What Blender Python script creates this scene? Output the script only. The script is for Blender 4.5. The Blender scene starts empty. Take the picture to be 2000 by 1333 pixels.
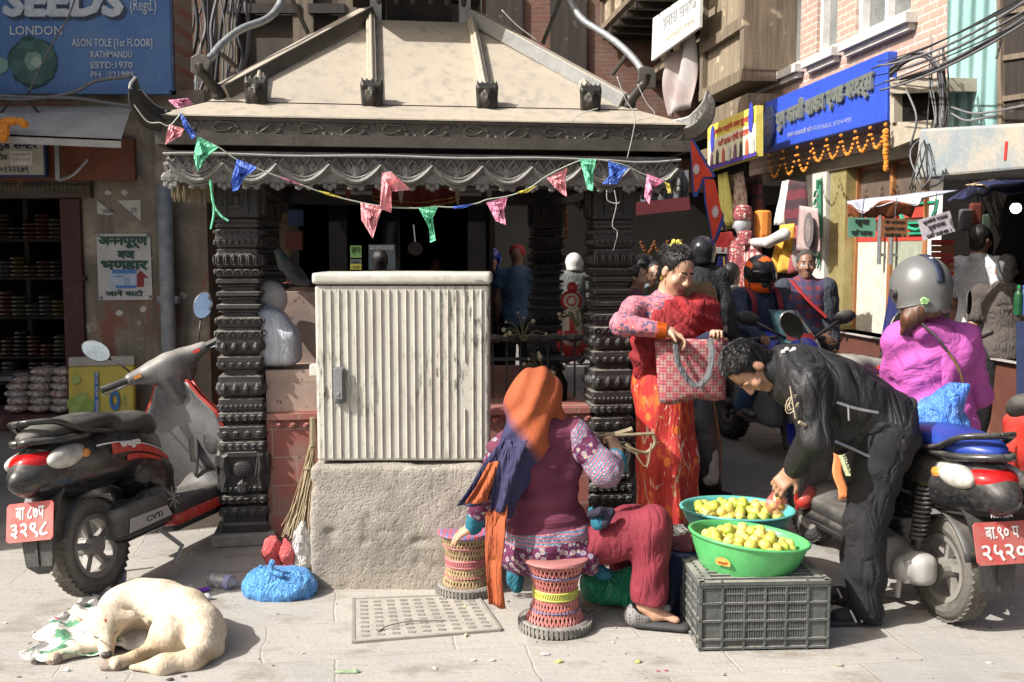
import bpy, bmesh, math, random
import numpy as np
from mathutils import Vector, Matrix
SC = bpy.context.scene
COL = SC.collection
R = math.radians
# ------------------------------------------------------------------ camera, sky, sun, exposure
F, CH, HY = 1960.0, 1.62, 495.0            # focal length in photo pixels, eye height, horizon row
PT = math.atan((666.5 - HY) / F)
cd = bpy.data.cameras.new('camera'); cam = bpy.data.objects.new('camera', cd); COL.objects.link(cam)
cd.sensor_width = 36; cd.lens = 36 * F / 2000; cd.clip_end = 400; cd.clip_start = .05
cam.location = (0, 0, CH); cam.rotation_euler = (math.pi / 2 - PT, 0, 0)
SC.camera = cam
SUN = Vector((1.0, .46, -1.0)).normalized()   # direction the light travels
w = bpy.data.worlds.new('World'); SC.world = w; w.use_nodes = True
wn = w.node_tree; bg = wn.nodes['Background']
sk = wn.nodes.new('ShaderNodeTexSky'); sk.sky_type = 'NISHITA'; sk.sun_disc = False
sk.sun_elevation = math.asin(-SUN.z); sk.sun_rotation = math.atan2(-SUN.x, -SUN.y)
sk.dust_density = 6.0; sk.ozone_density = .6
wn.links.new(sk.outputs[0], bg.inputs[0]); bg.inputs[1].default_value = .11
ld = bpy.data.lights.new('sun', 'SUN'); ld.energy = 5.0; ld.angle = R(.5); ld.color = (1, .975, .94)
lo = bpy.data.objects.new('sun', ld); COL.objects.link(lo); lo.rotation_euler = SUN.to_track_quat('-Z', 'Y').to_euler()
SC.view_settings.view_transform = 'Standard'; SC.view_settings.look = 'None'; SC.view_settings.gamma = 1
SC.view_settings.exposure = .62
SC.cycles.max_bounces = 6; SC.cycles.transparent_max_bounces = 12
# ------------------------------------------------------------------ pixels of the photo -> points of the place
def ray(px, py):
    a, b = (px - 1000) / F, (666.5 - py) / F
    return Vector((a, math.cos(PT) + b * math.sin(PT), -math.sin(PT) + b * math.cos(PT)))
def P(px, py, d):
    r = ray(px, py); return Vector((0, 0, CH)) + r * (d / r.y)
def G(px, py, z=0.0):
    r = ray(px, py); return Vector((0, 0, CH)) + r * ((z - CH) / r.z)
def V(*a): return Vector(a)
def onto(px, py, p0, n):
    r = ray(px, py); o = Vector((0, 0, CH)); return o + r * ((p0 - o).dot(n) / r.dot(n))
# ------------------------------------------------------------------ objects
def tag(o, label=None, cat=None, group=None, kind=None):
    if label: o['label'] = label
    if cat: o['category'] = cat
    if group: o['group'] = group
    if kind: o['kind'] = kind
    return o
def thing(name, label, cat, loc=(0, 0, 0), rz=0.0, group=None, rot=None):
    o = bpy.data.objects.new(name, None); COL.objects.link(o); o.empty_display_size = .1
    o.location = loc; o.rotation_euler = rot if rot else (0, 0, rz)
    return tag(o, label, cat, group)
def adopt(o, parent, local=False):
    if parent is None: return o
    o.parent = parent
    if not local and parent.parent is None:      # the mesh was made in world coordinates
        o.matrix_parent_inverse = Matrix.LocRotScale(parent.location, parent.rotation_euler, parent.scale).inverted()
    return o
def dup(root, loc=None, rz=None, label=None, group=None):
    r = root.copy(); COL.objects.link(r)
    if loc is not None: r.location = loc
    if rz is not None: r.rotation_euler = (0, 0, rz)
    if label: r['label'] = label
    if group: r['group'] = group
    for ch in list(root.children):
        c = ch.copy(); COL.objects.link(c); c.parent = r
        for g in list(ch.children):
            d = g.copy(); COL.objects.link(d); d.parent = c
    return r
def link(name, me, mats, parent=None, local=False, smooth=False, bevel=0, solid=0, sub=0):
    o = bpy.data.objects.new(name, me); COL.objects.link(o)
    for m in (mats if isinstance(mats, (list, tuple)) else [mats]): me.materials.append(m)
    if smooth: me.polygons.foreach_set('use_smooth', [True] * len(me.polygons))
    if sub:
        s = o.modifiers.new('s', 'SUBSURF'); s.levels = s.render_levels = sub
    if solid:
        s = o.modifiers.new('t', 'SOLIDIFY'); s.thickness = solid; s.offset = 0
    if bevel:
        b = o.modifiers.new('b', 'BEVEL'); b.width = bevel; b.segments = 2; b.limit_method = 'ANGLE'; b.angle_limit = R(40)
    return adopt(o, parent, local)
class B:
    """collects plain shapes; build() links them as ONE mesh object"""
    def __init__(s): s.v, s.f, s.m = [], [], []
    def add(s, vs, fs, m=0):
        n = len(s.v); s.v += [tuple(v) for v in vs]; s.f += [tuple(i + n for i in f) for f in fs]; s.m += [m] * len(fs); return s
    def box(s, c, h, M=None, m=0):
        c = Vector(c); vs = []
        for x in (-1, 1):
            for y in (-1, 1):
                for z in (-1, 1):
                    q = Vector((x * h[0], y * h[1], z * h[2])); vs.append(c + (M @ q if M else q))
        return s.add(vs, [(0, 1, 3, 2), (4, 6, 7, 5), (0, 4, 5, 1), (2, 3, 7, 6), (0, 2, 6, 4), (1, 5, 7, 3)], m)
    def quad(s, a, b, c, d, m=0): return s.add([a, b, c, d], [(0, 1, 2, 3)], m)
    def slab(s, pts, off, m=0):
        """polygon pts extruded by the vector off"""
        off = Vector(off); n = len(pts); pts = [Vector(p) for p in pts]
        return s.add(pts + [p + off for p in pts], [tuple(range(n))[::-1], tuple(range(n, 2 * n))] + [(i, (i + 1) % n, n + (i + 1) % n, n + i) for i in range(n)], m)
    def bar(s, a, b, w, h=None, up=(0, 0, 1), m=0):
        a, b = Vector(a), Vector(b); d = b - a; L = d.length; d.normalize(); u = Vector(up)
        x = d.cross(u)
        if x.length < 1e-4: x = d.cross(Vector((1, 0, 0)))
        x.normalize(); z = x.cross(d)
        return s.box((a + b) / 2, (w / 2, L / 2, (h or w) / 2), Matrix((x, d, z)).transposed(), m)
    def loft(s, rings, m=0, caps=True, closed=True):
        n = len(rings[0]); k = len(rings); vs = [p for r in rings for p in r]
        fs = []
        for i in range(k - 1):
            for j in range(n if closed else n - 1):
                a, b = i * n + j, i * n + (j + 1) % n
                fs.append((a, b, b + n, a + n))
        if caps and closed: fs += [tuple(range(n))[::-1], tuple(range((k - 1) * n, k * n))]
        return s.add(vs, fs, m)
    def tube(s, pts, r, n=8, m=0, flat=None):
        pts = [Vector(p) for p in pts]; rings = []; px = None
        for i, p in enumerate(pts):
            d = (pts[min(i + 1, len(pts) - 1)] - pts[max(i - 1, 0)]).normalized()
            if px is None:
                px = d.cross(Vector((0, 0, 1)) if abs(d.z) < .95 else Vector((1, 0, 0)))
            else: px = px - d * px.dot(d)
            px.normalize(); py = d.cross(px)
            rr = r[i] if isinstance(r, (list, tuple)) else r
            rings.append([p + (px * math.cos(t) + py * math.sin(t) * (flat or 1)) * rr for t in [2 * math.pi * j / n for j in range(n)]])
        return s.loft(rings, m)
    def lathe(s, prof, c=(0, 0, 0), n=24, M=None, m=0, sx=1, sy=1, caps=True):
        c = Vector(c); rings = []
        for r, z in prof:
            rings.append([c + (M @ q if M else q) for q in [Vector((r * math.cos(t) * sx, r * math.sin(t) * sy, z)) for t in [2 * math.pi * j / n for j in range(n)]]])
        return s.loft(rings, m, caps)
    def ball(s, c, r, n=10, M=None, m=0):
        r = r if isinstance(r, (tuple, list)) else (r, r, r); c = Vector(c); rings = []
        for i in range(n // 2 + 1):
            t = math.pi * min(max(i / (n // 2), .03), .97)
            rings.append([c + (M @ q if M else q) for q in [Vector((r[0] * math.sin(t) * math.cos(f), r[1] * math.sin(t) * math.sin(f), -r[2] * math.cos(t))) for f in [2 * math.pi * j / n for j in range(n)]]])
        return s.loft(rings, m)
    def grid(s, fn, nu, nv, m=0):
        return s.loft([[fn(i / nu, j / nv) for j in range(nv + 1)] for i in range(nu + 1)], m, False, False)
    def mesh(s, name='mesh'):
        me = bpy.data.meshes.new(name); me.from_pydata(s.v, [], s.f); me.polygons.foreach_set('material_index', s.m); me.update()
        bm = bmesh.new(); bm.from_mesh(me); bmesh.ops.recalc_face_normals(bm, faces=bm.faces); bm.to_mesh(me); bm.free()
        return me
    def build(s, name, mats, parent=None, **k): return link(name, s.mesh(name), mats, parent, **k)
def curve(pts, n=8):
    """Catmull-Rom through the points"""
    p = [Vector(q) for q in pts]; p = [2 * p[0] - p[1]] + p + [2 * p[-1] - p[-2]]; out = []
    for i in range(1, len(p) - 2):
        for j in range(n):
            t = j / n; a, b, c, d = p[i - 1:i + 3]
            out.append(.5 * (2 * b + (c - a) * t + (2 * a - 5 * b + 4 * c - d) * t * t + (3 * b - a - 3 * c + d) * t ** 3))
    return out + [p[-2]]
def sag(a, b, s, n=14):
    a, b = Vector(a), Vector(b); return [a.lerp(b, i / n) - Vector((0, 0, 4 * s * (i / n) * (1 - i / n))) for i in range(n + 1)]
# ------------------------------------------------------------------ implicit bodies: rounded solids blended and meshed
def vnoise(p, f, seed=0):
    q = p * f + seed * 17.3; i = np.floor(q).astype(np.int64); t = q - i; t = t * t * (3 - 2 * t); out = 0
    for dx in (0, 1):
        for dy in (0, 1):
            for dz in (0, 1):
                h = (i[:, 0] + dx) * 374761393 + (i[:, 1] + dy) * 668265263 + (i[:, 2] + dz) * 1274126177
                h = ((h ^ (h >> 13)) * 1103515245) & 0x7fffffff
                out = out + (h / 0x3fffffff - 1) * (t[:, 0] if dx else 1 - t[:, 0]) * (t[:, 1] if dy else 1 - t[:, 1]) * (t[:, 2] if dz else 1 - t[:, 2])
    return out
class S:
    def __init__(s, k=.02): s.p = []; s.k = k; s.w = None
    def _a(s, fn, c, r, m, k, op): s.p.append((fn, np.array(c, float), r, m, s.k if k is None else k, op)); return s
    def cap(s, a, b, r1, r2=None, m=0, k=None, op='u', flat=None):
        r2 = r1 if r2 is None else r2; A, D = np.array(a, float), np.array(b, float) - np.array(a, float); dd = max(D @ D, 1e-9)
        if flat: n, fa = np.array(Vector(flat[0]).normalized()), flat[1]
        def fn(p):
            q = p - A
            if flat: q = q + np.outer(q @ n - 0, n) * (fa - 1)
            t = np.clip(q @ D / dd, 0, 1)
            return (np.sqrt(((q - t[:, None] * D) ** 2).sum(1)) - (r1 + (r2 - r1) * t)) / (fa ** .5 if flat else 1)
        return s._a(fn, A + D / 2, math.sqrt(dd) / 2 + max(r1, r2), m, k, op)
    def chain(s, pts, rs, m=0, k=None, flat=None):
        for i in range(len(pts) - 1):
            r1, r2 = (rs[i], rs[i + 1]) if isinstance(rs, (list, tuple)) else (rs, rs)
            s.cap(pts[i], pts[i + 1], r1, r2, m, k, 'u', flat)
        return s
    def ell(s, c, r, M=None, m=0, k=None, op='u'):
        C = np.array(c, float); rr = np.array(r, float); Q = np.array(M) if M is not None else np.eye(3)
        def fn(p):
            q = (p - C) @ Q; a = np.sqrt(((q / rr) ** 2).sum(1)); b = np.sqrt(((q / rr ** 2) ** 2).sum(1))
            return a * (a - 1) / np.maximum(b, 1e-6)
        return s._a(fn, C, max(r), m, k, op)
    def box(s, c, h, r=.01, M=None, m=0, k=None, op='u'):
        C = np.array(c, float); H = np.array(h, float) - r; Q = np.array(M) if M is not None else np.eye(3)
        def fn(p):
            q = np.abs((p - C) @ Q) - H
            return np.sqrt((np.maximum(q, 0) ** 2).sum(1)) + np.minimum(q.max(1), 0) - r
        return s._a(fn, C, float(np.linalg.norm(h)), m, k, op)
    def plane(s, c, n, m=0, k=None, op='s'):
        """removes everything on the side n points to"""
        C = np.array(c, float); N = np.array(Vector(n).normalized())
        return s._a(lambda p: -((p - C) @ N), C, 1e3, m, k, op)
    def ev(s, p, band, mat=False):
        d = np.full(len(p), 1e3); mi = np.zeros(len(p), np.int32); best = np.full(len(p), 1e3)
        for fn, c, r, m, k, op in s.p:
            near = np.flatnonzero(((p - c) ** 2).sum(1) < (r + band + k) ** 2) if r < 100 else np.arange(len(p))
            if not len(near): continue
            x = fn(p[near]); cur = d[near]
            if op == 'u':
                if mat:
                    b = x < best[near]; best[near[b]] = x[b]; mi[near[b]] = m
                h = np.clip(.5 + .5 * (cur - x) / max(k, 1e-6), 0, 1); nd = cur * (1 - h) + x * h - k * h * (1 - h)
            else:
                x = -x if op == 's' else x
                if mat and m >= 0:
                    b = (x > cur - 1e-3) & (np.abs(x) < .006); mi[near[b]] = m
                h = np.clip(.5 - .5 * (cur - x) / max(k, 1e-6), 0, 1); nd = cur * (1 - h) + x * h + k * h * (1 - h)
            d[near] = nd
        return (d, mi) if mat else d
    def build(s, name, mats, parent=None, h=.008, local=False, warp=None, it=2, **kw):
        U = [q for q in s.p if q[5] == 'u']; pad = 3 * h + .01
        lo = np.min([q[1] - q[2] for q in U], 0) - pad; hi = np.max([q[1] + q[2] for q in U], 0) + pad
        nb = np.ceil((hi - lo) / (4 * h)).astype(int) + 1
        ci = np.stack(np.meshgrid(*[np.arange(n) for n in nb], indexing='ij'), -1).reshape(-1, 3)
        cc = lo + (ci * 4 + 1.5) * h
        cd_ = s.ev(cc, 9 * h)
        act = np.abs(cd_) < 4.6 * h * 1.25
        nx = nb * 4; Fd = np.repeat(np.repeat(np.repeat(np.where(cd_ < 0, -9., 9.).astype(np.float32).reshape(nb), 4, 0), 4, 1), 4, 2)
        loc = np.stack(np.meshgrid(*[np.arange(4)] * 3, indexing='ij'), -1).reshape(-1, 3)
        fi = (ci[act][:, None, :] * 4 + loc[None]).reshape(-1, 3); fp = lo + fi * h
        val = np.empty(len(fp))
        for a in range(0, len(fp), 400000):
            q = fp[a:a + 400000]; x = s.ev(q, 4 * h); val[a:a + 400000] = x + (warp(q) if warp else 0)
        Fd[fi[:, 0], fi[:, 1], fi[:, 2]] = val
        ins = Fd < 0; cnt = np.zeros(np.array(Fd.shape) - 1, np.int8)
        sl = lambda a, o: a[o[0]:a.shape[0] - 1 + o[0], o[1]:a.shape[1] - 1 + o[1], o[2]:a.shape[2] - 1 + o[2]]
        offs = [(x, y, z) for x in (0, 1) for y in (0, 1) for z in (0, 1)]
        for o in offs: cnt += sl(ins, o)
        cells = np.argwhere((cnt > 0) & (cnt < 8)); N = len(cells)
        pos = np.zeros((N, 3)); num = np.zeros(N)
        for ax in range(3):
            e = np.eye(3, dtype=int)[ax]
            for o in offs:
                if o[ax]: continue
                a = cells + o; b = a + e
                fa = Fd[a[:, 0], a[:, 1], a[:, 2]]; fb = Fd[b[:, 0], b[:, 1], b[:, 2]]
                cr = (fa < 0) != (fb < 0); t = np.where(cr, fa / np.where(cr, fa - fb, 1), 0)
                pos += np.where(cr[:, None], np.array(o) + t[:, None] * e, 0); num += cr
        vt = lo + (cells + pos / num[:, None]) * h
        vid = np.full(cnt.shape, -1, np.int32); vid[cells[:, 0], cells[:, 1], cells[:, 2]] = np.arange(N)
        quads = []
        for ax in range(3):
            e = np.eye(3, dtype=int)[ax]; u, v_ = np.eye(3, dtype=int)[(ax + 1) % 3], np.eye(3, dtype=int)[(ax + 2) % 3]
            for sgn in (0, 1):
                nd = cells[(cells[:, (ax + 1) % 3] > 0) & (cells[:, (ax + 2) % 3] > 0)]
                a = ins[nd[:, 0], nd[:, 1], nd[:, 2]]; nb_ = nd + e; b = ins[nb_[:, 0], nb_[:, 1], nb_[:, 2]]
                nd = nd[(a & ~b) if sgn else (~a & b)]
                c4 = [nd, nd - u, nd - u - v_, nd - v_]
                qd = np.stack([vid[c[:, 0], c[:, 1], c[:, 2]] for c in c4], 1)
                quads.append(qd if sgn else qd[:, ::-1])
        quads = np.concatenate(quads); quads = quads[(quads >= 0).all(1)]
        if it:      # light smoothing
            ed = np.concatenate([quads[:, [0, 1]], quads[:, [1, 2]], quads[:, [2, 3]], quads[:, [3, 0]]])
            for _ in range(it):
                deg = np.bincount(ed[:, 0], minlength=N) + np.bincount(ed[:, 1], minlength=N)
                av = np.stack([np.bincount(ed[:, 0], vt[ed[:, 1], x], N) + np.bincount(ed[:, 1], vt[ed[:, 0], x], N) for x in range(3)], 1) / np.maximum(deg, 1)[:, None]
                vt = vt * .5 + av * .5
        me = bpy.data.meshes.new(name); me.vertices.add(N); me.vertices.foreach_set('co', vt.astype(np.float32).ravel())
        nq = len(quads); me.loops.add(nq * 4); me.loops.foreach_set('vertex_index', quads.astype(np.int32).ravel())
        me.polygons.add(nq); me.polygons.foreach_set('loop_start', np.arange(0, nq * 4, 4, dtype=np.int32)); me.polygons.foreach_set('loop_total', np.full(nq, 4, np.int32))
        if isinstance(mats, (list, tuple)) and len(mats) > 1:
            fc = vt[quads].mean(1); me.polygons.foreach_set('material_index', s.ev(fc, 3 * h + .02, True)[1])
        me.polygons.foreach_set('use_smooth', np.ones(nq, bool)); me.update(calc_edges=True); me.validate()
        return link(name, me, mats, parent, local, **kw)
def fuzz(o, name, m, n, L, wd, comb, lift=.35, seed=1, keep=None):
    """loose hairs standing off the surface of o: thin tapering blades laid along comb"""
    me = o.data; N = len(me.vertices); co = np.empty(N * 3, np.float32); no = np.empty(N * 3, np.float32)
    me.vertices.foreach_get('co', co); me.vertices.foreach_get('normal', no); co, no = co.reshape(-1, 3), no.reshape(-1, 3)
    rg = np.random.default_rng(seed); ok = np.arange(N) if keep is None else np.flatnonzero(keep(co)); ix = rg.choice(ok, min(n, len(ok)), replace=False)
    p, q = co[ix], no[ix]; d = np.array(comb(p) if callable(comb) else np.tile(np.array(comb, float), (len(p), 1))) + rg.normal(0, .35, p.shape); d = d - q * (d * q).sum(1)[:, None]
    d = d / np.maximum(np.linalg.norm(d, axis=1), 1e-6)[:, None] + q * lift * rg.uniform(.3, 1.3, (len(p), 1)); s = np.cross(d, q); s = s / np.maximum(np.linalg.norm(s, axis=1), 1e-6)[:, None] * wd
    ln = L * rg.uniform(.5, 1.2, (len(p), 1)); vs = np.stack([p - s - q * .001, p + s - q * .001, p + d * ln * .6 + s * .5, p + d * ln - q * ln * .15], 1).reshape(-1, 3)
    f = bpy.data.meshes.new(name); f.from_pydata(vs.tolist(), [], [(i, i + 1, i + 2, i + 3) for i in range(0, len(vs), 4)]); f.update(); return link(name, f, m, o, True)
# ------------------------------------------------------------------ materials
class NT:
    def __init__(s, name):
        s.m = bpy.data.materials.new(name); s.m.use_nodes = True; s.t = s.m.node_tree; s.b = s.t.nodes['Principled BSDF']
        s.co = s.n('TexCoord').outputs['Object']
    def n(s, ty, ins=None, **at):
        o = s.t.nodes.new('ShaderNode' + ty)
        for k, v in at.items(): setattr(o, k, v)
        for k, v in (ins or {}).items(): s.set(o, k, v)
        return o
    def set(s, o, k, v):
        i = o.inputs[k]
        if isinstance(v, bpy.types.NodeSocket): s.t.links.new(v, i)
        else:
            if isinstance(v, (tuple, list)) and len(v) == 3 and i.type == 'RGBA': v = (*v, 1)
            i.default_value = v
    def mapped(s, sc=(1, 1, 1), rot=(0, 0, 0), loc=(0, 0, 0), co=None):
        return s.n('Mapping', {'Vector': co or s.co, 'Scale': sc, 'Rotation': rot, 'Location': loc}).outputs[0]
    def noise(s, sc, det=4, co=None, rough=.55, dist=0): return s.n('TexNoise', {'Vector': co or s.co, 'Scale': sc, 'Detail': det, 'Roughness': rough, 'Distortion': dist}).outputs[0]
    def voro(s, sc, co=None, out='Distance', feat='F1', rnd=1): return s.n('TexVoronoi', {'Vector': co or s.co, 'Scale': sc, 'Randomness': rnd}, feature=feat).outputs[out]
    def ramp(s, f, a, b): return s.n('MapRange', {'Value': f, 'From Min': a, 'From Max': b}).outputs[0]
    def mix(s, f, a, b, mode='MIX'):
        o = s.n('Mix', data_type='RGBA', blend_type=mode); s.set(o, 0, f); s.set(o, 6, a); s.set(o, 7, b); return o.outputs[2]
    def math(s, op, a, b=0): return s.n('Math', {0: a, 1: b}, operation=op).outputs[0]
    def xyz(s, co=None):
        o = s.n('SeparateXYZ', {0: co or s.co}); return o.outputs
    def bump(s, h, d=.01, st=.6, nrm=None):
        o = s.n('Bump', {'Height': h, 'Distance': d, 'Strength': st})
        if nrm is not None: s.set(o, 'Normal', nrm)
        s.set(s.b, 'Normal', o.outputs[0]); return o.outputs[0]
    def done(s, col, r=.6, m=0, **k):
        s.set(s.b, 'Base Color', col); s.set(s.b, 'Roughness', r); s.set(s.b, 'Metallic', m)
        for q, v in k.items(): s.set(s.b, q.replace('_', ' '), v)
        return s.m
def hexc(h):
    c = [int(h[i:i + 2], 16) / 255 for i in (0, 2, 4)]; return tuple(x / 12.92 if x < .04045 else ((x + .055) / 1.055) ** 2.4 for x in c)
_mc = {}
def mat(name, c, r=.6, m=0, c2=None, ns=9, a=.38, b=.66, bump=0, bs=60, bd=.006, sc=(1, 1, 1), **k):
    """plain surface: two tones mottled by noise, fine relief, slight gloss variation"""
    if name in _mc: return _mc[name]
    c = hexc(c) if isinstance(c, str) else c; c2 = hexc(c2) if isinstance(c2, str) else c2
    t = NT(name); co = t.mapped(sc) if sc != (1, 1, 1) else t.co
    if c2 is None: c2 = tuple(x * .78 for x in c)
    nz = t.noise(ns, 5, co); col = t.mix(t.ramp(nz, a, b), c, c2)
    fine = t.noise(ns * 7.3, 3, co); col = t.mix(t.ramp(fine, .5, .8), col, tuple(x * .85 for x in c2))
    if bump: t.bump(t.noise(bs, 4, co), bd, bump)
    _mc[name] = t.done(col, r, m, **k); return _mc[name]
# ------------------------------------------------------------------ writing
def glyphs(s, bold=0):
    """letters as a flat mesh; '~' before a letter draws its half form"""
    vs, fs, x = [], [], 0.0
    parts = s.replace('~', '\n~').split('\n'); toks = []
    for p in parts:
        if p.startswith('~'): toks += [(p[1], True)] + ([(p[2:], False)] if len(p) > 2 else [])
        elif p: toks.append((p, False))
    for body, half in toks:
        c = bpy.data.curves.new('t', 'FONT'); c.body = body; c.resolution_u = 2; c.offset = bold
        def get(bd):
            c.body = bd; o = bpy.data.objects.new('t', c); m = bpy.data.meshes.new_from_object(o); q = [v.co.copy() for v in m.vertices]; g = [tuple(p.vertices) for p in m.polygons]
            bpy.data.objects.remove(o); bpy.data.meshes.remove(m); return q, g
        q0, g0 = get(body); adv = max(v.x for v in get(body + 'l')[0]) - max(v.x for v in get('l')[0])
        if half:
            cut = max(v.x for v in q0) - .14 ; bm = bmesh.new(); bv = [bm.verts.new(v) for v in q0]
            for f in g0:
                try: bm.faces.new([bv[i] for i in f])
                except ValueError: pass
            bmesh.ops.bisect_plane(bm, geom=bm.verts[:] + bm.edges[:] + bm.faces[:], plane_co=(cut, 0, 0), plane_no=(1, 0, 0), clear_outer=True)
            bm.verts.index_update(); q0 = [v.co.copy() for v in bm.verts]; g0 = [tuple(v.index for v in f.verts) for f in bm.faces]; bm.free(); adv = cut
        n = len(vs); vs += [v + Vector((x, 0, 0)) for v in q0]; fs += [tuple(i + n for i in f) for f in g0]; x += adv
        bpy.data.curves.remove(c)
    return vs, fs
def write(s, name, m, parent, o, x, y, ext=0.0, bold=0, local=False, shear=0, nudge=.003):
    """text s fitted to the box with corner o and edge vectors x, y; standing nudge proud of it"""
    vs, fs = glyphs(s, min(bold, .016))
    if bold > .02:          # heavier strokes: copies set slightly aside and behind
        e = bold - .012; nv = len(vs); fs = [tuple(i + nv * k for i in f) for k in range(5) for f in fs]
        vs = [v + Vector((dx * e, dy * e, dz)) for dx, dy, dz in ((0, 0, 0), (1, .3, -1), (-1, -.3, -2), (.3, -1, -3), (-.3, 1, -4)) for v in vs]
    x, y, o = Vector(x), Vector(y), Vector(o); n = x.cross(y).normalized()
    x0, x1 = min(v.x for v in vs), max(v.x for v in vs); y0, y1 = min(v.y for v in vs), max(v.y for v in vs)
    pos = [o + x * ((v.x - x0) / (x1 - x0) + shear * (v.y - y0) / (y1 - y0)) + y * ((v.y - y0) / (y1 - y0)) + n * (nudge + v.z * .0003) for v in vs]
    me = bpy.data.meshes.new(name); me.from_pydata(pos, [], fs); me.update()
    if ext:
        bm = bmesh.new(); bm.from_mesh(me); r = bmesh.ops.extrude_face_region(bm, geom=bm.faces[:]); bmesh.ops.translate(bm, verts=[g for g in r['geom'] if isinstance(g, bmesh.types.BMVert)], vec=n * ext)
        bmesh.ops.recalc_face_normals(bm, faces=bm.faces); bm.to_mesh(me); bm.free()
    return link(name, me, m, parent, local)
# ------------------------------------------------------------------ ground and street
def rect(px0, py0, px1, py1, d):
    """box edges of a photo rectangle lying in the plane Y = d"""
    m = (py0 + py1) / 2; c = (px0 + px1) / 2
    return P(px0, m, d).x, P(px1, m, d).x, P(c, py1, d).z, P(c, py0, d).z
def fbox(b, px0, py0, px1, py1, d, th, m=0):
    x0, x1, z0, z1 = rect(px0, py0, px1, py1, d)
    return b.box(((x0 + x1) / 2, d + th / 2, (z0 + z1) / 2), ((x1 - x0) / 2, th / 2, (z1 - z0) / 2), m=m)
YAW = math.atan(.1224)                      # the street grid is turned this much against the view
def ground_mat():
    t = NT('stone_paving'); co = t.mapped(rot=(0, 0, -YAW - .05)); wob = t.noise(1.7, 3, co)
    wp = t.n('VectorMath', {0: co, 1: t.n('VectorMath', {0: t.n('TexNoise', {'Vector': co, 'Scale': 3.0, 'Detail': 4}).outputs['Color'], 'Scale': .07}, operation='SCALE').outputs[0]}, operation='ADD').outputs[0]
    br = t.n('TexBrick', {'Vector': wp, 'Scale': 1, 'Mortar Size': .007, 'Mortar Smooth': .9, 'Bias': 0, 'Brick Width': .78, 'Row Height': .4, 'Color1': (.355, .33, .29), 'Color2': (.235, .235, .228), 'Mortar': (.25, .22, .175)}, offset=.37)
    streak = t.noise(2.2, 6, t.mapped((1.2, 9, 1), (0, 0, -YAW + .5)), .65)
    col = t.mix(t.ramp(streak, .52, .72), br.outputs[0], (.25, .25, .245))
    col = t.mix(t.math('MULTIPLY', t.ramp(t.noise(1.1, 6, co, .62), .33, .50), .74), col, (.355, .332, .295)); col = t.mix(t.ramp(t.noise(2.6, 6, t.mapped((1, 1.5, 1), loc=(8, 3, 0)), .68), .52, .66), col, (.215, .19, .157)); col = t.mix(t.ramp(t.noise(.7, 4, t.mapped(loc=(2, 9, 0)), .6), .55, .75), col, (.32, .30, .265))          # trodden dust
    col = t.mix(t.ramp(t.noise(30, 3, co), .56, .76), col, (.29, .26, .215))
    speck = t.voro(55, co, rnd=1); col = t.mix(t.ramp(speck, .12, .06), col, (.2, .17, .13))
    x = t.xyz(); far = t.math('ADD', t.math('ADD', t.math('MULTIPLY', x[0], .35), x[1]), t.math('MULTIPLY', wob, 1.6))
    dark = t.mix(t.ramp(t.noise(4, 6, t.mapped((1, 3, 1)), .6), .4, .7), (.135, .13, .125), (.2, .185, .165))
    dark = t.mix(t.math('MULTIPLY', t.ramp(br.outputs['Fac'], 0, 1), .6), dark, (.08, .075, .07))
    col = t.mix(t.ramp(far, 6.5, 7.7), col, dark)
    hgt = t.math('ADD', t.math('MULTIPLY', br.outputs['Fac'], -.16), t.math('ADD', t.math('MULTIPLY', streak, .55), t.math('MULTIPLY', t.noise(48, 5, co), .28)))
    t.bump(hgt, .016, .75); return t.done(col, .88)
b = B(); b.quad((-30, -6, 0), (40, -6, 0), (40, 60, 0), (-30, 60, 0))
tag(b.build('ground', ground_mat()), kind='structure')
# ------------------------------------------------------------------ surface kinds used by the houses
def brick_mat(name, c1, c2, mo, w=.23, h=.068, wall='x', dirt=(.2, .17, .14), amt=.62, ms=.009):
    t = NT(name); x = t.xyz()
    u = x[0] if wall == 'x' else x[1]
    co = t.n('CombineXYZ', {0: u, 1: x[2], 2: 0}).outputs[0]
    br = t.n('TexBrick', {'Vector': co, 'Scale': 1, 'Mortar Size': ms, 'Mortar Smooth': .2, 'Bias': 0, 'Brick Width': w, 'Row Height': h, 'Color1': c1, 'Color2': c2, 'Mortar': mo})
    col = t.mix(t.math('MULTIPLY', t.ramp(t.noise(2.5, 6, None, .6), .45, .7), amt), br.outputs[0], dirt)
    col = t.mix(t.ramp(t.noise(14, 4), .45, .8), col, tuple(q * .8 for q in c1))
    t.bump(t.math('ADD', t.math('MULTIPLY', br.outputs['Fac'], -1), t.math('MULTIPLY', t.noise(60, 3), .4)), .008, .8); return t.done(col, .9)
def plaster_mat():
    t = NT('aged_plaster'); big = t.noise(1.6, 6, None, .62); col = t.mix(t.ramp(big, .38, .6), (.25, .215, .165), (.14, .12, .093)); col = t.mix(t.ramp(t.noise(2.3, 6, t.mapped(loc=(1, 5, 8)), .65), .52, .66), col, (.34, .30, .23))
    col = t.mix(t.ramp(t.noise(3.1, 5, t.mapped((1, 1, .55), loc=(3, 1, 4)), .6), .56, .62), col, (.22, .095, .07))     # bare brick red shows through
    col = t.mix(t.ramp(t.noise(5.5, 5, t.mapped(loc=(7, 2, 1)), .65), .66, .69), col, (.5, .48, .43))                  # chips and scraps of paper
    col = t.mix(t.ramp(t.noise(4, 6, t.mapped((3, 3, .35))), .5, .75), col, (.11, .095, .075))
    t.bump(t.math('ADD', big, t.math('MULTIPLY', t.noise(35, 5), .5)), .02, .6); return t.done(col, .92)
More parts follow.
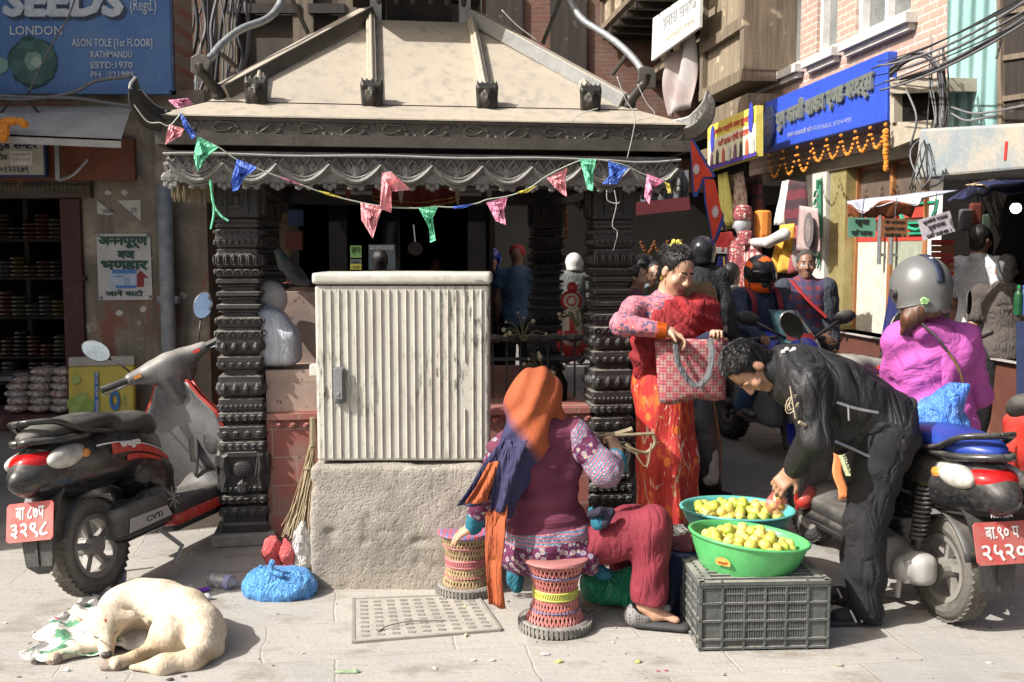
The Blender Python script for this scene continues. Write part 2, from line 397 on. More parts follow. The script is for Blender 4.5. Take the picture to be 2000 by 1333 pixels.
def wood_mat(name, c, c2, sc=(22, 22, 1.6), r=.75):
    t = NT(name); g = t.noise(1.0, 6, t.mapped(sc), .6); col = t.mix(t.ramp(g, .35, .66), c, c2)
    col = t.mix(t.ramp(t.noise(5, 5), .62, .72), col, tuple(min(1, q * 1.9 + .03) for q in c)); t.bump(g, .006, .6); return t.done(col, r)
M_PLAST = plaster_mat()
M_BRICKL = brick_mat('weathered_brick', (.25, .1, .06), (.19, .08, .05), (.19, .165, .13), amt=.75)
M_MAROON = wood_mat('maroon_painted_wood', (.075, .022, .022), (.05, .018, .018))
M_DKWOOD = wood_mat('dark_old_wood', (.035, .026, .02), (.018, .014, .011))
M_WOOD = wood_mat('weathered_timber', (.2, .155, .105), (.1, .078, .055))
M_BLACK = mat('shade_and_black', (.009, .008, .0075), .95, Specular_IOR_Level=.08)  # near-black stands in for deep shade of interiors; also plain black goods
M_DKWALL = mat('dark_wall', (.016, .014, .012), .95, ns=2, Specular_IOR_Level=.1)  # tone carries the deep shade of background walls and recesses
M_CONC = mat('grey_concrete', (.3, .285, .255), .9, c2=(.2, .19, .17), ns=3, bump=.5, bs=40)
M_WIRE = mat('wire_black', (.03, .03, .032), .6)
M_WIREG = mat('wire_grey', (.16, .16, .165), .6)
M_WHITE = mat('white_paint', (.72, .71, .68), .6)
M_STEEL = mat('galvanised_steel', (.3, .31, .32), .45, .6, ns=20)
# ------------------------------------------------------------------ the corner house with the shop (plane Y = 7)
D = 7.0
hs = thing('corner_house', 'old plastered corner house with an open shop front under blue signboard', 'house', (-3.2, D, 0))
b = B(); fbox(b, 160, 176, 408, 960, D, .4); b.build('plaster_wall', M_PLAST, hs)
b = B(); x0, x1, z0, z1 = rect(-700, -500, 334, 186, D)
b.box(((x0 + x1) / 2, D + .2, (z0 + z1) / 2), ((x1 - x0) / 2, .2, (z1 - z0) / 2)); b.build('brick_wall', M_BRICKL, hs)
b = B(); x0, x1, z0, z1 = rect(-700, 188, 158, 352, D); b.box(((x0 + x1) / 2, D + .22, (z0 + z1) / 2), ((x1 - x0) / 2, .2, (z1 - z0) / 2)); b.build('wall_over_shop', M_BRICKL, hs)
b = B(); fbox(b, 124, 388, 163, 836, D - .04, .16); fbox(b, 120, 540, 165, 548, D - .05, .17); b.build('door_post', M_MAROON, hs, bevel=.006)
b = B(); fbox(b, -500, 352, 176, 386, D - .06, .2)
for i in range(26):
    q = P(-40 + i * 8.4, 369, D - .07); b.ball(q, (.022, .012, .04), 6)
b.build('carved_lintel', wood_mat('lintel_wood', (.1, .075, .055), (.05, .038, .03), (3, 22, 22)), hs, bevel=.006)
b = B(); fbox(b, -500, 812, 128, 842, D - .1, .5); b.build('shop_sill', M_MAROON, hs, bevel=.008)
b = B(); fbox(b, -500, 842, 128, 952, D, .3); b.build('base_wall', M_CONC, hs)
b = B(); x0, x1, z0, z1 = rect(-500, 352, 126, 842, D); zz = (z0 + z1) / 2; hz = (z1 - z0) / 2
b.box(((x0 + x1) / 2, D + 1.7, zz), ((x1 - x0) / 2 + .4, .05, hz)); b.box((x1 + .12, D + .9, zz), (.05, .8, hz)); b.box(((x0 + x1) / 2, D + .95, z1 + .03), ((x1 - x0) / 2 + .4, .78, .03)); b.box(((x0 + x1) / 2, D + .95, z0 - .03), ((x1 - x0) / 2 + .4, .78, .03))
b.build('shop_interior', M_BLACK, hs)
# unseen wing added beyond the frame's edge to shade this corner
hw = thing('shading_wing', 'unseen brick wing added to shade the corner house', 'house', (-6.5, 5.7, 0))
b = B(); b.box((-6.7, 5.72, 3.3), (1.95, 1.26, 3.3)); b.build('brick_wall', brick_mat('wing_brick', (.3, .13, .08), (.24, .1, .06), (.3, .26, .2), wall='y'), hw)
b = B(); b.box((-6.7, 5.72, 6.66), (2.05, 1.3, .06)); b.build('roof', M_CONC, hw)
for z in (1.6, 4.4): b = B(); b.box((-4.74, 5.7, z), (.03, .4, .6)); b.build('window', M_DKWOOD, hw)
# drain pipe
b = B(); x = P(326, 600, D - .12); b.tube([(x.x, D - .1, 0), (x.x, D - .1, P(326, 362, D).z)], .05, 12); b.box((x.x, D - .06, 1.3), (.07, .05, .025)); b.box((x.x, D - .06, .4), (.07, .05, .025))
tag(b.build('drain_pipe', mat('pipe_grey', (.17, .19, .21), .6, c2=(.3, .31, .32), ns=14), smooth=True), 'grey vertical drain pipe on the plastered wall beside the pavilion', 'pipe')
# blue signboard
M_SIGNB = NT('worn_blue_sign'); t = M_SIGNB
c = t.mix(t.ramp(t.noise(2.2, 6, None, .65), .4, .65), (.045, .125, .30), (.08, .165, .33)); c = t.mix(t.ramp(t.noise(16, 5, t.mapped((6, 1, .6))), .66, .74), c, (.34, .38, .42))
M_SIGNB = t.done(c, .55)
M_LET = mat('letter_grey_white', (.5, .53, .56), .6, c2=(.36, .4, .46), ns=25); M_LETD = mat('letter_shadow', (.03, .045, .08), .6)
sg = thing('blue_signboard', 'worn blue painted seed shop signboard lettered SEEDS LONDON', 'sign', P(150, 90, D - .1))
b = B(); x0, x1, z0, z1 = rect(-420, -60, 328, 177, D - .12); b.box(((x0 + x1) / 2, D - .1, (z0 + z1) / 2), ((x1 - x0) / 2, .02, (z1 - z0) / 2)); b.build('board', M_SIGNB, sg)
b = B(); b.box(((x0 + x1) / 2, D - .1, z0 - .012), ((x1 - x0) / 2, .03, .012)); b.box((x1 + .008, D - .1, (z0 + z1) / 2), (.008, .03, (z1 - z0) / 2)); b.build('frame', M_SIGNB, sg)
def fwrite(s, px0, py0, px1, py1, d, m, parent, bold=0, nudge=.003, name='lettering', shear=0):
    a = P(px0, py1, d); return write(s, name, m, parent, a, V(P(px1, py1, d).x - a.x, 0, 0), V(0, 0, P(px0, py0, d).z - a.z), bold=bold, nudge=nudge, shear=shear)
ds = D - .125
fwrite('SEEDS', 12, -26, 248, 40, ds, M_LETD, sg, .05, .004, shear=.02); fwrite('SEEDS', 5, -30, 242, 34, ds, M_LET, sg, .05, .008, shear=.02)
for s, q, bo in (('(Regd.)', (255, -2, 306, 29), .0), ('LONDON', (20, 51, 122, 69), .02), ('ASON TOLE [1st FLOOR]', (141, 76, 298, 96), .012), ('KATHMANDU', (178, 100, 258, 113), .012), ('ESTD:1970', (178, 121, 259, 134), .012), ('PH  :221988', (178, 140, 262, 152), .012)):
    fwrite(s, *q, ds, M_LET, sg, bo)
random.seed(4); b = B(); cx, cz = P(66, 122, ds).x, P(66, 122, ds).z
def blob(b, cx, cz, r, y, n=22, j=.12, m=0, sx=1):
    b.add([(cx + r * sx * (1 + random.uniform(-j, j)) * math.cos(2 * math.pi * i / n), y, cz + r * (1 + random.uniform(-j, j)) * math.sin(2 * math.pi * i / n)) for i in range(n)], [tuple(range(n))], m)
blob(b, cx, cz, .168, ds - .002, 26, .1, 0)
for i in range(9): blob(b, cx + .1 * math.cos(i * .7), cz + .1 * math.sin(i * .7), .06, ds - .004 - i * .0003, 12, .2, 1 + i % 2)
blob(b, cx, cz + .01, .062, ds - .009, 14, .12, 3); blob(b, cx + .02, cz, .035, ds - .011, 10, .2, 4)
blob(b, P(0, 128, ds).x, cz - .02, .06, ds - .003, 12, .2, 3)
b.build('painted_cabbage', [mat('cab_dark', (.02, .055, .055)), mat('cab_mid', (.035, .1, .085)), mat('cab_mid2', (.05, .13, .11)), mat('cab_light', (.17, .3, .25)), mat('cab_core', (.3, .4, .33))], sg)
# sheet-metal awning over the shop
aw = thing('awning', 'grey sheet metal awning over the shop front', 'awning', P(120, 230, 6.6))
A, Bq, Cq, Dq = P(-300, 208, 6.95), P(258, 207, 6.95), P(236, 272, 6.35), P(-300, 250, 6.35)
b = B(); b.slab([A, Bq, Cq, Dq], (0, 0, -.012)); b.build('sheet', mat('awning_grey', (.40, .385, .35), .5, c2=(.30, .29, .265), ns=5), aw)
b = B(); b.slab([Dq, Cq, Cq - V(0, 0, .055), Dq - V(0, 0, .055)], (0, .012, 0)); b.build('front_edge', mat('awning_edge', (.34, .33, .31), .55), aw)
b = B(); q = P(112, 282, 6.8); b.bar(q, q - V(0, 0, .24), .03); b.tube(curve([q - V(0, 0, .24), q + V(.1, 0, -.2), q + V(.2, 0, -.1)]), .012, 6); b.build('bracket', M_STEEL, aw)
rb = B(); fbox(rb, -300, 270, 262, 353, D - .1, .05); tag(rb.build('red_fascia_board', mat('rust_red_board', (.17, .05, .025), .6, c2=(.11, .035, .02), ns=3), bevel=.004), 'rust red board above the shop lintel', 'board')
ss = thing('shop_sign', 'cream Devanagari shop sign mounted on the rust red board', 'sign', P(40, 310, D - .16))
b = B(); fbox(b, -250, 276, 86, 343, D - .17, .03); b.build('board', mat('cream_board', (.5, .47, .4), .55, ns=4), ss)
b = B(); fbox(b, 85, 276, 89, 345, D - .175, .04); fbox(b, -250, 342, 89, 346, D - .175, .04); b.build('frame', mat('navy', (.02, .05, .13)), ss)
M_NAVY = mat('navy_letters', (.012, .02, .06)); dd = D - .172
fwrite('फुड से~नटर', -12, 274, 75, 296, dd, M_NAVY, ss, .03); fwrite('टोल', -6, 299, 15, 313, dd, M_NAVY, ss, .02); fwrite('००१२२६७९', -8, 326, 57, 339, dd, M_NAVY, ss, .012)
b = B(); fbox(b, 20, 296, 63, 323, dd - .004, .003); b.build('paper_note', M_WHITE, ss)
fwrite('९८४१६२९०२९', 24, 299, 60, 306, dd - .005, M_NAVY, ss, 0); fwrite('९८४१८२२०१९', 24, 309, 58, 316, dd - .005, M_NAVY, ss, 0)
M_MARI = mat('marigold', (.78, .31, .035), .85, c2=(.62, .2, .02), ns=60, bump=.8, bs=90, bd=.02)
def garland(name, pts, r, label, cat='garland', group=None, m=None, step=1.0, seed=1):
    random.seed(seed); b = B(); L = 0; last = None
    for p in pts:
        if last is None or (p - last).length > r * step:
            last = p
            M = Matrix.Rotation(random.uniform(0, 3), 3, 'Z') @ Matrix.Rotation(random.uniform(0, 3), 3, 'X')
            b.ball(p + V(random.uniform(-1, 1), random.uniform(-1, 1), random.uniform(-1, 1)) * r * .22, r * random.uniform(.85, 1.15), 8, M)
    return tag(b.build(name, m or M_MARI), label, cat, group)
pts = curve([P(-40, 236, 6.3), P(4, 242, 6.32), P(30, 236, 6.32), P(50, 243, 6.32)], 14) + curve([P(8, 250, 6.3), P(10, 262, 6.29), P(4, 272, 6.29)], 10)
garland('marigold_garland', pts, .028, 'orange marigold garland heaped on the edge of the awning', step=.6)
# papers on the wall
def paper(name, pix, d, m, label, cat='poster', th=.003):
    b = B(); b.slab([P(x, y, d) for x, y in pix], (0, th, 0)); o = thing(name, label, cat, P(*pix[0], d)); b.build('sheet', m, o); return o
M_PAPER = mat('old_paper', (.56, .54, .5), .8, c2=(.46, .44, .4), ns=7)
o = paper('torn_notice', [(189, 392), (222, 418), (213, 421), (190, 418)], D - .006, M_PAPER, 'torn scrap of white notice with black writing, above the sign with a red arrow')
fwrite('टोकात', 200, 408, 223, 417, D - .008, M_LETD, o)
o = paper('torn_paper', [(229, 392), (274, 391), (275, 432), (252, 412), (240, 402)], D - .006, M_PAPER, 'hooked scrap of torn paper reaching lower than the scrap beside it')
fwrite('टर', 256, 407, 268, 416, D - .008, M_LETD, o)
po = paper('arrow_sign', [(188, 457), (293, 457), (298, 586), (193, 587)], D - .012, mat('poster_white', (.5, .49, .47), .5, ns=5), 'white sign in green Devanagari with a red upward arrow', 'sign', .008)
M_GRN = mat('sign_green', (.012, .07, .05), .6); dp = D - .014
fwrite('अ~ननपूर्ण', 193, 462, 289, 486, dp, M_GRN, po, .05); fwrite('बज', 229, 490, 264, 506, dp, M_GRN, po, .05); fwrite('भ~णडार', 197, 509, 290, 528, dp, M_GRN, po, .05); fwrite('जाने बाटो', 206, 566, 280, 579, dp, M_GRN, po, .04)
b = B(); b.slab([P(x, y, dp - .001) for x, y in ((274, 528), (290, 543), (281, 543), (281, 561), (267, 561), (267, 543), (263, 543))], (0, .001, 0)); b.build('red_arrow', mat('arrow_red', (.25, .02, .025)), po)
b = B(); b.slab([P(x, y, dp - .002) for x, y in ((215, 527), (267, 526), (267, 564), (216, 566))], (0, .001, 0)); b.build('sticker', mat('sticker_pale', (.42, .5, .62)), po)
b = B()
for y0, y1, x0 in ((527, 535, 219), (539, 541, 222), (558, 563, 226)): b.slab([P(x, y, dp - .0035) for x, y in ((x0, y0), (266 if y1 - y0 > 3 else 240, y0), (266 if y1 - y0 > 3 else 240, y1), (x0, y1))], (0, .001, 0))
for i in range(5): b.slab([P(x, y, dp - .0035) for x, y in ((242, 543 + i * 3), (254, 543 + i * 3), (254, 544 + i * 3), (242, 544 + i * 3))], (0, .001, 0))
b.build('blue_bands', mat('band_blue', (.06, .2, .5)), po)
b = B()
for x, y in ((192, 461), (289, 460), (197, 582), (293, 580)): b.ball(P(x, y, dp - .003), .011, 8)
b.build('screw', M_STEEL, po)
random.seed(8)
for i, (x, y, lb) in enumerate(((211, 377, 'small curled paper scrap on plaster, the highest one'), (243, 376, 'flat paper scrap beside the highest curled scrap on plaster'), (232, 612, 'white peeled strip of paper just under the arrow sign'), (279, 604, 'hooked peeled paper under the lower corner of the arrow sign'))):
    b = B(); n = 9; b.slab([P(x + random.uniform(.6, 1) * 9 * math.cos(k * 6.283 / n), y + random.uniform(.4, 1) * 7 * math.sin(k * 6.283 / n), D - .004) for k in range(n)], (0, .003, 0)); tag(b.build('paper_scrap', M_PAPER), lb, 'paper')
# shop shelves and their goods
sh = thing('goods_shelf', 'dark wall shelf inside the shop, stacked with packets', 'shelf', (-3.4, 8.3, 0))
levels = [(P(60, y, 8.1).z) for y in (470, 545, 622, 700, 752)]
b = B()
for z in levels: b.box((-3.7, 8.35, z), (1.2, .2, .012))
b.build('boards', M_DKWOOD, sh)
b = B()
for x in (-4.6, -3.95, -3.3, -2.72): b.box((x, 8.4, 1.5), (.02, .2, .9))
b.build('uprights', M_DKWOOD, sh)
def packet(b, c, h, jit=.1):
    b.loft([[Vector(c) + V(h[0] * sx * q, h[1] * sy * q, z) for sx, sy in ((-1, -1), (1, -1), (1, 1), (-1, 1))] for q, z in ((.8, -h[2]), (1, -h[2] * .3), (1, h[2] * .3), (.8, h[2]))])
tones = [('brown', (.06, .03, .02)), ('mustard', (.10, .07, .022)), ('grey', (.07, .066, .06)), ('olive', (.075, .08, .045)), ('red brown', (.085, .024, .018)), ('black', (.02, .019, .018))]
rows = ['highest shelf', 'second shelf from the top', 'middle shelf', 'lowest shelf but one', 'lowest shelf']
for li, z in enumerate(levels):
    for ci in range(5):
        tn, tc = tones[(li * 2 + ci * 5 + (ci > 2)) % 6]; x = P(8 + ci * 26, 500, 8.15).x; n = random.choice((3, 4, 5, 6)); b = B()
        for k in range(n): packet(b, (x + random.uniform(-.006, .006), 8.22, z + .03 + k * .034), (.05, .09, .018))
        where = ['beside the frame edge', 'second along', 'third along', 'fourth along', 'beside the door post'][ci]
        tag(b.build('packet_stack', mat('pack_' + tn, tc, .35, c2=tuple(q * .5 for q in tc), ns=30), smooth=True), f'stack of {tn} packets on the {rows[li]}, {where}', 'packets', 'packet stacks on the dark shop shelves')
# bagged snacks at the sill
bagm = [mat('snack_' + n, c, .35, c2=(.5, .46, .42), ns=55, a=.42, b=.6) for n, c in (('brown', (.17, .085, .06)), ('russet', (.22, .09, .06)), ('grey', (.16, .14, .14)))]
for ri in range(6):
    for ci in range(3):
        x = P(22 + ci * 44 + (ri % 2) * 4 + (ri > 3) * 6, 700, D - .02).x; z = P(60, 806, D).z + .03 + ri * .052
        if ri > 4 and ci == 0: continue
        s = S(.02); s.ell((x, D + .06, z), (.085, .12, .034)); s.ell((x + .03, D + .04, z), (.06, .1, .03))
        col = ('brown', 'russet', 'grey')[(ri + ci) % 3]
        tag(s.build('snack_bag', bagm[(ri + ci) % 3], h=.013, warp=lambda q: vnoise(q, 40, ri) * .005),
            f'clear bag of {col} snacks at the shop sill, {["lowest", "second", "third", "fourth", "fifth", "topmost"][ri]} in the {["far", "middle", "door post"][ci]} pile', 'snack bag', 'bags of snacks piled at the shop sill')
b = B(); b.lathe([(.2, 0), (.21, .02), (.2, .03), (.02, .03)], P(14, 738, D + .1), 20); tag(b.build('steel_tray', mat('tray_steel', (.6, .6, .62), .25, .9)), 'round steel tray at the shop sill above the bags', 'tray')
e = M_GLOW = mat('bulb_glow', (1, 1, 1)); e.node_tree.nodes['Principled BSDF'].inputs['Emission Color'].default_value = (1, .97, .9, 1); e.node_tree.nodes['Principled BSDF'].inputs['Emission Strength'].default_value = 6
bl = thing('lamp_bulb', 'lit white bulb hanging in the dark shop beside the lintel', 'bulb', P(21, 382, 7.6))
b = B(); b.ball(P(21, 383, 7.6), (.026, .026, .016), 10); b.build('bulb', M_GLOW, bl, smooth=True)
b = B(); b.tube([P(21, 381, 7.6), P(21, 360, 7.6)], .008, 6); b.build('cord', M_WIRE, bl)
# the yellow lime sack hung over the sill by the scooter
ys = NT('yellow_sack'); col = ys.mix(ys.ramp(ys.noise(5, 4), .4, .65), (.5, .42, .06), (.4, .33, .08)); M_SACK = ys.done(col, .7); ys.bump(ys.noise(14, 3), .02, .5)
sk_ = thing('printed_sack', 'yellow sack printed with limes, propped behind the scooter', 'sack', P(190, 815, 6.8))
b = B(); b.slab([P(x, y, 6.8) for x, y in ((132, 716), (262, 712), (262, 830), (132, 830))], (0, .06, 0)); b.build('sack', M_SACK, sk_, bevel=.02)
b = B(); b.slab([P(x, y, 6.795) for x, y in ((134, 699), (262, 696), (262, 713), (134, 716))], (0, .05, 0)); b.build('hem', mat('sack_hem', (.4, .38, .33), .8), sk_)
b = B(); y_ = 6.792
for i, (x, y, r) in enumerate(((145, 790, 15), (160, 782, 14), (172, 792, 13), (150, 805, 14), (165, 806, 14), (148, 742, 9))):
    c = P(x, y, y_ - i * .0006); rr = r * y_ / F
    b.add([c + V(rr * math.cos(k * .4488), 0, rr * math.sin(k * .4488)) for k in range(14)], [tuple(range(14))], i % 2)
b.build('lime_print', [mat('lp1', (.25, .36, .07)), mat('lp2', (.32, .42, .12))], sk_)
MB_ = mat('sack_blue', (.03, .14, .4))
b = B(); b.slab([P(x, y, y_ - .004) for x, y in ((184, 728), (192, 728), (192, 815), (184, 815))], (0, .002, 0)); b.build('blue_band', MB_, sk_)
a = P(192, 815, y_ - .006); write('FROM  NURI  VERAVAL', 'lettering', M_WHITE, sk_, P(185, 728, y_ - .006), V(0, 0, P(191, 815, y_).z - P(191, 727, y_).z), V(-.022, 0, 0) * -1, nudge=.002)
a = P(216, 815, y_ - .004); write('I.O.', 'lettering', MB_, sk_, P(236, 826, y_ - .004), V(0, 0, .27), V(-.075, 0, 0), bold=.05, nudge=.002)
write('CO.', 'lettering', mat('sack_green', (.05, .3, .1)), sk_, P(246, 790, y_ - .004), V(0, 0, .07), V(-.02, 0, 0), bold=.02, nudge=.002)
# cables along the awning and down the wall
def cable(px, d, r, m, label, n=8):
    b = B(); b.tube(curve([P(x, y, dd_ if isinstance(dd_, float) else d) for x, y, dd_ in [(q + (None,))[:3] if len(q) == 2 else q for q in px]], n), r, 6); return tag(b.build('cable', m, smooth=True), label, 'cable', 'loose cables over the street')
for i, (px, r, lb) in enumerate((
    ([(-30, 186), (60, 190), (140, 192), (200, 200), (262, 210)], .012, 'thick grey cable running along the top of the awning'),
    ([(-30, 196), (50, 186), (120, 186), (180, 194), (262, 212)], .009, 'thin grey cable crossing above the awning'),
    ([(-30, 190), (40, 195), (110, 188), (150, 178), (190, 158), (258, 150)], .012, 'black cable rising from the awning across the foot of the blue signboard'),
    ([(56, 178), (58, 198), (90, 240), (108, 276)], .01, 'cable tied down across the face of the awning'),
    ([(150, -10), (130, 40), (100, 90), (70, 150), (56, 182)], .006, 'thin cable hanging slantwise in front of the painted cabbage'),
    ([(-20, 240), (0, 222), (14, 206), (20, 196)], .008, 'short cable looping down beside the marigold garland'))):
    cable([(x, y, 6.75) for x, y in px], 6.75, r, M_WIREG if i % 2 == 0 else M_WIRE, lb)
# ------------------------------------------------------------------ the pavilion: its own frame, turned with the street
FL = V(-1.51, 5.60, 0); CA, SA = math.cos(YAW + .02), math.sin(YAW + .02)
def W(x, y, z): return Vector((FL.x + x * CA - y * SA, FL.y + x * SA + y * CA, z))
SP = 2.10; MW = Matrix(((CA, -SA, 0), (SA, CA, 0), (0, 0, 1)))
def zf(py, d=5.49): return P(470, py, d).z
def dusty(name, c, dust, r=.55, amt=.75, c2=None, bump=.5, up=(.35, .8)):
    """dark surface whose upward ledges carry settled pale dust"""
    t = NT(name); c2 = c2 or tuple(q * .6 for q in c); col = t.mix(t.ramp(t.noise(9, 5), .38, .65), c, c2)
    n = t.n('SeparateXYZ', {0: t.n('NewGeometry').outputs['Normal']}).outputs[2]
    f = t.math('MULTIPLY', t.ramp(n, *up), t.ramp(t.noise(7, 5, t.mapped(loc=(4, 4, 4))), .2, .55))
    col = t.mix(t.math('MULTIPLY', f, amt), col, dust); t.bump(t.noise(60, 4), .006, bump); return t.done(col, r)
M_STONE = dusty('carved_black_wood', (.036, .034, .033), (.26, .24, .205), .5, up=(.55, .9))
M_ROOF = NT('roof_sheet'); t = M_ROOF
c = t.mix(t.ramp(t.noise(1.5, 5, None, .6), .35, .65), (.405, .35, .27), (.345, .30, .235)); c = t.mix(t.ramp(t.noise(6, 6, t.mapped((2, 2, .5)), .6), .5, .7), c, (.27, .24, .2))
c = t.mix(t.ramp(t.noise(70, 3), .66, .72), c, (.2, .18, .15)); t.bump(t.noise(30, 4), .004, .4); M_ROOF = t.done(c, .6)
M_ZINC = mat('tarnished_copper', (.085, .075, .062), .55, .2, c2=(.055, .047, .037), ns=6, bump=.3)
M_BRONZE = mat('dark_bronze', (.05, .042, .033), .45, .4, c2=(.03, .03, .027), ns=30, bump=.6, bs=50)
M_EDGE = mat('lit_edge_pale', (.36, .36, .34), .5, .3)
pv = thing('shrine_pavilion', 'open four post shrine pavilion with carved black pillars and dusty metal roof', 'pavilion', W(1.06, 1.06, 0))
prof = [(1070, 47), (1024, 47), (1020, 42), (1008, 43), (1006, 46), (992, 46), (989, 38), (984, 40), (982, 46), (969, 46), (966, 38), (962, 38), (960, 44), (882, 44), (878, 46), (864, 45), (861, 39), (858, 40), (856, 45), (838, 45), (834, 45), (831, 38), (824, 39), (821, 45), (808, 45), (804, 40), (801, 44), (788, 44), (786, 44), (780, 44), (778, 38), (774, 40), (770, 44), (752, 45), (746, 43), (744, 43), (736, 43), (733, 38), (724, 38), (720, 42), (706, 44), (704, 44), (698, 44), (696, 38), (690, 39), (686, 41), (670, 45), (668, 45), (664, 44), (648, 45), (645, 39), (641, 39), (638, 42), (622, 44), (619, 38), (612, 36), (609, 40), (606, 36), (603, 43), (596, 43), (594, 37), (587, 36), (584, 40), (581, 36), (578, 43), (571, 43), (569, 37), (562, 36), (559, 40), (556, 36), (553, 43), (546, 43), (543, 38), (540, 42), (528, 43), (525, 38), (522, 40), (516, 44), (500, 44), (494, 40), (491, 40), (488, 40), (486, 36), (482, 40), (466, 43), (463, 42), (458, 42), (450, 43), (446, 37), (444, 42), (440, 42), (437, 39), (434, 42), (430, 42), (427, 38), (424, 43), (340, 43)]
bands = [(1000, 7, 46, 'leaf', 5), (976, 6, 46, 'leaf', 6), (871, 6, 45, 'leaf', 6), (847, 7, 45, 'bead', 4), (815, 6, 45, 'leaf', 6), (794, 4, 44, 'bead', 9), (760, 10, 44, 'drop', 4), (713, 6, 43, 'bead', 5), (678, 9, 43, 'drop', 4), (656, 8, 45, 'ring', 4), (630, 7, 43, 'ring', 6), (534, 6, 43, 'ring', 5), (508, 10, 44, 'oval', 6), (473, 5, 43, 'leaf', 7), (454, 4, 43, 'bead', 7)]
pxm = 5.49 / F
prof = [(a, 33 if c <= 38 else c) for a, c in prof]
def pillar(cx, cy, name='pillar'):
    b = B(); rings = []
    for py, hw in prof:
        q = hw * pxm; z = zf(py); e = q * .9
        rings.append([W(cx + x, cy + y, z) for x, y in ((-e, -q), (e, -q), (q, -e), (q, e), (e, q), (-e, q), (-q, e), (-q, -e))])
    b.loft(rings)
    for py, hh, hw, kind, n in bands:
        q = hw * pxm; z = zf(py); hz = hh * pxm
        for s in range(4):
            ang = s * math.pi / 2; ca, sa = math.cos(ang), math.sin(ang)
            for i in range(n):
                o = (-1 + (2 * i + 1) / n) * q * .97; x, y = o * ca - (-q) * sa * 1, o * sa + (-q) * ca
                M = MW @ Matrix.Rotation(ang, 3, 'Z'); p = W(cx + x, cy + y, z); wv = q / n * .85
                if kind == 'ring':
                    b.tube([p + M @ V(wv * math.cos(a), -.006, hz * math.sin(a)) for a in [math.pi * k / 6 - .3 for k in range(8)]], .006, 5); b.ball(p, (wv * .35, .012, hz * .4), 6, M)
                elif kind == 'leaf': b.ball(p, (wv, .012, hz), 6, M); b.ball(p + V(0, 0, -hz * .8), (wv * .5, .013, hz * .5), 5, M)
                elif kind == 'drop': b.ball(p, (wv * .82, .018, hz * .95), 8, M); b.ball(p + V(0, 0, hz * .9), (wv * .3, .012, hz * .4), 5, M)
                elif kind == 'oval': b.ball(p, (wv * .5, .016, hz), 8, M); b.tube([p + M @ V(wv * .8 * math.cos(a), -.004, hz * math.sin(a)) for a in [math.pi * k / 5 for k in range(11)]], .005, 4)
                else: b.ball(p, (wv * .7, .014, hz * .9), 6, M)
    for s in range(4):                      # vase block: vase, side leaves, pointed leaf; niche figure at the top
        M = MW @ Matrix.Rotation(s * math.pi / 2, 3, 'Z'); q = 44 * pxm
        T = lambda x, y, z: Vector(W(cx, cy, z)) + M @ V(x, y - q, 0)
        zt, zb = zf(882), zf(958)
        b.ball(T(0, 0, (zt * .55 + zb * .45)), (.062, .022, .055), 18, M); b.box(T(0, -.008, zt - .012), (.075, .014, .012), M)
        b.ball(T(0, -.012, zb + .02), (.035, .016, .045), 6, M); b.ball(T(0, -.016, zb + .04), (.008, .012, .035), 5, M)
        for sx in (-1, 1):
            b.tube([T(sx * x, -.006, zt + (zb - zt) * f) for x, f in ((.07, .04), (.094, .12), (.1, .35), (.088, .6), (.104, .92))], [.014, .022, .024, .018, .01], 6)
            b.tube([T(sx * x, -.018, zt + (zb - zt) * f) for x, f in ((.085, .15), (.08, .35), (.072, .6))], .006, 5)
            for k in range(3): b.ball(T(sx * (.035 + .03 * k), -.006, zb + .012), (.014, .012, .014), 6, M)
        zn = zf(388); b.box(T(0, -.003, zn), (.062, .004, .085), M)
        for x in (-.055, .055): b.box(T(x, -.01, zn), (.006, .008, .085), M)
        b.ball(T(0, -.012, zn + .035), (.016, .014, .02), 6, M); b.ball(T(0, -.012, zn - .005), (.026, .014, .035), 6, M); b.ball(T(0, -.012, zn - .045), (.045, .016, .016), 6, M); b.ball(T(0, -.008, zn + .07), (.05, .01, .012), 6, M)
    return b.build(name, M_STONE, pv)
for cx, cy in ((0, 0), (SP, 0), (0, SP), (SP, SP)): pillar(cx, cy)
for cx, cy in ((0, 0), (SP, 0), (0, SP), (SP, SP)): b = B(); b.box(W(cx, cy, .035), (.17, .17, .035), MW); b.build('pillar_footing', M_CONC, pv, bevel=.012)
zb = zf(352)
b = B()
for y in (0, SP): b.box(W(SP / 2, y, zb + .08), (SP / 2 + .15, .1, .1), MW)
for x in (0, SP): b.box(W(x, SP / 2, zb + .075), (.098, SP / 2 - .101, .095), MW)
b.build('beam', M_STONE, pv)
# inner plinth wall in red tile, paler ledges above it
def tile_mat(name, c1, c2, mo, w_=.3, h_=.16):
    t = NT(name); x = t.xyz(); br = t.n('TexBrick', {'Vector': t.n('CombineXYZ', {0: t.math('ADD', x[0], x[1]), 1: x[2], 2: 0}).outputs[0], 'Scale': 1, 'Mortar Size': .004, 'Bias': 0, 'Brick Width': w_, 'Row Height': h_, 'Color1': c1, 'Color2': c2, 'Mortar': mo})
    c = t.mix(t.ramp(t.noise(4, 6, None, .65), .45, .72), br.outputs[0], (.25, .2, .165)); c = t.mix(t.ramp(t.noise(22, 5), .62, .72), c, (.09, .05, .04)); t.bump(br.outputs['Fac'], .004, -.5); return t.done(c, .7)
M_REDT = tile_mat('red_tile', (.34, .12, .095), (.29, .10, .08), (.34, .24, .2)); M_PINKT = tile_mat('pale_tile', (.44, .31, .25), (.40, .29, .235), (.3, .23, .19), .36, .3)
zp = zf(806, 5.55)
b = B(); b.box(W(SP / 2, SP / 2 - .045, zp / 2), (SP / 2 - .13, SP / 2 + .04, zp / 2), MW); b.build('plinth', M_REDT, pv)
b = B()
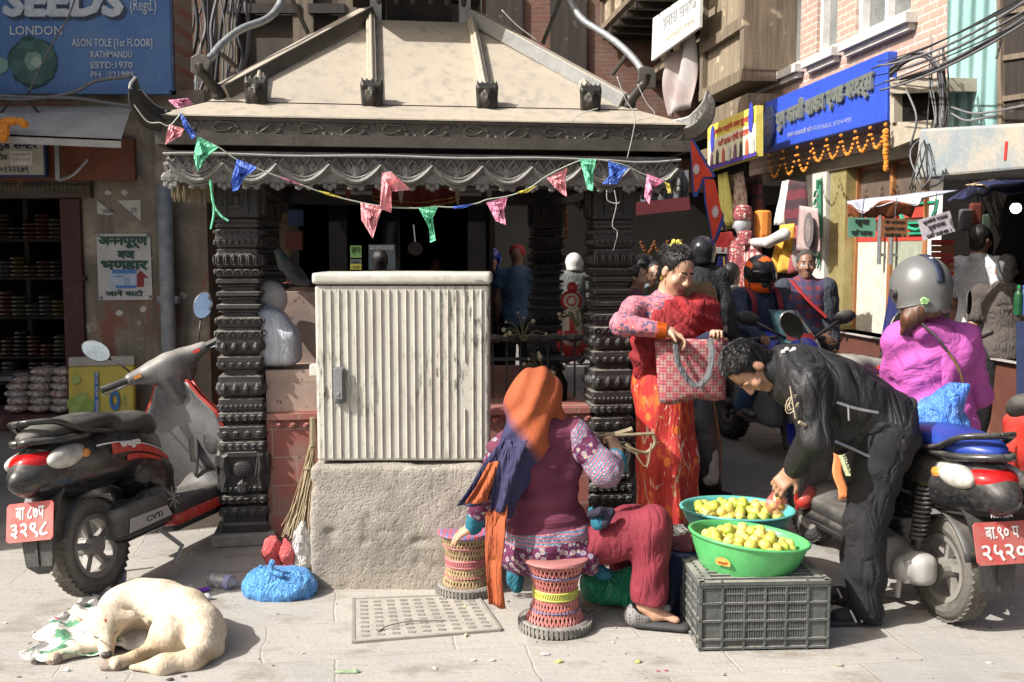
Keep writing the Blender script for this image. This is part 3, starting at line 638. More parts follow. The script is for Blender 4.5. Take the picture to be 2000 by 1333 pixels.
b.box(W(SP / 2, -.095, zp - .022), (SP / 2 - .13, .012, .016), MW)
for i in range(24): b.ball(W(.2 + i * .0765, -.09, zp - .07), (.032, .014, .022), 6, MW); b.ball(W(.2 + i * .0765, -.1, zp - .066), (.014, .012, .012), 5, MW)
b.build('plinth_frieze', M_REDT, pv)
z2, z3 = zf(722, 5.62), zf(572, 5.9)
b = B(); b.box(W(.47, .58, (zp + z2) / 2 + .002), (.34, .65, (z2 - zp) / 2), MW); b.build('lower_ledge', M_PINKT, pv)
b = B(); b.box(W(.5, .76, (z2 + z3) / 2 + .002), (.31, .46, (z3 - z2) / 2), MW); b.build('upper_ledge', M_PINKT, pv)
# roof
ZE0, ZE1, ZT = 2.31, 2.40, 3.20; E = .345; cx0 = SP / 2; HE = SP / 2 + E; HT = .33
def RF(x, y, z): return W(cx0 + x, cx0 + y, z)
zft = P(335, 222, 5.18).z; zfb = P(313, 281, 5.18).z; zlt = zfb - .01; zlb = P(330, 362, 5.22).z
zet = zft - .008
b = B()
def frus(b, h0, z0, h1, z1):
    for i in range(4):
        a, c_ = [(-1, -1), (1, -1), (1, 1), (-1, 1)][i], [(1, -1), (1, 1), (-1, 1), (-1, -1)][i]
        b.quad(RF(a[0] * h0, a[1] * h0, z0), RF(c_[0] * h0, c_[1] * h0, z0), RF(c_[0] * h1, c_[1] * h1, z1), RF(a[0] * h1, a[1] * h1, z1))
HL = HE - .21; ZL = zet + .105
frus(b, HE + .03, zet, HL, ZL); b.quad(*[RF(x * (HE + .03), y * (HE + .03), zet - .004) for x, y in ((-1, -1), (1, -1), (1, 1), (-1, 1))]); b.build('eave_sheet', M_ROOF, pv)
ZT = P(740, 46, 6.52).z
b = B(); frus(b, HL - .003, ZL + .006, HT, ZT); b.quad(*[RF(x * HT, y * HT, ZT) for x, y in ((-1, -1), (1, -1), (1, 1), (-1, 1))]); b.build('roof_slope', M_ROOF, pv)
def onroof(x, s, off=0.0):
    """point of the front slope: x along the eave, s from 0 (lip) to 1 (top)"""
    y = -(HL + (HT - HL) * s); return RF(x, y, ZL + .006 + (ZT - ZL) * s) + Vector(off * MW @ V(0, -.6, .8))
for x, s1, wd in ((-.93, .24, .05), (-.315, 1, .05), (.315, 1, .05), (.9, .24, .05)):
    b = B(); a, c_ = onroof(x, .0, .02), onroof(x, s1, .02); nrm = (MW @ V(0, -.6, .8)); b.bar(a, c_, .055, .05, up=nrm); b.bar(onroof(x, 0, .045), onroof(x, s1, .045), .02, .03, up=nrm); b.build('roof_rib', M_ROOF, pv, bevel=.012)
for x in (-.93, -.315, .315, .9):             # crowned faces closing the ribs
    s = S(.012); c0 = RF(x, -HL - .01, ZL + .055); T = lambda a, e, z: c0 + MW @ V(a, e, z)
    s.box(T(0, .01, 0), (.055, .02, .075), .018, MW); s.ell(T(0, -.012, -.005), (.036, .028, .05), MW); s.cap(T(0, -.04, .01), T(0, -.042, -.015), .007, .011); s.cap(T(-.018, -.036, .018), T(-.008, -.037, .02), .005); s.cap(T(.018, -.036, .018), T(.008, -.037, .02), .005); s.cap(T(-.012, -.035, -.03), T(.012, -.035, -.03), .005)
    for i in range(5): s.cap(T((i - 2) * .024, 0, .06), T((i - 2) * .028, -.004, .092), .012, .004)
    for e in (-1, 1): s.cap(T(e * .05, -.005, .05), T(e * .046, 0, -.06), .014, .01)
    s.cap(T(-.045, -.02, .045), T(.045, -.02, .045), .008)
    s.build('rib_face', M_BRONZE, pv, h=.006)
for sx in (-1, 1):
    for sy in (-1, 1):
        b = B(); a = RF(sx * (HL - .06), sy * (HL - .06), ZL + .055); c_ = RF(sx * HT, sy * HT, ZT + .035); b.bar(a, c_, .115, .085); b.build('hip_ridge', M_ROOF, pv, bevel=.006)
        if sy > 0: continue
        b = B()                                # the flat side of the box ridge is plated in a darker tone
        d = (c_ - a).normalized(); sd = d.cross(V(0, 0, 1)).normalized() * .0595 * (1 if (d.cross(V(0, 0, 1))).y < 0 else -1); b.bar(a + sd, c_ + sd, .003, .074); b.build('ridge_side', M_ZINC if sx < 0 else mat('ridge_grey', (.27, .27, .26), .5, .2, c2=(.2, .2, .19), ns=8), pv)
        # leaf finial at the foot of the hip
        o = RF(sx * (HL - .05), sy * (HL - .05), ZL + .05); dv = MW @ V(sx * .7, sy * .7, 0); s = S(.015)
        s.cap(o, o + dv * .09 + V(0, 0, .09), .032, .026, flat=(MW @ V(-sx, sy, 0), 1.0)); q = o + dv * .11 + V(0, 0, .12)
        for k in range(5): a_ = (k - 2) * .5; s.cap(q - V(0, 0, .02), q + dv * (.03 * math.cos(a_)) + (MW @ V(-sx * .7, sy * .7, 0)) * .045 * math.sin(a_) + V(0, 0, .03), .013, .004)
        s.cap(o + V(0, 0, -.02), o - dv * .02 + V(0, 0, .02), .042, .038); s.build('hip_finial', M_BRONZE, pv, h=.007)
        # upswept horn at the eave corner
        o = RF(sx * (HE + .0), sy * (HE + .0), zet - .03); pts = curve([o - dv * .12 + V(0, 0, .01), o + dv * .03 + V(0, 0, .015), o + dv * .105 + V(0, 0, .07), o + dv * .135 + V(0, 0, .14), o + dv * .125 + V(0, 0, .205)], 6); n = len(pts); b = B(); rings = []
        for i, p in enumerate(pts):
            f = i / (n - 1); tn = (pts[min(i + 1, n - 1)] - pts[max(i - 1, 0)]).normalized(); sd = (MW @ V(-sx * .707, sy * .707, 0)); up = sd.cross(tn) * (1 if sd.cross(tn).z > 0 or sd.cross(tn).dot(dv) < 0 else -1); wv = .058 * math.sin(math.pi * min(1, .25 + f * .75)) + .004; th = .035 * (1 - f) + .006
            rings.append([p + up * wv * cx + sd * th * sy_ for cx, sy_ in ((1, -.3), (1, .3), (0, 1), (-1, .3), (-1, -.3), (0, -1))])
        b.loft(rings); b.build('corner_horn', M_BRONZE, pv, smooth=False); b = B(); b.tube([r_[0].lerp(r_[1], .5) for r_ in rings], .008, 6); b.build('lit_horn_lip', M_EDGE, pv)  # pale rim paints in the sunlit upper lip of the horn
# fascia with scroll relief, and the pierced valance beneath
for fx, nm in ((0, 'fascia'), (1, 'fascia'), (2, 'fascia'), (3, 'fascia')):
    M = MW @ Matrix.Rotation(fx * math.pi / 2, 3, 'Z'); c0 = RF(0, 0, 0); T = lambda x, y, z: c0 + M @ V(x, y, z); b = B(); L = HE
    zc, hh = (zft + zfb) / 2, (zft - zfb) / 2
    b.box(T(0, -L, zc), (L - .011 * (fx % 2), .01, hh), M); b.box(T(0, -L - .014, zfb + .03), (L + (.004 if fx % 2 else .02), .006, .03), M); b.box(T(0, -L - .014, zft - .014), (L + (.004 if fx % 2 else .02), .007, .012), M)
    if fx in (0, 1, 3):
        n = 13
        for i in range(n):
            x = -L + .1 + (2 * L - .2) * i / (n - 1); sgn = 1 if i % 2 else -1; zz = zc + .012
            b.tube([T(x + .075 * math.cos(a) * (1 - a / 9), -L - .014, zz + sgn * .036 * math.sin(a) * (1 - a / 9)) for a in [k * .55 for k in range(13)]], [.0075 * (1 - k / 20) for k in range(13)], 5); b.tube([T(x + .075 + .05 * math.cos(a), -L - .012, zz - sgn * (.02 + .03 * math.sin(a))) for a in [k * .6 for k in range(9)]], .005, 4); b.tube([T(x - .09 + .18 * k / 8, -L - .012, zz + sgn * .042 * math.cos(k * .4)) for k in range(9)], .006, 4)
            b.ball(T(x + .085, -L - .012, zz - sgn * .02), (.014, .008, .014), 6, M); b.ball(T(x - .02, -L - .012, zz + sgn * .03), (.03, .008, .012), 6, M)
    b.build(nm, M_ZINC, pv)
    b = B(); y = -L + .035; n = 10; hw = L - .04; wv = 2 * hw / n
    if fx != 2:
        b.box(T(0, y, zlt - .03), (hw, .012, .012), M)
        for i in range(n):
            x0 = -hw + i * wv; zt_, zz = zlt - .03, zlb; dep = zt_ - zz
            arc = [T(x0 + wv * k / 10, y, zt_ - .05 - (dep - .075) * math.sin(math.pi * k / 10) ** .9) for k in range(11)]
            b.tube(arc, .033, 6, flat=.5); b.tube([p + V(0, 0, -.022) + M @ V(0, -.01, 0) for p in arc], .007, 4); b.tube([p + V(0, 0, .022) + M @ V(0, -.01, 0) for p in arc], .007, 4); b.tube([p + V(0, 0, .045) for p in arc[1:-1]], .012, 5)
            for k in range(1, 10, 1): b.ball(arc[k] + M @ V(0, -.012, 0), .011, 5)
            for k in (2, 4, 6, 8): b.ball(arc[k] + V(0, 0, -.03), (.022, .01, .018), 6, M)
            b.add([p + M @ V(0, .012, 0) for p in arc] + [T(x0 + wv, y + .012, zt_), T(x0, y + .012, zt_)], [tuple(range(13))])
            b.ball(T(x0, y, zz + .045), (.05, .012, .03), 8, M)
            for k in range(5): b.ball(T(x0 + .032 * math.cos(k * .785 + math.pi), y, zz + .035 + .04 * math.sin(k * .785 + math.pi)), (.018, .012, .018), 6, M)
            xm = x0 + wv / 2; b.ball(T(xm, y, zt_ - .085), (.036, .016, .036), 8, M); b.ball(T(xm - .04, y, zt_ - .065), (.022, .012, .03), 6, M); b.ball(T(xm + .04, y, zt_ - .065), (.022, .012, .03), 6, M)
            zig = [T(x0 + wv * k / 8, y - .004, zt_ - (.02 if k % 2 else .065)) for k in range(9)]; b.tube(zig, .012, 4); b.tube([p + V(0, 0, -.03) for p in zig], .008, 4)
        b.build('pierced_valance', mat('valance_metal', (.2, .195, .18), .6, .1, c2=(.12, .115, .105), ns=14, bump=.4), pv)
b = B(); a, c_ = P(318, 300, 5.13), P(1330, 314, 5.58); b.tube([a.lerp(c_, i / 20) + V(0, 0, .004 * math.sin(i)) - V(0, 0, .012 * math.sin(math.pi * min(1, (20 - i) / 3)) if i > 17 else 0) for i in range(21)], .0065, 6); b.build('conduit', mat('conduit_grey', (.33, .32, .3), .6), pv)
b = B(); b.quad(*[RF(x * (HE - .03), y * (HE - .03), zft - .05) for x, y in ((-1, -1), (1, -1), (1, 1), (-1, 1))]); b.build('soffit', M_DKWOOD, pv)
# hanging spikes under the valance corner
b = B(); random.seed(3)
for i in range(26):
    p = P(335 + i * 3.2, 356 + (i % 3) * 4, 5.3 + (i % 4) * .06); b.lathe([(.002, -.075 - .03 * random.random()), (.009, 0)], p, 4)
b.build('spike_fringe', mat('brass_spike', (.22, .18, .11), .5, .5), pv)
# upper tier: lantern posts, cornice with bells, small roof
for sx in (-1, 1):
    for sy in (-1, 1): b = B(); b.box(RF(sx * (HT - .05), sy * (HT - .05), ZT + .13), (.035, .035, .128), MW); b.build('lantern_post', mat('pale_post', (.42, .43, .42), .6), pv)
b = B(); b.box(RF(0, 0, ZT + .34), (HT + .1, HT + .1, .09), MW); b.box(RF(0, .04, ZT + .13), (HT - .12, HT - .12, .125), MW); b.build('lantern_cornice', M_DKWOOD, pv)
b = B(); frus(b, HT + .42, ZT + .43, .12, ZT + .95); b.quad(*[RF(x * (HT + .42), y * (HT + .42), ZT + .428) for x, y in ((-1, -1), (1, -1), (1, 1), (-1, 1))]); b.build('lantern_roof', M_ROOF, pv)
for i in range(6):
    b = B(); p = RF(-.26 + i * .105, -HT - .06, ZT + .25); b.tube([p, p - V(0, 0, .1)], .003, 4); b.lathe([(.004, -.1), (.014, -.11), (.02, -.135), (.016, -.16), (.004, -.17)], p, 8); b.build('wind_bell', M_BRONZE if i else M_ZINC, pv)
# the long metal streamers that run up beside the roof
for sx, px, plate, struts in ((-1, [(388, 126), (412, 112), (432, 88), (470, 58), (520, 38), (545, 12), (560, -30)], [(372, 112), (386, 104), (402, 108), (412, 120), (404, 142), (390, 150), (372, 142)], [((430, 104), (462, 132)), ((568, -6), (602, 66))]),
        (1, [(1262, 150), (1240, 118), (1212, 90), (1180, 66), (1142, 42), (1118, 12), (1100, -30)], [(1248, 132), (1262, 129), (1277, 134), (1282, 148), (1281, 172), (1262, 174), (1245, 160)], [((1224, 108), (1196, 146)), ((1096, -4), (1060, 86))])):
    d = 5.45 if sx < 0 else 5.85
    b = B(); pts = [P(x, y, d + i * .1) for i, (x, y) in enumerate(px)]; b.tube(curve(pts, 6), .022, 8); b.build('streamer', mat('streamer_metal', (.3, .31, .31), .5, .4, c2=(.2, .21, .21), ns=30, bump=.5), pv, smooth=True)
    b = B(); b.slab([P(x, y, d - .03) for x, y in plate], (0, .02, 0)); b.build('streamer_plate', M_ZINC, pv, bevel=.005)
    for i, (p, q) in enumerate(struts): b = B(); b.tube([P(*p, d + .15 + i * .5), P(*q, d + .25 + i * .45)], .013, 6); b.build('strut', M_ZINC, pv)
# what hangs and stands inside
cl = NT('red_gold_cloth'); x = cl.xyz(); M_RCLOTH = cl.done(cl.mix(cl.ramp(cl.noise(30, 3), .4, .7), (.14, .012, .012), (.08, .008, .008)), .7)
sw = thing('red_canopy_cloth', 'dark red cloth with gold trim draped under the pavilion roof', 'cloth', P(810, 380, 6.6))
a, c_ = P(728, 352, 6.6), P(896, 352, 6.6)
b = B(); b.grid(lambda u, v: a.lerp(c_, u) - V(0, .03 * math.sin(u * 19), v * (.13 + .05 * math.sin(math.pi * u))), 24, 6); b.build('cloth', M_RCLOTH, sw, smooth=True, solid=.006)
b = B()
for f in (.8, .98): b.tube([a.lerp(c_, u / 24) - V(0, .03 * math.sin(u / 24 * 19) + .014, f * (.13 + .05 * math.sin(math.pi * u / 24))) for u in range(25)], .005, 5)
b.build('gold_trim', mat('gold', (.5, .33, .05), .4, .6), sw)
for i, (x, y, h, c, lb) in enumerate(((775, 356, 42, (.35, .33, .3), 'faded grey pennant hanging inside the pavilion by the red cloth'), (886, 352, 50, (.3, .26, .2), 'faded tan pennant at the end of the red canopy cloth'), (672, 352, 48, (.16, .02, .02), 'small dark red pennant strip hanging inside the pavilion'), (948, 354, 46, (.3, .25, .22), 'brownish tattered pennant hanging behind the valance'))):
    b = B(); p = P(x, y, 6.4); b.slab([p, p + V(.05, 0, 0), p + V(.03, 0, -h * .0033), p + V(.015, 0, -h * .0028)], (0, .003, 0)); tag(b.build('faded_pennant', mat('faded%d' % i, c)), lb, 'pennant')
ib = B(); ib.tube([P(655, 362, 6.9), P(1000, 368, 6.9)], .02, 8); ib.tube([P(655, 375, 7.0), P(940, 378, 7.0)], .02, 8); tag(ib.build('hanging_rail', mat('rail_grey', (.3, .29, .27), .5)), 'pair of grey rails under the pavilion roof', 'rail')
# offerings rail and clutter on the plinth behind the seated woman
ra = thing('offering_rail', 'dark low metal rail with ledge along the pavilion plinth', 'rail', W(1.6, .35, zp))
b = B()
for i in range(9): b.bar(W(1.28 + i * .085, .3, zp), W(1.28 + i * .085, .3, zp + .36), .012)
b.bar(W(1.1, .3, zp + .24), W(2.0, .3, zp + .24), .014, .02); b.build('bars', M_WIRE, ra)
b = B()
for i in range(7): b.ball(W(1.22 + i * .12, .26, zp + .37), (.055, .06, .028), 8)
b.bar(W(1.12, .28, zp + .37), W(2.0, .28, zp + .37), .1, .03); b.build('ledge', M_STONE, ra)
random.seed(12)
for i, (x, z, lb) in enumerate(((1.62, .42, 'wilted flower sprig with pale buds on the offering rail'), (1.74, .18, 'dry flower sprig with small yellow heads below the rail ledge'), (1.95, .5, 'arching dry flower stem leaning on the dark pillar'))):
    fl = thing('flower_sprig', lb, 'flowers', W(x, .2, zp + z)); b, c2 = B(), B()
    for k in range(8):
        q = W(x, .18, zp + z - .06); e = q + V(random.uniform(-.12, .14), random.uniform(-.06, .04), random.uniform(.02, .2)); b.tube(curve([q, (q + e) / 2 + V(0, 0, .04), e], 5), .004, 4); c2.ball(e, random.uniform(.008, .018), 6)
    b.build('stems', mat('dry_stem', (.1, .11, .05)), fl); c2.build('buds', mat('pale_bud', (.3, .3, .2) if i != 1 else (.42, .3, .04)), fl)
b = B(); b.lathe([(.05, 0), (.06, .1), (.03, .16), (.02, .2), (.028, .215)], W(1.83, .16, zp), 12); tag(b.build('black_bottle', M_BLACK), 'squat black pot standing on the plinth near the dark pillar', 'pot')
b = B(); b.lathe([(.045, 0), (.05, .11), (.05, .12), (.04, .122)], W(1.7, .12, zp), 12); tag(b.build('black_tin', M_BLACK), 'plain black tin on the plinth beside the squat pot', 'tin')
pb = B(); pb.box(P(575, 470, 7.3), (.06, .02, .07)); tag(pb.build('red_box', mat('dull_red', (.15, .03, .03)), bevel=.004), 'dull red box on the dark wall behind the pigeon', 'box')
pb = B(); pb.box(P(578, 426, 7.35), (.055, .02, .06)); tag(pb.build('blue_box', mat('dull_blue', (.03, .07, .2)), bevel=.004), 'dull blue packet above the red box inside the pavilion', 'box')
pb = B(); pb.ball(P(560, 460, 7.5), (.06, .02, .19), 10); tag(pb.build('wicker_tray', mat('wicker', (.2, .14, .08), c2=(.1, .07, .04), ns=40)), 'tan wicker tray standing on edge behind the pigeon', 'tray')
# ------------------------------------------------------------------ the street cabinet
cb_d = 4.80; cx0_, cx1_ = P(617, 720, cb_d).x, P(955, 720, cb_d).x; cz0, cz1, czt = P(786, 902, cb_d).z, P(786, 557, cb_d).z, P(786, 534, cb_d).z
t = NT('grimy_white_plastic'); z = t.xyz()
rub = t.math('MULTIPLY', t.ramp(t.noise(24, 6, t.mapped((2.4, 1, .5)), .72), .52, .6), t.ramp(t.noise(2.3, 3, t.mapped(loc=(1, 7, 2))), .42, .58))
c = t.mix(t.ramp(t.noise(3.5, 6, t.mapped((2.5, 2.5, .8)), .65), .45, .72), (.49, .475, .415), (.39, .365, .30)); c = t.mix(t.math('MULTIPLY', rub, .9), c, (.10, .09, .075)); c = t.mix(t.ramp(t.noise(11, 5, t.mapped((1, 1, 2)), .6), .66, .72), c, (.36, .31, .23)); t.bump(t.noise(40, 4), .002, .4); M_CAB = t.done(c, .5)
M_CABL = mat('lid_plastic', (.50, .485, .425), .5, c2=(.42, .40, .345), ns=5)
cb = thing('street_cabinet', 'grimy off-white ribbed utility cabinet with a grey handle', 'cabinet', ((cx0_ + cx1_) / 2, cb_d + .17, cz0))
xm, hx = (cx0_ + cx1_) / 2, (cx1_ - cx0_) / 2
b = B(); b.box((xm, cb_d + .175, (cz0 + cz1) / 2), (hx, .175, (cz1 - cz0) / 2 - .003)); b.build('body', M_CAB, cb, bevel=.012)
b = B(); n = 20; x0 = cx0_ + .036
for i in range(n):
    x = x0 + i * (2 * hx - .072) / (n - 1); zb_, zt_ = cz0 + .018, cz1 - .022
    segs = [(zb_, zt_)]
    if i in (2, 3): segs = [(zb_, zt_)]
    if i == 17: segs = [(zb_, cz0 + .26), (cz1 - .37, zt_)]
    for a, c_ in segs: b.bar((x, cb_d - .002, a), (x, cb_d - .002, c_), .007, .012, up=(0, 1, 0))
b.build('ribs', M_CAB, cb, bevel=.003)
s = S(.01); s.box((xm, cb_d + .172, (cz1 + czt) / 2 + .003), (hx + .012, .19, (czt - cz1) / 2 + .0), .014); s.ell((xm, cb_d + .17, czt - .008), (hx * .95, .17, .014)); s.build('lid', M_CABL, cb, h=.008)
b = B(); hxp = P(664, 752, cb_d); hh = (P(664, 717, cb_d).z - P(664, 788, cb_d).z) / 2; b.box((hxp.x, cb_d - .017, hxp.z), (.028, .015, hh)); b.build('handle', mat('handle_grey', (.13, .135, .14), .45), cb, bevel=.01)
b = B(); b.box((hxp.x, cb_d - .034, hxp.z + .005), (.017, .008, hh * .78)); b.ball((hxp.x, cb_d - .042, hxp.z - .04), (.008, .004, .012), 8); b.build('lever', mat('lever_grey', (.2, .205, .21), .4), cb, bevel=.006)
b = B(); q = P(935, 549, cb_d); b.box((q.x, cb_d - .0195, q.z), (.018, .002, .006)); b.build('badge', M_STEEL, cb)
b = B(); b.box((cx0_ - .02, cb_d + .06, P(608, 726, cb_d).z), (.02, .025, .03)); b.build('side_hinge', M_CABL, cb, bevel=.008)
pl0, pl1 = P(607, 1040, cb_d - .05).x, P(946, 1040, cb_d - .05).x; plz = cz0 - .008
t = NT('rough_plinth_concrete'); c = t.mix(t.ramp(t.noise(4, 6, None, .65), .4, .66), (.34, .31, .265), (.25, .225, .19)); c = t.mix(t.ramp(t.noise(3, 5, t.mapped(loc=(2, 2, 5), sc=(1, 1, .5))), .58, .68), c, (.12, .105, .088)); c = t.mix(t.ramp(t.xyz()[2], .12, .0), c, (.36, .31, .25)); t.bump(t.math('ADD', t.noise(95, 5, None, .65), t.math('MULTIPLY', t.ramp(t.noise(30, 4), .3, .5), .6)), .009, .9); M_PLIN = t.done(c, .95)
s = S(.02); s.box(((pl0 + pl1) / 2, cb_d + .17, plz / 2 - .02), ((pl1 - pl0) / 2, .24, plz / 2 + .02), .025)
tag(s.build('cabinet_plinth', M_PLIN, h=.012, warp=lambda q: vnoise(q, 6) * .008 + vnoise(q, 22, 2) * .003 + np.maximum(vnoise(q * np.array([1, 1, 1.6]), 12, 5) - .4, 0) * .03), 'rough grey concrete plinth under the ribbed utility cabinet', 'plinth')
dc = thing('drain_cover', 'square dusty drain cover with rows of studs set in the paving', 'drain cover', G(830, 1205))
q4 = [G(690, 1172, .003), G(930, 1163, .003), G(978, 1232, .003), G(690, 1256, .003)]; q4 = [Vector((p.x, p.y, 0)) for p in q4]
M_COVER = mat('dusty_cover', (.35, .325, .28), .9, c2=(.29, .27, .235), ns=7, bump=.6, bs=30)
b = B(); b.slab([p + V(0, 0, .0) for p in q4], (0, 0, .008)); bp = b; b = B()
for i in range(4): b.bar(q4[i] + V(0, 0, .005), q4[(i + 1) % 4] + V(0, 0, .005), .014, .012)
b.build('rim', mat('cover_rim', (.27, .25, .215), .9), dc)
b = bp
for i in range(9):
    for j in range(9):
        u, v = .08 + i * .105, .1 + j * .1; p = q4[0].lerp(q4[1], u).lerp(q4[3].lerp(q4[2], u), v)
        for k in (-1, 1): b.bar(p + V(-.016, .006 * k, .009), p + V(.016, .006 * k, .009), .007, .006, m=1)
b.build('plate', [M_COVER, mat('cover_stud', (.27, .25, .215), .9)], dc)
# ------------------------------------------------------------------ houses behind the pavilion
ah = thing('timber_house', 'dark brick and timber house with an open dark ground floor behind the pavilion', 'house', (-1.9, 10, 0))
DA = 10.0
b = B(); x0, x1, z0, z1 = rect(300, -500, 398, 330, DA); b.box(((x0 + x1) / 2, DA + .2, (2.6 + 7.5) / 2), ((x1 - x0) / 2, .2, 2.45))
x2 = P(720, 0, DA).x; b.box(((x1 + x2) / 2, DA + .35, 5.05), ((x2 - x1) / 2, .2, 2.45)); b.build('brick_wall', brick_mat('dark_brick', (.17, .08, .05), (.14, .075, .05), (.13, .11, .09), amt=.8, dirt=(.16, .125, .09)), ah)  # dark brown brick mottled with tan
x3 = P(935, 0, DA).x
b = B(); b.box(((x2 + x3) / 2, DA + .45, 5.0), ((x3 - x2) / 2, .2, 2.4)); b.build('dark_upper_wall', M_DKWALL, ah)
b = B()
for px, w_ in ((425, .17), (590, .1), (678, .09)): x = P(px, 60, DA).x; b.box((x, DA + .1, 5.05), (w_, .05, 2.44))
b.build('timber_posts', M_WOOD, ah)
b = B()
for px0, px1 in ((440, 582), (600, 672)):
    a, c_ = P(px0, 0, DA).x, P(px1, 0, DA).x
    for z in (3.35, 4.0, 4.65): b.box(((a + c_) / 2, DA + .06, z), ((c_ - a) / 2, .03, .045))
    b.box(((a + c_) / 2, DA + .14, 3.7), ((c_ - a) / 2, .01, .62), m=1)
b.build('window_rails', [M_DKWOOD, mat('old_shutter', (.075, .058, .042), .8, c2=(.05, .04, .03), ns=4)], ah)
xa, xb = P(405, 0, DA).x - .3, x3
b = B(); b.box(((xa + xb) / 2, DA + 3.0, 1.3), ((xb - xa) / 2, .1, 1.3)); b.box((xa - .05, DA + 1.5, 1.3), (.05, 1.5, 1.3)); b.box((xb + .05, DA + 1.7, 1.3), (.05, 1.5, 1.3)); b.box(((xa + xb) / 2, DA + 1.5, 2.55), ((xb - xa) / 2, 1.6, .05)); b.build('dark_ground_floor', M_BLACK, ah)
b = B()
for px in (560, 655, 760, 930):
    x = P(px, 500, DA).x; b.box((x, DA + .25, 1.3), (.09, .09, 1.3))
b.box(((xa + xb) / 2, DA + .25, 2.42), ((xb - xa) / 2, .12, .17)); b.build('ground_posts', M_BLACK, ah)  # wooden posts coloured black to put the recess's shade on them
# small things glimpsed in that dark ground floor
for i, (q, c, s, lb) in enumerate((((684, 480, 706, 504), (.10, .2, .05), 'खुला छ', 'small green sign in the dark behind the cabinet'), ((684, 507, 706, 523), (.09, .1, .1), 'पसल', 'small grey sign under the green sign in the dark'), ((684, 516, 706, 527), (.28, .26, .03), 'नयाँ', 'small yellow sign lowest of three in the dark'), ((720, 478, 772, 527), (.035, .045, .055), 'मनकामना', 'dark slate sign with pale Devanagari behind the cabinet'))):
    o = thing('small_sign', lb, 'sign', P(q[0], q[3], DA)); b = B(); fbox(b, *q, DA + .02 - i * .01, .01); b.build('board', mat('ss%d' % i, c), o)
    fwrite(s, q[0] + 2, q[1] + 3, q[2] - 3, q[1] + (12 if i == 3 else (q[3] - q[1]) * .7), DA + .018 - i * .01, mat('ss_ink', (.25, .25, .25)) if i == 3 else M_BLACK, o, .01)
hb = thing('spot_lamp', 'round metal reflector lamp hanging in the dark behind the cabinet', 'lamp', P(812, 480, 9.4)); b = B(); b.lathe([(.005, 0), (.03, .01), (.055, .05), (.07, .06)], P(812, 482, 9.4), 14, Matrix.Rotation(R(110), 3, 'X')); b.build('reflector', mat('reflector', (.35, .35, .36), .25, .9), hb); b = B(); b.tube([P(812, 482, 9.45), P(808, 440, 9.6)], .008, 5); b.build('cord', M_WIRE, hb)
# far brick house closing the lane
DF = 18.0
fh = thing('far_brick_house', 'tall dark brick house far behind, closing the lane', 'house', (.4, DF, 0))
b = B(); xa2, xb2 = P(880, 0, DF).x, P(1400, 0, DF).x; b.box(((xa2 + xb2) / 2, DF + .3, 7.5), ((xb2 - xa2) / 2, .3, 4.8)); b.build('brick_wall', brick_mat('far_brick', (.18, .075, .05), (.14, .06, .045), (.14, .12, .1), .24, .075, amt=.5), fh)
b = B(); b.box(((xa2 + xb2) / 2, DF + .4, 1.35), ((xb2 - xa2) / 2, .3, 1.35)); b.build('shaded_ground_floor', M_DKWALL, fh)  # near-black block painted in for the shade of open shop fronts
for px in (985, 1110):
    for z in (5.3, 8.2): x = P(px, 20, DF).x; b = B(); b.box((x, DF - .02, z), (.32, .05, .8)); b.build('window', M_DKWOOD, fh)
b = B(); x = P(936, 60, DF).x; b.tube([(x, DF - .06, 2.7), (x, DF - .06, 12)], .045, 8); b.build('white_pipe', M_WHITE, fh)
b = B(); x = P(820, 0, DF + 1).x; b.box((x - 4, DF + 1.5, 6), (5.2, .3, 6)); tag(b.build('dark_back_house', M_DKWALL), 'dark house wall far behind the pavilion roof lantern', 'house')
# ------------------------------------------------------------------ the street of shops: one facade plane running away from the viewer
Q0 = V(3.64, 9.65, 0); FU = V(-.1224, 1, 0).normalized(); FN = V(-1, -.1224, 0).normalized()
MF = Matrix((FU, FN, V(0, 0, 1))).transposed()
def fw(px, py, off=0.0): return onto(px, py, Q0 + FN * off, FN)
def fs_(px, py, off=0.0):
    p = fw(px, py, off); return (p - Q0).dot(FU), p.z
def fpt(s, off, z): return Q0 + FU * s + FN * off + V(0, 0, z)
def fb(b, s0, s1, z0, z1, o0, o1, m=0): return b.box(fpt((s0 + s1) / 2, (o0 + o1) / 2, (z0 + z1) / 2), (abs(s1 - s0) / 2, abs(o1 - o0) / 2, abs(z1 - z0) / 2), MF, m)
def fpoly(b, px, off, th=.02, m=0): return b.slab([fw(x, y, off) for x, y in px], FN * -th, m)
M_PINKBR = brick_mat('pink_brick', (.40, .265, .21), (.35, .23, .18), (.48, .43, .38), .24, .075, wall='y', amt=.25, dirt=(.46, .36, .3), ms=.012)
bh = thing('brick_house', 'pale pink brick house with white framed windows above the blue sign', 'house', Q0)
sL, sR = fs_(1466, 200)[0], fs_(1852, 200)[0]
zs = fs_(1567, 125)[1]; zsign = fs_(1610, 200, .1)[1] - .25
wins = [(fs_(1491, 100)[0], fs_(1563, 100)[0]), (fs_(1595, 80)[0], fs_(1634, 80)[0]), (fs_(1671, 40)[0], fs_(1778, 40)[0])]
b = B(); top = 8.0
fb(b, sR, sL, zsign - .35, zs, -.3, 0)
ed = [sL] + [v for wn_ in wins for v in wn_] + [sR]
for i in range(0, len(ed), 2): fb(b, ed[i + 1], ed[i], zs, top, -.3, 0)
for a, c_ in wins: fb(b, c_, a, zs + 2.1, top, -.3, 0)
b.build('brick_wall', M_PINKBR, bh)
M_GLASS = mat('window_glass', (.2, .21, .2), .12, 0, c2=(.12, .125, .12), ns=2)
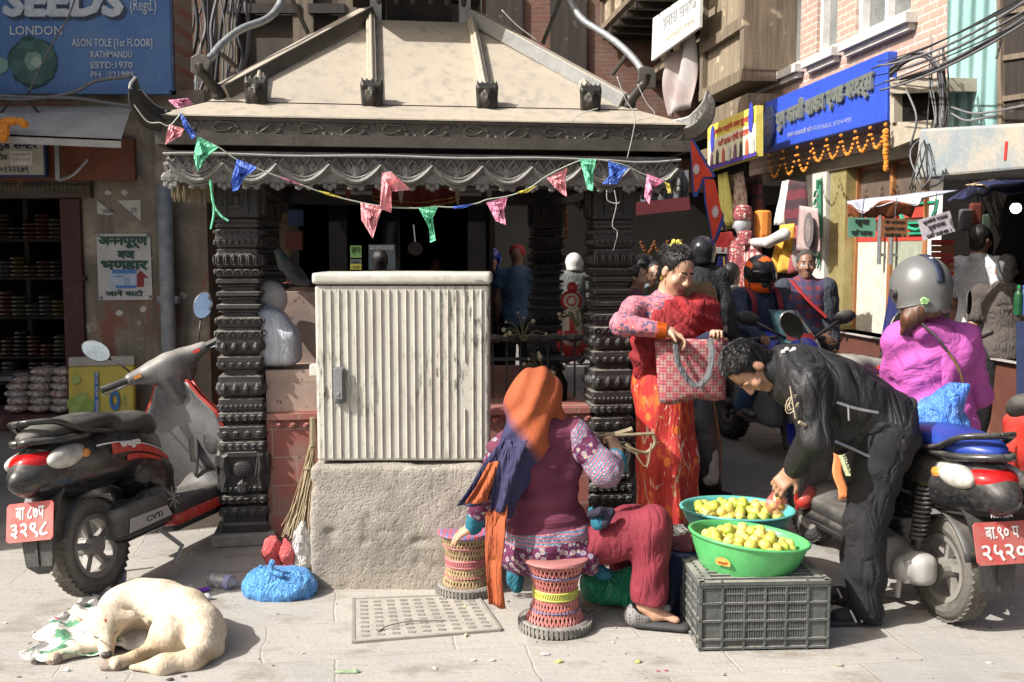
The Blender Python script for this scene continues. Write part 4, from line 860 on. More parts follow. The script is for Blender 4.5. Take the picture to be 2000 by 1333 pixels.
for i, (a, c_) in enumerate(wins):
    b = B(); w_ = .07
    for s0, s1, z0, z1 in ((a - w_, a, zs, zs + 2.1), (c_, c_ + w_, zs, zs + 2.1), (c_ + w_, a - w_, zs, zs + .07), (c_ + w_, a - w_, zs + 2.03, zs + 2.1)): fb(b, s0, s1, z0, z1, -.16, -.04)
    if i != 1: fb(b, (a + c_) / 2 - .03, (a + c_) / 2 + .03, zs + .07, zs + 2.03, -.15, -.05)
    f = b.build('window', M_WHITE, bh); b = B(); fb(b, c_, a, zs, zs + 2.1, -.2, -.12); b.build('pane', M_GLASS, f)
    b = B(); fb(b, c_ - .14, a + .14, zs - .1, zs - .01, -.05, .12); fb(b, c_ - .1, a + .1, zs - .16, zs - .1, -.05, .07); b.build('window_sill', mat('sill_white', (.55, .53, .5), .7), bh)
b = B(); fb(b, sR - 6, sL, 0, .8, -.4, .05); b.build('tiled_plinth', mat('brown_tile', (.13, .05, .035), .4, c2=(.1, .04, .03), ns=3), bh)
zf_ = fs_(1690, 656)[1]
b = B(); fb(b, sR - 6, sL, .8, zf_, -.6, .1); b.build('step_edge', mat('step_stone', (.36, .34, .31), .7), bh)
sa, sb = fs_(1608, 500)[0], fs_(1790, 500)[0]; zt_ = fs_(1640, 330)[1]
b = B(); fb(b, sb - .4, sL, zt_, zsign - .352, -.5, -.02); b.build('shopfront_lintel', mat('lintel_brown', (.16, .14, .1), .7), bh)
s0, s1 = fs_(1570, 450)[0], fs_(1610, 450)[0]; b = B(); fb(b, s1, s0, zf_, zt_ - .002, -.4, -.01); pw = b.build('white_pier', mat('pier_white', (.58, .56, .5), .7), bh)
b = B()
for x, y0, y1 in ((1602, 350, 470), (1596, 352, 372)): b.tube([fw(x, y, .02) for y in range(y0, y1, 6)], .018, 5)
for k in range(9): q = fw(1595, 385 + k * 16, .02); b.tube([q + FU * .06 * math.cos(a) + V(0, 0, .07 * math.sin(a)) for a in [t_ * .6 for t_ in range(8)]], .014, 4)
b.build('green_lettering', mat('green_paint', (.02, .2, .1)), pw)
s2, s3 = fs_(1640, 500)[0], fs_(1772, 500)[0]; sm = fs_(1706, 500)[0]
b = B(); fb(b, s2, s1 - .02, zf_, zt_ - .002, -.3, -.05); b.build('gilt_frame', mat('gilt', (.4, .34, .16), .4, .3, c2=(.3, .25, .1), ns=12), bh)
for nm, a, c_, pc in (('glass_door', s2 - .03, sm + .03, (.6, .57, .48)), ('glass_door', sm - .03, s3, (.33, .35, .27))):
    b = B(); fb(b, c_, a, zf_ + .95, zt_ - .003, -.22, -.2); dr = b.build(nm, mat('door_glass', (.09, .06, .05), .15, c2=(.16, .13, .1), ns=2), bh)
    b = B(); fb(b, c_, a, zf_ + .01, zf_ + .95, -.23, -.19); b.build('kick_panel', mat('kick%d' % int(pc[0] * 100), pc, .5), dr)
    b = B(); fb(b, c_, a, zf_ + .952, zf_ + 1.06, -.199, -.185); fb(b, c_, a, zf_ + 1.17, zf_ + 1.32, -.199, -.185); b.build('red_bands', mat('door_red', (.5, .05, .04), .5, c2=(.35, .05, .03), ns=8), dr)
    b = B(); fb(b, c_ - .1, a + .1, zf_ + 1.7, zf_ + 2.35, -.199, -.19); b.build('window_poster', mat('red_poster', (.5, .07, .045), .5, c2=(.5, .4, .3), ns=5), dr)
    b = B(); q = sm + (.12 if a > sm else -.12); b.tube([fpt(q, -.12, zf_ + .72), fpt(q, -.12, zf_ + 1.28)], .022, 8); fb(b, q - .012, q + .012, zf_ + .8, zf_ + .83, -.2, -.12); fb(b, q - .012, q + .012, zf_ + 1.2, zf_ + 1.23, -.2, -.12); b.build('pull_handle', M_STEEL, dr)
b = B()
for s in (s2, sm, s3): fb(b, s - .03, s + .03, zf_, zt_ - .002, -.28, -.16)
b.build('door_frame', wood_mat('orange_wood', (.33, .15, .05), (.25, .1, .035)), bh)
b = B(); fb(b, s3 + .06, fs_(1817, 460)[0], zf_, zt_, -.35, -.18); b.build('white_wall', mat('shop_white', (.7, .68, .63), .7), bh)
gb = B(); s = sm - .5; gb.tube([fpt(s + .34 * math.cos(a), -.17, zf_ + 1.32 + .27 * math.sin(a)) for a in [math.pi + k * math.pi / 8 for k in range(9)]], .02, 5)
for y in (1.3, 1.12, 1.02): gb.bar(fpt(s - .3 + (1.3 - y) * .5, -.17, zf_ + y), fpt(s + .3 - (1.3 - y) * .5, -.17, zf_ + y), .02)
tag(gb.build('green_emblem', mat('emblem_green', (.02, .3, .17))), 'green bowl shaped emblem painted on the shop glass', 'emblem')
# blue jeweller's sign
bs_ = thing('blue_shop_sign', 'long bright blue sign with raised grey Devanagari letters over the shop', 'sign', fw(1610, 300, .3))
M_BLUE = mat('sign_blue', (.035, .085, .52), .4, c2=(.03, .075, .46), ns=2)
b = B(); c4 = [(1487, 204), (1733, 100), (1731, 236), (1487, 299)]; fpoly(b, c4, .3, .1); b.build('panel', M_BLUE, bs_, bevel=.01)
def fwr(s, c, off, m, par, bold=0, ext=0, name='lettering'):
    """text in the facade: c = lower left, lower right, upper left pixels"""
    a, x, y = fw(*c[0], off), fw(*c[1], off), fw(*c[2], off); return write(s, name, m, par, a, x - a, y - a, bold=bold, ext=ext)
fwr('युग काजी शा~कय ए~णड ~बरदर्स', ((1520, 262), (1710, 188), (1520, 212)), .302, mat('raised_grey', (.22, .24, .22), .4, .3), bs_, .05, .03)
fwr('असन काठमाडौं फोन नं ४२२६३८८, ४२१५०९९९', ((1538, 270), (1664, 239), (1538, 258)), .302, mat('letter_paleblue', (.32, .36, .55)), bs_, .012)
cm = fw(1504, 247, .31); b = B(); rr = .215
b.slab([cm + FU * -rr * .55 * math.cos(k * .7854 + .3927) * 1.5 + V(0, 0, rr * 1.15 * math.sin(k * .7854 + .3927)) for k in range(8)], FN * .03); b.build('octagon_badge', mat('badge_navy', (.09, .12, .26), .35), bs_)
b = B(); cc = cm + FN * .034
for sx, sz, ex, ez in ((0, 1, 1, 1), (0, -1, -1, -1), (1, 0, 1, -1), (-1, 0, -1, 1)):
    p1, p2, p3 = cc, cc + FU * -sx * .09 + V(0, 0, sz * .09), cc + FU * -ex * .09 + V(0, 0, ez * .09); b.bar(p1, p2, .018, .01, up=FN); b.bar(p2, p3, .018, .01, up=FN)
b.build('badge_mark', M_STEEL, bs_)
pts = []
for i in range(8):
    a, c_ = fw(1500 + i * 28.6, 304 - i * 7.6, .33), fw(1500 + (i + 1) * 28.6, 304 - (i + 1) * 7.6, .33); pts += sag(a, c_, .27 if i < 3 else .2, 12)
garland('marigold_swag', pts, .017, 'long marigold swag in eight loops along the foot of the blue sign', step=.8)
garland('marigold_strand', [fw(1730, 256 + k, .33) for k in range(0, 80, 1)], .026, 'straight marigold strand hanging at the near end of the blue sign', step=.8)
# yellow hat-shop sign
yc = [(1382, 248), (1477, 206), (1477, 305), (1382, 335)]
ysn = thing('yellow_sign', 'yellow and white signboard with red Devanagari over the clothes stall', 'sign', fw(1430, 270, .75))
b = B(); fpoly(b, yc, .75, .08); b.build('board', mat('sign_yellow', (.75, .62, .12), .4), ysn)
b = B(); fpoly(b, [(1383, 276), (1476, 240), (1476, 300), (1383, 327)], .756, .004); b.build('pale_field', mat('pale_cream', (.75, .7, .5)), ysn)
b = B(); fpoly(b, [(1383, 325), (1476, 296), (1476, 304), (1383, 334)], .76, .004); b.build('purple_strip', mat('purple', (.08, .04, .3)), ysn)
M_RLET = mat('red_letters', (.55, .06, .05))
fwr('अनमोल राष्ट्रिय ढाका सुरुवाल', ((1394, 268), (1464, 240), (1394, 252)), .755, M_RLET, ysn, .03); fwr('~नयाँ ढाका टोपी हाउस', ((1402, 290), (1462, 264), (1402, 274)), .763, M_RLET, ysn, .03)
b = B()
for px, py in ((1391, 272), (1466, 230)):
    q = fw(px, py, .764); b.add([q + FU * -.075 * math.cos(k * .52) + V(0, 0, .17 * math.sin(k * .52)) for k in range(12)], [tuple(range(12))])
b.build('blue_ovals', mat('oval_blue', (.05, .06, .45)), ysn)
b = B()
for i in range(8): q = fw(1389 + i * 11.5, 311 - i * 3.9, .766); b.add([q + FU * -.055 + V(0, 0, -.09), q + FU * .055 + V(0, 0, -.09), q + FU * .04 + V(0, 0, .05), q + V(0, 0, .1), q + FU * -.04 + V(0, 0, .05)], [(0, 1, 2, 3, 4)], i % 4)
b.build('printed_garments', [mat('pg%d' % i, c) for i, c in enumerate(((.2, .1, .16), (.05, .05, .05), (.5, .12, .06), (.55, .55, .5)))], ysn)
# timber house beyond
th = thing('old_timber_house', 'weathered carved timber house between the brick house and the lane end', 'house', fw(1350, 500))
sT = fs_(1150, 300)[0]
b = B(); fb(b, sL + .02, sT + 6, 3.3, 9, -1.6, -1.2); b.build('recessed_wall', M_DKWALL, th)
b = B(); fb(b, sL + .02, sT + 6, 0, 3.3, -2.4, -2.2); fb(b, sL + .02, sT + 6, 3.28, 3.34, -2.4, .2); b.build('dark_shop_recess', M_BLACK, th)
o_ = .5
b = B(); a, c_ = fs_(1455, 80, o_)[0], fs_(1376, 80, o_)[0]; zb0, zb1 = fs_(1415, 158, o_)[1], fs_(1415, 70, o_)[1]
fb(b, a, c_, zb0, 9, -1.2, o_ - .03); b.build('bay_boards', wood_mat('bay_wood', (.3, .245, .165), (.15, .115, .08), (30, 30, 1)), th)
b = B()
for z in (zb0 - .06, zb1, zb1 + 2): fb(b, a - .06, c_ + .06, z - .07, z + .07, -1, o_ + .05)
for s in (a, c_): fb(b, s - .07, s + .07, zb0, 9, -.2, o_ + .04)
fb(b, a - .2, c_ + .4, zb0 - .5, zb0 - .3, -1, o_ + .02); fb(b, a - .2, c_ + .4, zb0 - .9, zb0 - .75, -1, o_ - .1); b.build('bay_frame', M_WOOD, th)
b = B(); zr = fs_(1258, 60, .2)[1]; zrb = fs_(1258, 152, .2)[1]
for px, w_ in ((1216, .09), (1237, .1), (1259, .11), (1305, .12), (1330, .12), (1350, .12)):
    s = fs_(px, 120, .2)[0]; c0 = fpt(s, .2, zrb); H = zr - zrb + .3; b.lathe([(w_, 0), (w_, .1), (w_ * .55, .14), (w_ * .62, H * .5), (w_ * .5, H * .8), (w_ * .9, H * .86), (w_ * .6, H * .9), (w_ * 1.1, H)], c0, 10)
b.build('balcony_columns', M_WOOD, th)
b = B(); fb(b, sL + .5, sT + 1, zrb - .12, zrb, -1.2, .3); fb(b, sL + .5, sT + 1, zrb + .75, zrb + .82, .18, .24); b.build('balcony_floor', M_WOOD, th)
zj = (fs_(1147, 104, 1.0)[1] + fs_(1235, 14, 1.0)[1]) / 2
b = B(); s1_, s0_ = fs_(1146, 60, 1.0)[0], fs_(1330, 0, 1.0)[0]; fb(b, s0_, s1_, zj, zj + 3, -1.2, 1.0); b.build('jettied_storey', wood_mat('jetty_wood', (.36, .3, .2), (.2, .16, .11), (2, 2, 9)), th)
b = B()
for i in range(9): s = s0_ + (s1_ - s0_) * i / 8; fb(b, s - .05, s + .05, zj + .1, zj + 2, 1.0, 1.06)
for z in (.05, .6, 1.1): fb(b, s0_, s1_, zj + z, zj + z + .09, 1.0, 1.09)
b.build('jetty_battens', M_WOOD, th)
b = B()
for i in range(12): s = s0_ + (s1_ - s0_) * i / 11; fb(b, s - .04, s + .04, zj - .1, zj - .002, -1, 1.05)
b.build('joists', M_DKWOOD, th)
wsn = thing('white_signboard', 'big sunlit white signboard on the balcony of the timber house', 'sign', fw(1320, 60, .8))
b = B(); fpoly(b, [(1275, 36), (1367, -28), (1365, 54), (1272, 120)], .8, .05); b.build('board', M_WHITE, wsn, bevel=.008)
fwr('हनास समाज', ((1294, 62), (1361, 18), (1294, 36)), .805, mat('faded_letters', (.42, .44, .45)), wsn, .03); fwr('काठमाडौं नेपाल', ((1300, 82), (1356, 44), (1300, 70)), .805, mat('faded_tan', (.6, .52, .42)), wsn, .01)
bn = thing('hanging_banner', 'faded grey banner hanging askew from the timber balcony', 'banner', fw(1330, 160, .6))
tb = NT('faded_banner'); M_BAN = tb.done(tb.mix(tb.ramp(tb.noise(2, 3), .4, .6), (.45, .43, .42), (.38, .3, .28)), .8)
q4_ = [fw(1302, 118, .6), fw(1359, 60, .6), fw(1352, 206, .5), fw(1300, 232, .5)]
b = B(); b.grid(lambda u, v: q4_[0].lerp(q4_[1], u).lerp(q4_[3].lerp(q4_[2], u), v) + FN * .06 * math.sin(u * 9 + v * 4), 12, 10); b.build('cloth', M_BAN, bn, smooth=True, solid=.01)
mb = B(); mb.bar(P(1150, 418, 9.5), P(1345, 398, 9.5), .12, .12); tag(mb.build('maroon_beam', mat('maroon', (.12, .015, .02))), 'maroon painted beam crossing the dark shop beyond the pavilion', 'beam')
mt = B(); mt.grid(lambda u, v: P(1240 + 105 * u, 340 + 62 * v - 8 * u, 9.8) + V(0, .05 * math.sin(u * 22), 0), 30, 4); tag(mt.build('plastic_sheet', mat('clear_plastic', (.12, .13, .14), .25, c2=(.05, .05, .055), ns=14), smooth=True), 'grey crinkled plastic sheet above the maroon beam', 'sheet')
for i in range(3): garland('marigold_string', sag(P(1252 + i * 26, 474, 9.3), P(1278 + i * 26, 472, 9.3), .1), .016, 'dim marigold string hanging in the dark shop above the crowd', group='dim marigold strings in the dark shop', m=mat('shaded_marigold', (.13, .04, .006), .9), seed=i)  # marigold colour darkened to carry the shade of the shop
garland('orange_garland', [P(1106, 415 + k, 11) for k in range(0, 50, 2)], .025, 'vertical orange garland seen through the pavilion', m=mat('shaded_marigold', (.13, .04, .006)))
b = B(); fpoly(b, [(1258, 440), (1345, 440), (1345, 700), (1258, 700)], -.6, .05); tag(b.build('green_door', mat('green_door', (.02, .075, .06), .5)), 'dark green door at the back of the lane beside the clothes', 'door')
# ------------------------------------------------------------------ the clothes stall
def cloth(name, px, off, m, label, cat, wave=.05, nu=8, nv=10, fr=10, group=None, d=None):
    q = [fw(x, y, off) if d is None else P(x, y, d) for x, y in px]
    b = B(); b.grid(lambda u, v: q[0].lerp(q[1], u).lerp(q[3].lerp(q[2], u), v) + FN * wave * math.sin(u * fr + v * 2) * (.3 + v), nu, nv)
    return tag(b.build(name, m, smooth=True, solid=.012), label, cat, group)
def stripes(name, c1, c2, sc, c3=None, ax=1):
    t = NT(name); x = t.xyz(); s = t.math('FRACT', t.math('MULTIPLY', x[ax], sc)); col = t.mix(t.math('GREATER_THAN', s, .5), c1, c2)
    if c3: col = t.mix(t.math('GREATER_THAN', t.math('FRACT', t.math('MULTIPLY', x[2 if ax != 2 else 0], sc * .8)), .72), col, c3)
    return t.done(col, .85)
M_PLAID = stripes('dark_plaid', (.11, .02, .025), (.05, .015, .02), 7, (.02, .015, .02)); M_DHAKA = NT('dhaka_cloth'); t = M_DHAKA
c = t.mix(t.math('GREATER_THAN', t.voro(26, None, 'Distance', 'F1', .3), .32), (.5, .12, .1), (.2, .04, .05)); c = t.mix(t.math('GREATER_THAN', t.noise(30, 2), .6), c, (.5, .42, .34)); M_DHAKA = t.done(c, .85)
for a in (
    ('hanging_cloth', [(1412, 400), (1450, 385), (1450, 440), (1414, 450)], .5, M_DHAKA, 'red patterned cloth hung at the edge of the clothes stall', 'cloth'),
    ('yellow_cloth', [(1403, 342), (1420, 336), (1426, 440), (1416, 450)], .62, mat('pale_yellow', (.55, .5, .12)), 'narrow yellow cloth hung beside the flag', 'cloth'),
    ('printed_cloth', [(1420, 345), (1450, 335), (1452, 405), (1424, 420)], .55, mat('cream_print', (.45, .38, .28), c2=(.2, .06, .06), ns=18), 'cream printed cloth hung under the yellow sign', 'cloth'),
    ('plaid_shawl', [(1450, 352), (1486, 340), (1490, 470), (1452, 470)], .35, M_PLAID, 'dark red plaid shawl hung in the clothes stall', 'shawl'),
    ('white_shawl', [(1530, 355), (1541, 352), (1534, 440), (1521, 440)], .42, M_WHITE, 'white shawl strip on a blue hanger', 'shawl'),
    ('dark_shirt', [(1540, 352), (1572, 356), (1570, 450), (1541, 446)], .4, stripes('shirt_bands', (.12, .02, .03), (.04, .02, .025), 5, (.35, .28, .1), 2), 'dark banded shirt hung beside the white shawl', 'shirt'),
    ('mustard_scarf', [(1525, 440), (1550, 437), (1538, 534), (1514, 530)], .8, stripes('mustard', (.75, .42, .06), (.6, .32, .05), 14), 'mustard yellow scarf draped over the mannequin arm', 'scarf'),
    ('striped_scarf', [(1551, 440), (1561, 444), (1556, 535), (1540, 534)], .75, stripes('wine_stripes', (.3, .06, .06), (.35, .3, .28), 16), 'wine and grey striped scarf beside the mustard scarf', 'scarf'),
    ('red_coat', [(1408, 455), (1428, 452), (1432, 492), (1402, 490)], .85, mat('red_coat', (.6, .05, .05)), 'small red coat with white hem hung below the flag', 'coat'),
    ('navy_dress', [(1404, 500), (1424, 500), (1424, 542), (1402, 545)], .85, mat('navy_dress', (.02, .03, .2)), 'small navy dress hung beneath the red coat', 'dress'),
    ('patterned_scarf', [(1428, 462), (1484, 468), (1480, 575), (1424, 575)], .8, stripes('scarf_red_white', (.4, .1, .1), (.55, .47, .42), 9, (.2, .06, .07)), 'red and white patterned scarf wrapped below the mannequin head', 'scarf'),
    ('printed_shawl', [(1437, 535), (1470, 535), (1470, 600), (1437, 600)], .9, M_DHAKA, 'red printed shawl low in the stall behind the helmeted rider', 'shawl'),
    ('prayer_banner', [(1562, 402), (1597, 407), (1600, 494), (1558, 491)], 1.0, mat('dusty_pink', (.42, .31, .29), .85), 'dusty pink hanging banner with a dark oval emblem', 'banner', .01)): cloth(*a)
b = B(); q = fw(1579, 450, 1.06); b.add([q + FU * -.11 * math.cos(k * .52) + V(0, 0, .16 * math.sin(k * .52)) for k in range(12)], [tuple(range(12))]); q2 = q + FN * .004; b.add([q2 + FU * -.06 * math.cos(k * .52) + V(0, 0, .11 * math.sin(k * .52)) for k in range(12)], [tuple(range(12))], 1)
b.build('oval_emblem', [mat('emblem_grey', (.15, .13, .13)), mat('emblem_mid', (.24, .2, .19))], bpy.data.objects['prayer_banner'])
b = B(); q4 = [fw(1402, 489, .87), fw(1432, 491, .87)]; b.bar(q4[0], q4[1], .05, .07); b.build('hem', M_WHITE, bpy.data.objects['red_coat'])
b = B(); b.tube([fw(1404, 541, .88), fw(1424, 538, .88)], .02, 5); b.tube([fw(1414, 502, .88), fw(1416, 525, .88), fw(1424, 527, .88)], .015, 5); b.build('trim', mat('gold', (.5, .33, .05)), bpy.data.objects['navy_dress'])
mn = thing('mannequin', 'pale faced mannequin in a patterned cap with outstretched white sleeve', 'mannequin', fw(1455, 620, .7))
c0 = fw(1450, 438, .75); s = S(.03); s.ell(c0, (.1, .1, .13)); s.cap(c0 - V(0, 0, .1), c0 - V(0, 0, .26), .05, .06); s.cap(c0 + FN * .1 + V(0, 0, -.01), c0 + FN * .11 + V(0, 0, -.04), .014, .02); s.build('body', mat('mannequin_grey', (.4, .4, .42), .4), mn, h=.014); s = S(.05); s.cap(c0 - V(0, 0, .32), c0 - V(0, 0, 1.2), .17, .15); s.build('garment', M_DHAKA, mn, h=.02)
b = B(); b.lathe([(.112, 0), (.118, .05), (.1, .14), (.05, .17), (.005, .17)], c0 + V(0, 0, .05), 12); b.build('cap', M_DHAKA, mn)
s = S(.03); s.chain([fw(1468, 474, .75), fw(1500, 474, .95), fw(1532, 458, .9)], [.05, .055, .065]); s.build('sleeve', mat('sleeve_white', (.6, .58, .55)), mn, h=.02)
hc = B(); hc.box(fw(1454, 466, .85), (.13, .05, .085), MF); tag(hc.build('folded_cap', M_DHAKA, bevel=.03), 'boxy folded patterned cap held out before the mannequin', 'cap')
hc = B(); hc.lathe([(.09, 0), (.1, .05), (.1, .3), (.07, .32)], fw(1489, 466, .5), 10); tag(hc.build('orange_roll', mat('orange_cloth', (.75, .26, .04), ns=30)), 'bright orange rolled cloth beside the plaid shawl', 'cloth')
b = B(); b.box(fw(1478, 330, -1.0), (1.2, .04, .6), MF); tag(b.build('stall_header', M_DKWALL), 'dark board behind the clothes stall under the yellow sign', 'board')
# Nepal's flag on its slanted pole
fl = thing('national_flag', 'crimson double pennant flag with blue border hung on a slanted pole', 'flag', P(1350, 262, 7.0))
d = 7.0
def fgrid(px, off, nm, m):
    b = B(); pts = [P(x, y, d - off) for x, y in px]; b.slab(pts, (0, .004, 0)); return b.build(nm, m, fl)
fgrid([(1346, 262), (1356, 275), (1398, 345), (1378, 352), (1414, 420), (1412, 440), (1393, 482), (1376, 395), (1374, 356), (1361, 385), (1354, 385)], 0, 'blue_border', mat('flag_blue', (.04, .09, .36), .8))
fgrid([(1349, 272), (1372, 312), (1393, 345), (1373, 346), (1362, 374), (1357, 375), (1352, 320)], .006, 'upper_pennant', mat('flag_red', (.75, .075, .03), .8, c2=(.6, .05, .025), ns=9)); fgrid([(1376, 350), (1396, 352), (1411, 420), (1393, 473), (1380, 396)], .006, 'lower_pennant', mat('flag_red', (.55, .06, .025)))
b = B(); q = P(1360, 331, d - .012); b.add([q + V(.022 * math.cos(a), 0, .036 * math.sin(a)) for a in [k * .5 for k in range(12)]], [tuple(range(12))])
q = P(1397, 414, d - .012); b.add([q + V((.034 if k % 2 else .022) * .8 * math.cos(k * .2618), 0, (.05 if k % 2 else .032) * math.sin(k * .2618)) for k in range(24)], [tuple(range(24))]); b.build('moon_and_sun', mat('flag_white', (.7, .6, .57)), fl)
b = B(); b.tube([P(1343, 255, d + .01), P(1418, 452, d + .05)], .012, 6); b.build('pole', M_WOOD, fl)
# ------------------------------------------------------------------ the near stall under tarpaulins, beneath a painted balcony
nh = thing('painted_house', 'house with pale teal sheet cladding and a chipped blue balcony slab', 'house', fw(1930, 300))
sN = fs_(1852, 200)[0]
t = NT('teal_sheet'); x = t.xyz(); wv = t.math('SINE', t.math('MULTIPLY', x[1], 34)); t.bump(wv, .03, 1); M_TEAL = t.done(t.mix(t.ramp(t.noise(3, 5, t.mapped((1, 1, .4))), .4, .7), (.27, .45, .42), (.2, .36, .34)), .5)
b = B(); fpoly(b, [(1850, -30), (1946, -40), (1946, 246), (1850, 254)], .02, .02); b.build('sheet_cladding', M_TEAL, nh)
b = B(); fb(b, sN - 6, sN - .01, zf_, 9, -.6, -.3); b.build('wall', M_DKWALL, nh)
b = B(); fpoly(b, [(1947, -40), (2100, -60), (2100, 236), (1950, 250)], .0, .02); b.build('dark_window', M_DKWOOD, nh)
b = B()
for y in (20, 110, 190): fpoly(b, [(1950, y), (2100, y - 24), (2100, y - 12), (1950, y + 10)], .02, .02)
fpoly(b, [(1946, -40), (1953, -40), (1956, 250), (1948, 250)], .03, .03); b.build('window_frame', M_WOOD, nh)
of = .95; t = NT('chipped_blue'); M_CHIP = t.done(t.mix(t.ramp(t.noise(3.2, 6, None, .65), .42, .62), (.23, .265, .275), (.38, .335, .27)), .85); t.bump(t.noise(30, 4), .01, .5)
b = B(); fpoly(b, [(1796, 252), (2150, 232), (2150, 318), (1784, 350)], of, 1.2); b.build('balcony_slab', M_CHIP, nh, bevel=.02)
b = B(); fpoly(b, [(1963, 276), (1968, 277), (1965, 312), (1960, 314)], of + .005, .004); b.build('red_mark', mat('red_mark', (.55, .04, .03)), nh)
cb2 = B(); fpoly(cb2, [(1738, 152), (1845, 152), (1845, 178), (1738, 184)], .3, .3); fpoly(cb2, [(1738, 184), (1746, 184), (1746, 240), (1738, 240)], .28, .2); fpoly(cb2, [(1745, 184), (1820, 182), (1812, 248), (1760, 240)], .2, .04, 1); fpoly(cb2, [(1738, 240), (1820, 235), (1815, 262), (1740, 290)], .25, .05); tag(cb2.build('concrete_ledge', [mat('ledge_tan', (.4, .35, .27), .9), M_BLACK]), 'tan concrete ledge jutting beside the near end of the blue sign', 'ledge')  # black sheet below the ledge stands in for its shaded recess
def tarp(name, px, m, label, amp=.016):
    n = len(px) // 2; b = B(); rows = [[P(*q) for q in px[:n]], [P(*q) for q in px[n:]]]; top, bot = curve(rows[0], 6), curve(rows[1], 6); k = len(top)
    b.grid(lambda u, v: top[min(k - 1, round(u * (k - 1)))].lerp(bot[min(k - 1, round(u * (k - 1)))], v) + V(0, 0, amp * math.sin(u * 23) * v), k - 1, 6); return tag(b.build(name, m, smooth=True, solid=.008), label, 'tarpaulin')
M_TARPW = mat('tarp_bluewhite', (.5, .53, .6), .5, c2=(.42, .45, .54), ns=4); M_TARPO = mat('tarp_rust', (.28, .09, .035), .6, c2=(.17, .055, .025), ns=4)
M_TARPD = mat('tarp_navy', (.03, .035, .1), .5); M_TARPP = mat('tarp_peach', (.72, .5, .33), .6)
tarp('tarpaulin', [(1655, 394, 8.2), (1700, 388, 8.3), (1760, 382, 8.3), (1800, 376, 8.2), (1875, 372, 8.2), (1655, 398, 7.9), (1690, 414, 7.8), (1725, 398, 7.8), (1790, 398, 7.7), (1800, 385, 7.7)], M_TARPW, 'pale blue white tarpaulin roofing the near stall')
tarp('tarpaulin', [(1656, 397, 7.9), (1690, 414, 7.8), (1725, 392, 7.8), (1790, 400, 7.7), (1656, 424, 7.95), (1690, 428, 7.85), (1725, 424, 7.85), (1780, 422, 7.8)], M_TARPO, 'rust coloured tarpaulin flap hanging under the pale blue one', .02)
tarp('tarpaulin', [(1850, 392, 8.0), (1900, 362, 7.9), (1950, 352, 7.8), (2060, 350, 7.6), (1855, 394, 7.7), (1905, 385, 7.4), (1950, 376, 7.3), (2060, 378, 7.1)], M_TARPD, 'navy tarpaulin rising to a peak at the near stall')
tarp('tarpaulin', [(1885, 362, 8.0), (1940, 352, 8.0), (2000, 348, 7.9), (2060, 346, 7.9), (1915, 362, 7.6), (1950, 372, 7.5), (2000, 376, 7.4), (2060, 378, 7.3)], M_TARPP, 'sunlit peach tarpaulin over the peak of the navy one', .01)
b = B(); fb(b, sN - 5, fs_(1818, 460)[0], zf_ - .9, 3.2, -.17, -.1); tag(b.build('partition_wall', M_BLACK), 'dark back wall of the near stall under the tarpaulins', 'wall')
M_INK = mat('ink', (.015, .015, .015))
for px, c, lines, d, lb in (([(1657, 425), (1710, 426), (1710, 464), (1656, 463)], (.12, .3, .2), ('खुवा', 'यहाँ पाई~नछ'), 7.75, 'green paper sign with black Devanagari under the rust tarpaulin'), ([(1722, 427), (1773, 428), (1772, 464), (1721, 464)], (.22, .09, .035), ('घी स्पेसल', 'सु~तकेरी मसला', 'पाई~नछ ।'), 7.73, 'orange brown paper sign beside the green paper sign'), ([(1793, 431), (1855, 412), (1866, 452), (1804, 471)], (.55, .5, .55), ('सु~तकेरी मसला', 'गुडपाक', 'यहाँ पाई~नछ ।'), 7.6, 'tilted pale card with three lines of black Devanagari hung from the tarpaulin')):
    o = thing('paper_sign', lb, 'sign', P(*px[0], d)); b = B(); q = [P(x, y, d) for x, y in px]; b.slab(q, (0, .008, 0)); b.build('sheet', mat('paper_%d' % px[0][0], c, .8), o)
    ex, ey = q[1] - q[0], q[0] - q[3]; n = len(lines)
    for i, s in enumerate(lines):
        wd = .78 if len(s) > 6 else .55; write(s, 'lettering', M_INK, o, q[3] + ex * (.5 - wd / 2) + ey * (1 - (i + .92) / n) + V(0, -.002, 0), ex * wd, ey * (.72 / n), bold=.03)
    b = B(); b.tube([q[0].lerp(q[1], .5), q[0].lerp(q[1], .6) + V(0, .02, .16)], .004, 4); b.build('string', M_WIRE, o)
bl = thing('stall_bulb', 'large lit white bulb hanging in the near stall', 'bulb', P(1984, 407, 7.6)); b = B(); b.ball(P(1984, 407, 7.6), .04, 12); b.build('bulb', M_GLOW, bl, smooth=True); b = B(); b.lathe([(.03, 0), (.03, .05), (.015, .08)], P(1984, 398, 7.6), 10); b.tube([P(1984, 393, 7.6), P(1984, 370, 7.6)], .006, 5); b.build('holder', M_BLACK, bl)
random.seed(5)
for r_ in range(6):
    for c_ in range(2):
        b = B(); b.box(P(1832 + c_ * 18, 474 + r_ * 12, 8.2), (.037, .05, .022)); tag(b.build('red_packet', mat('rp%d' % (r_ % 3), [(.35, .03, .03), (.28, .1, .03), (.4, .06, .04)][r_ % 3], .4), bevel=.005), 'red packet in the stack under the tilted pale card', 'packet', 'red packets stacked in the near stall')
for i, (x, y) in enumerate(((1885, 430), (1905, 418), (1925, 440), (1948, 425), (1970, 452))):
    b = B(); b.box(P(x, y, 8.3), (.05, .03, .09)); tag(b.build('hanging_packet', mat('hp%d' % i, [(.1, .1, .11), (.14, .04, .03), (.06, .08, .06), (.12, .1, .05), (.05, .06, .1)][i], .3), bevel=.02), f'dim {["grey", "red", "green", "tan", "blue"][i]} packet hanging inside the near stall', 'packet')
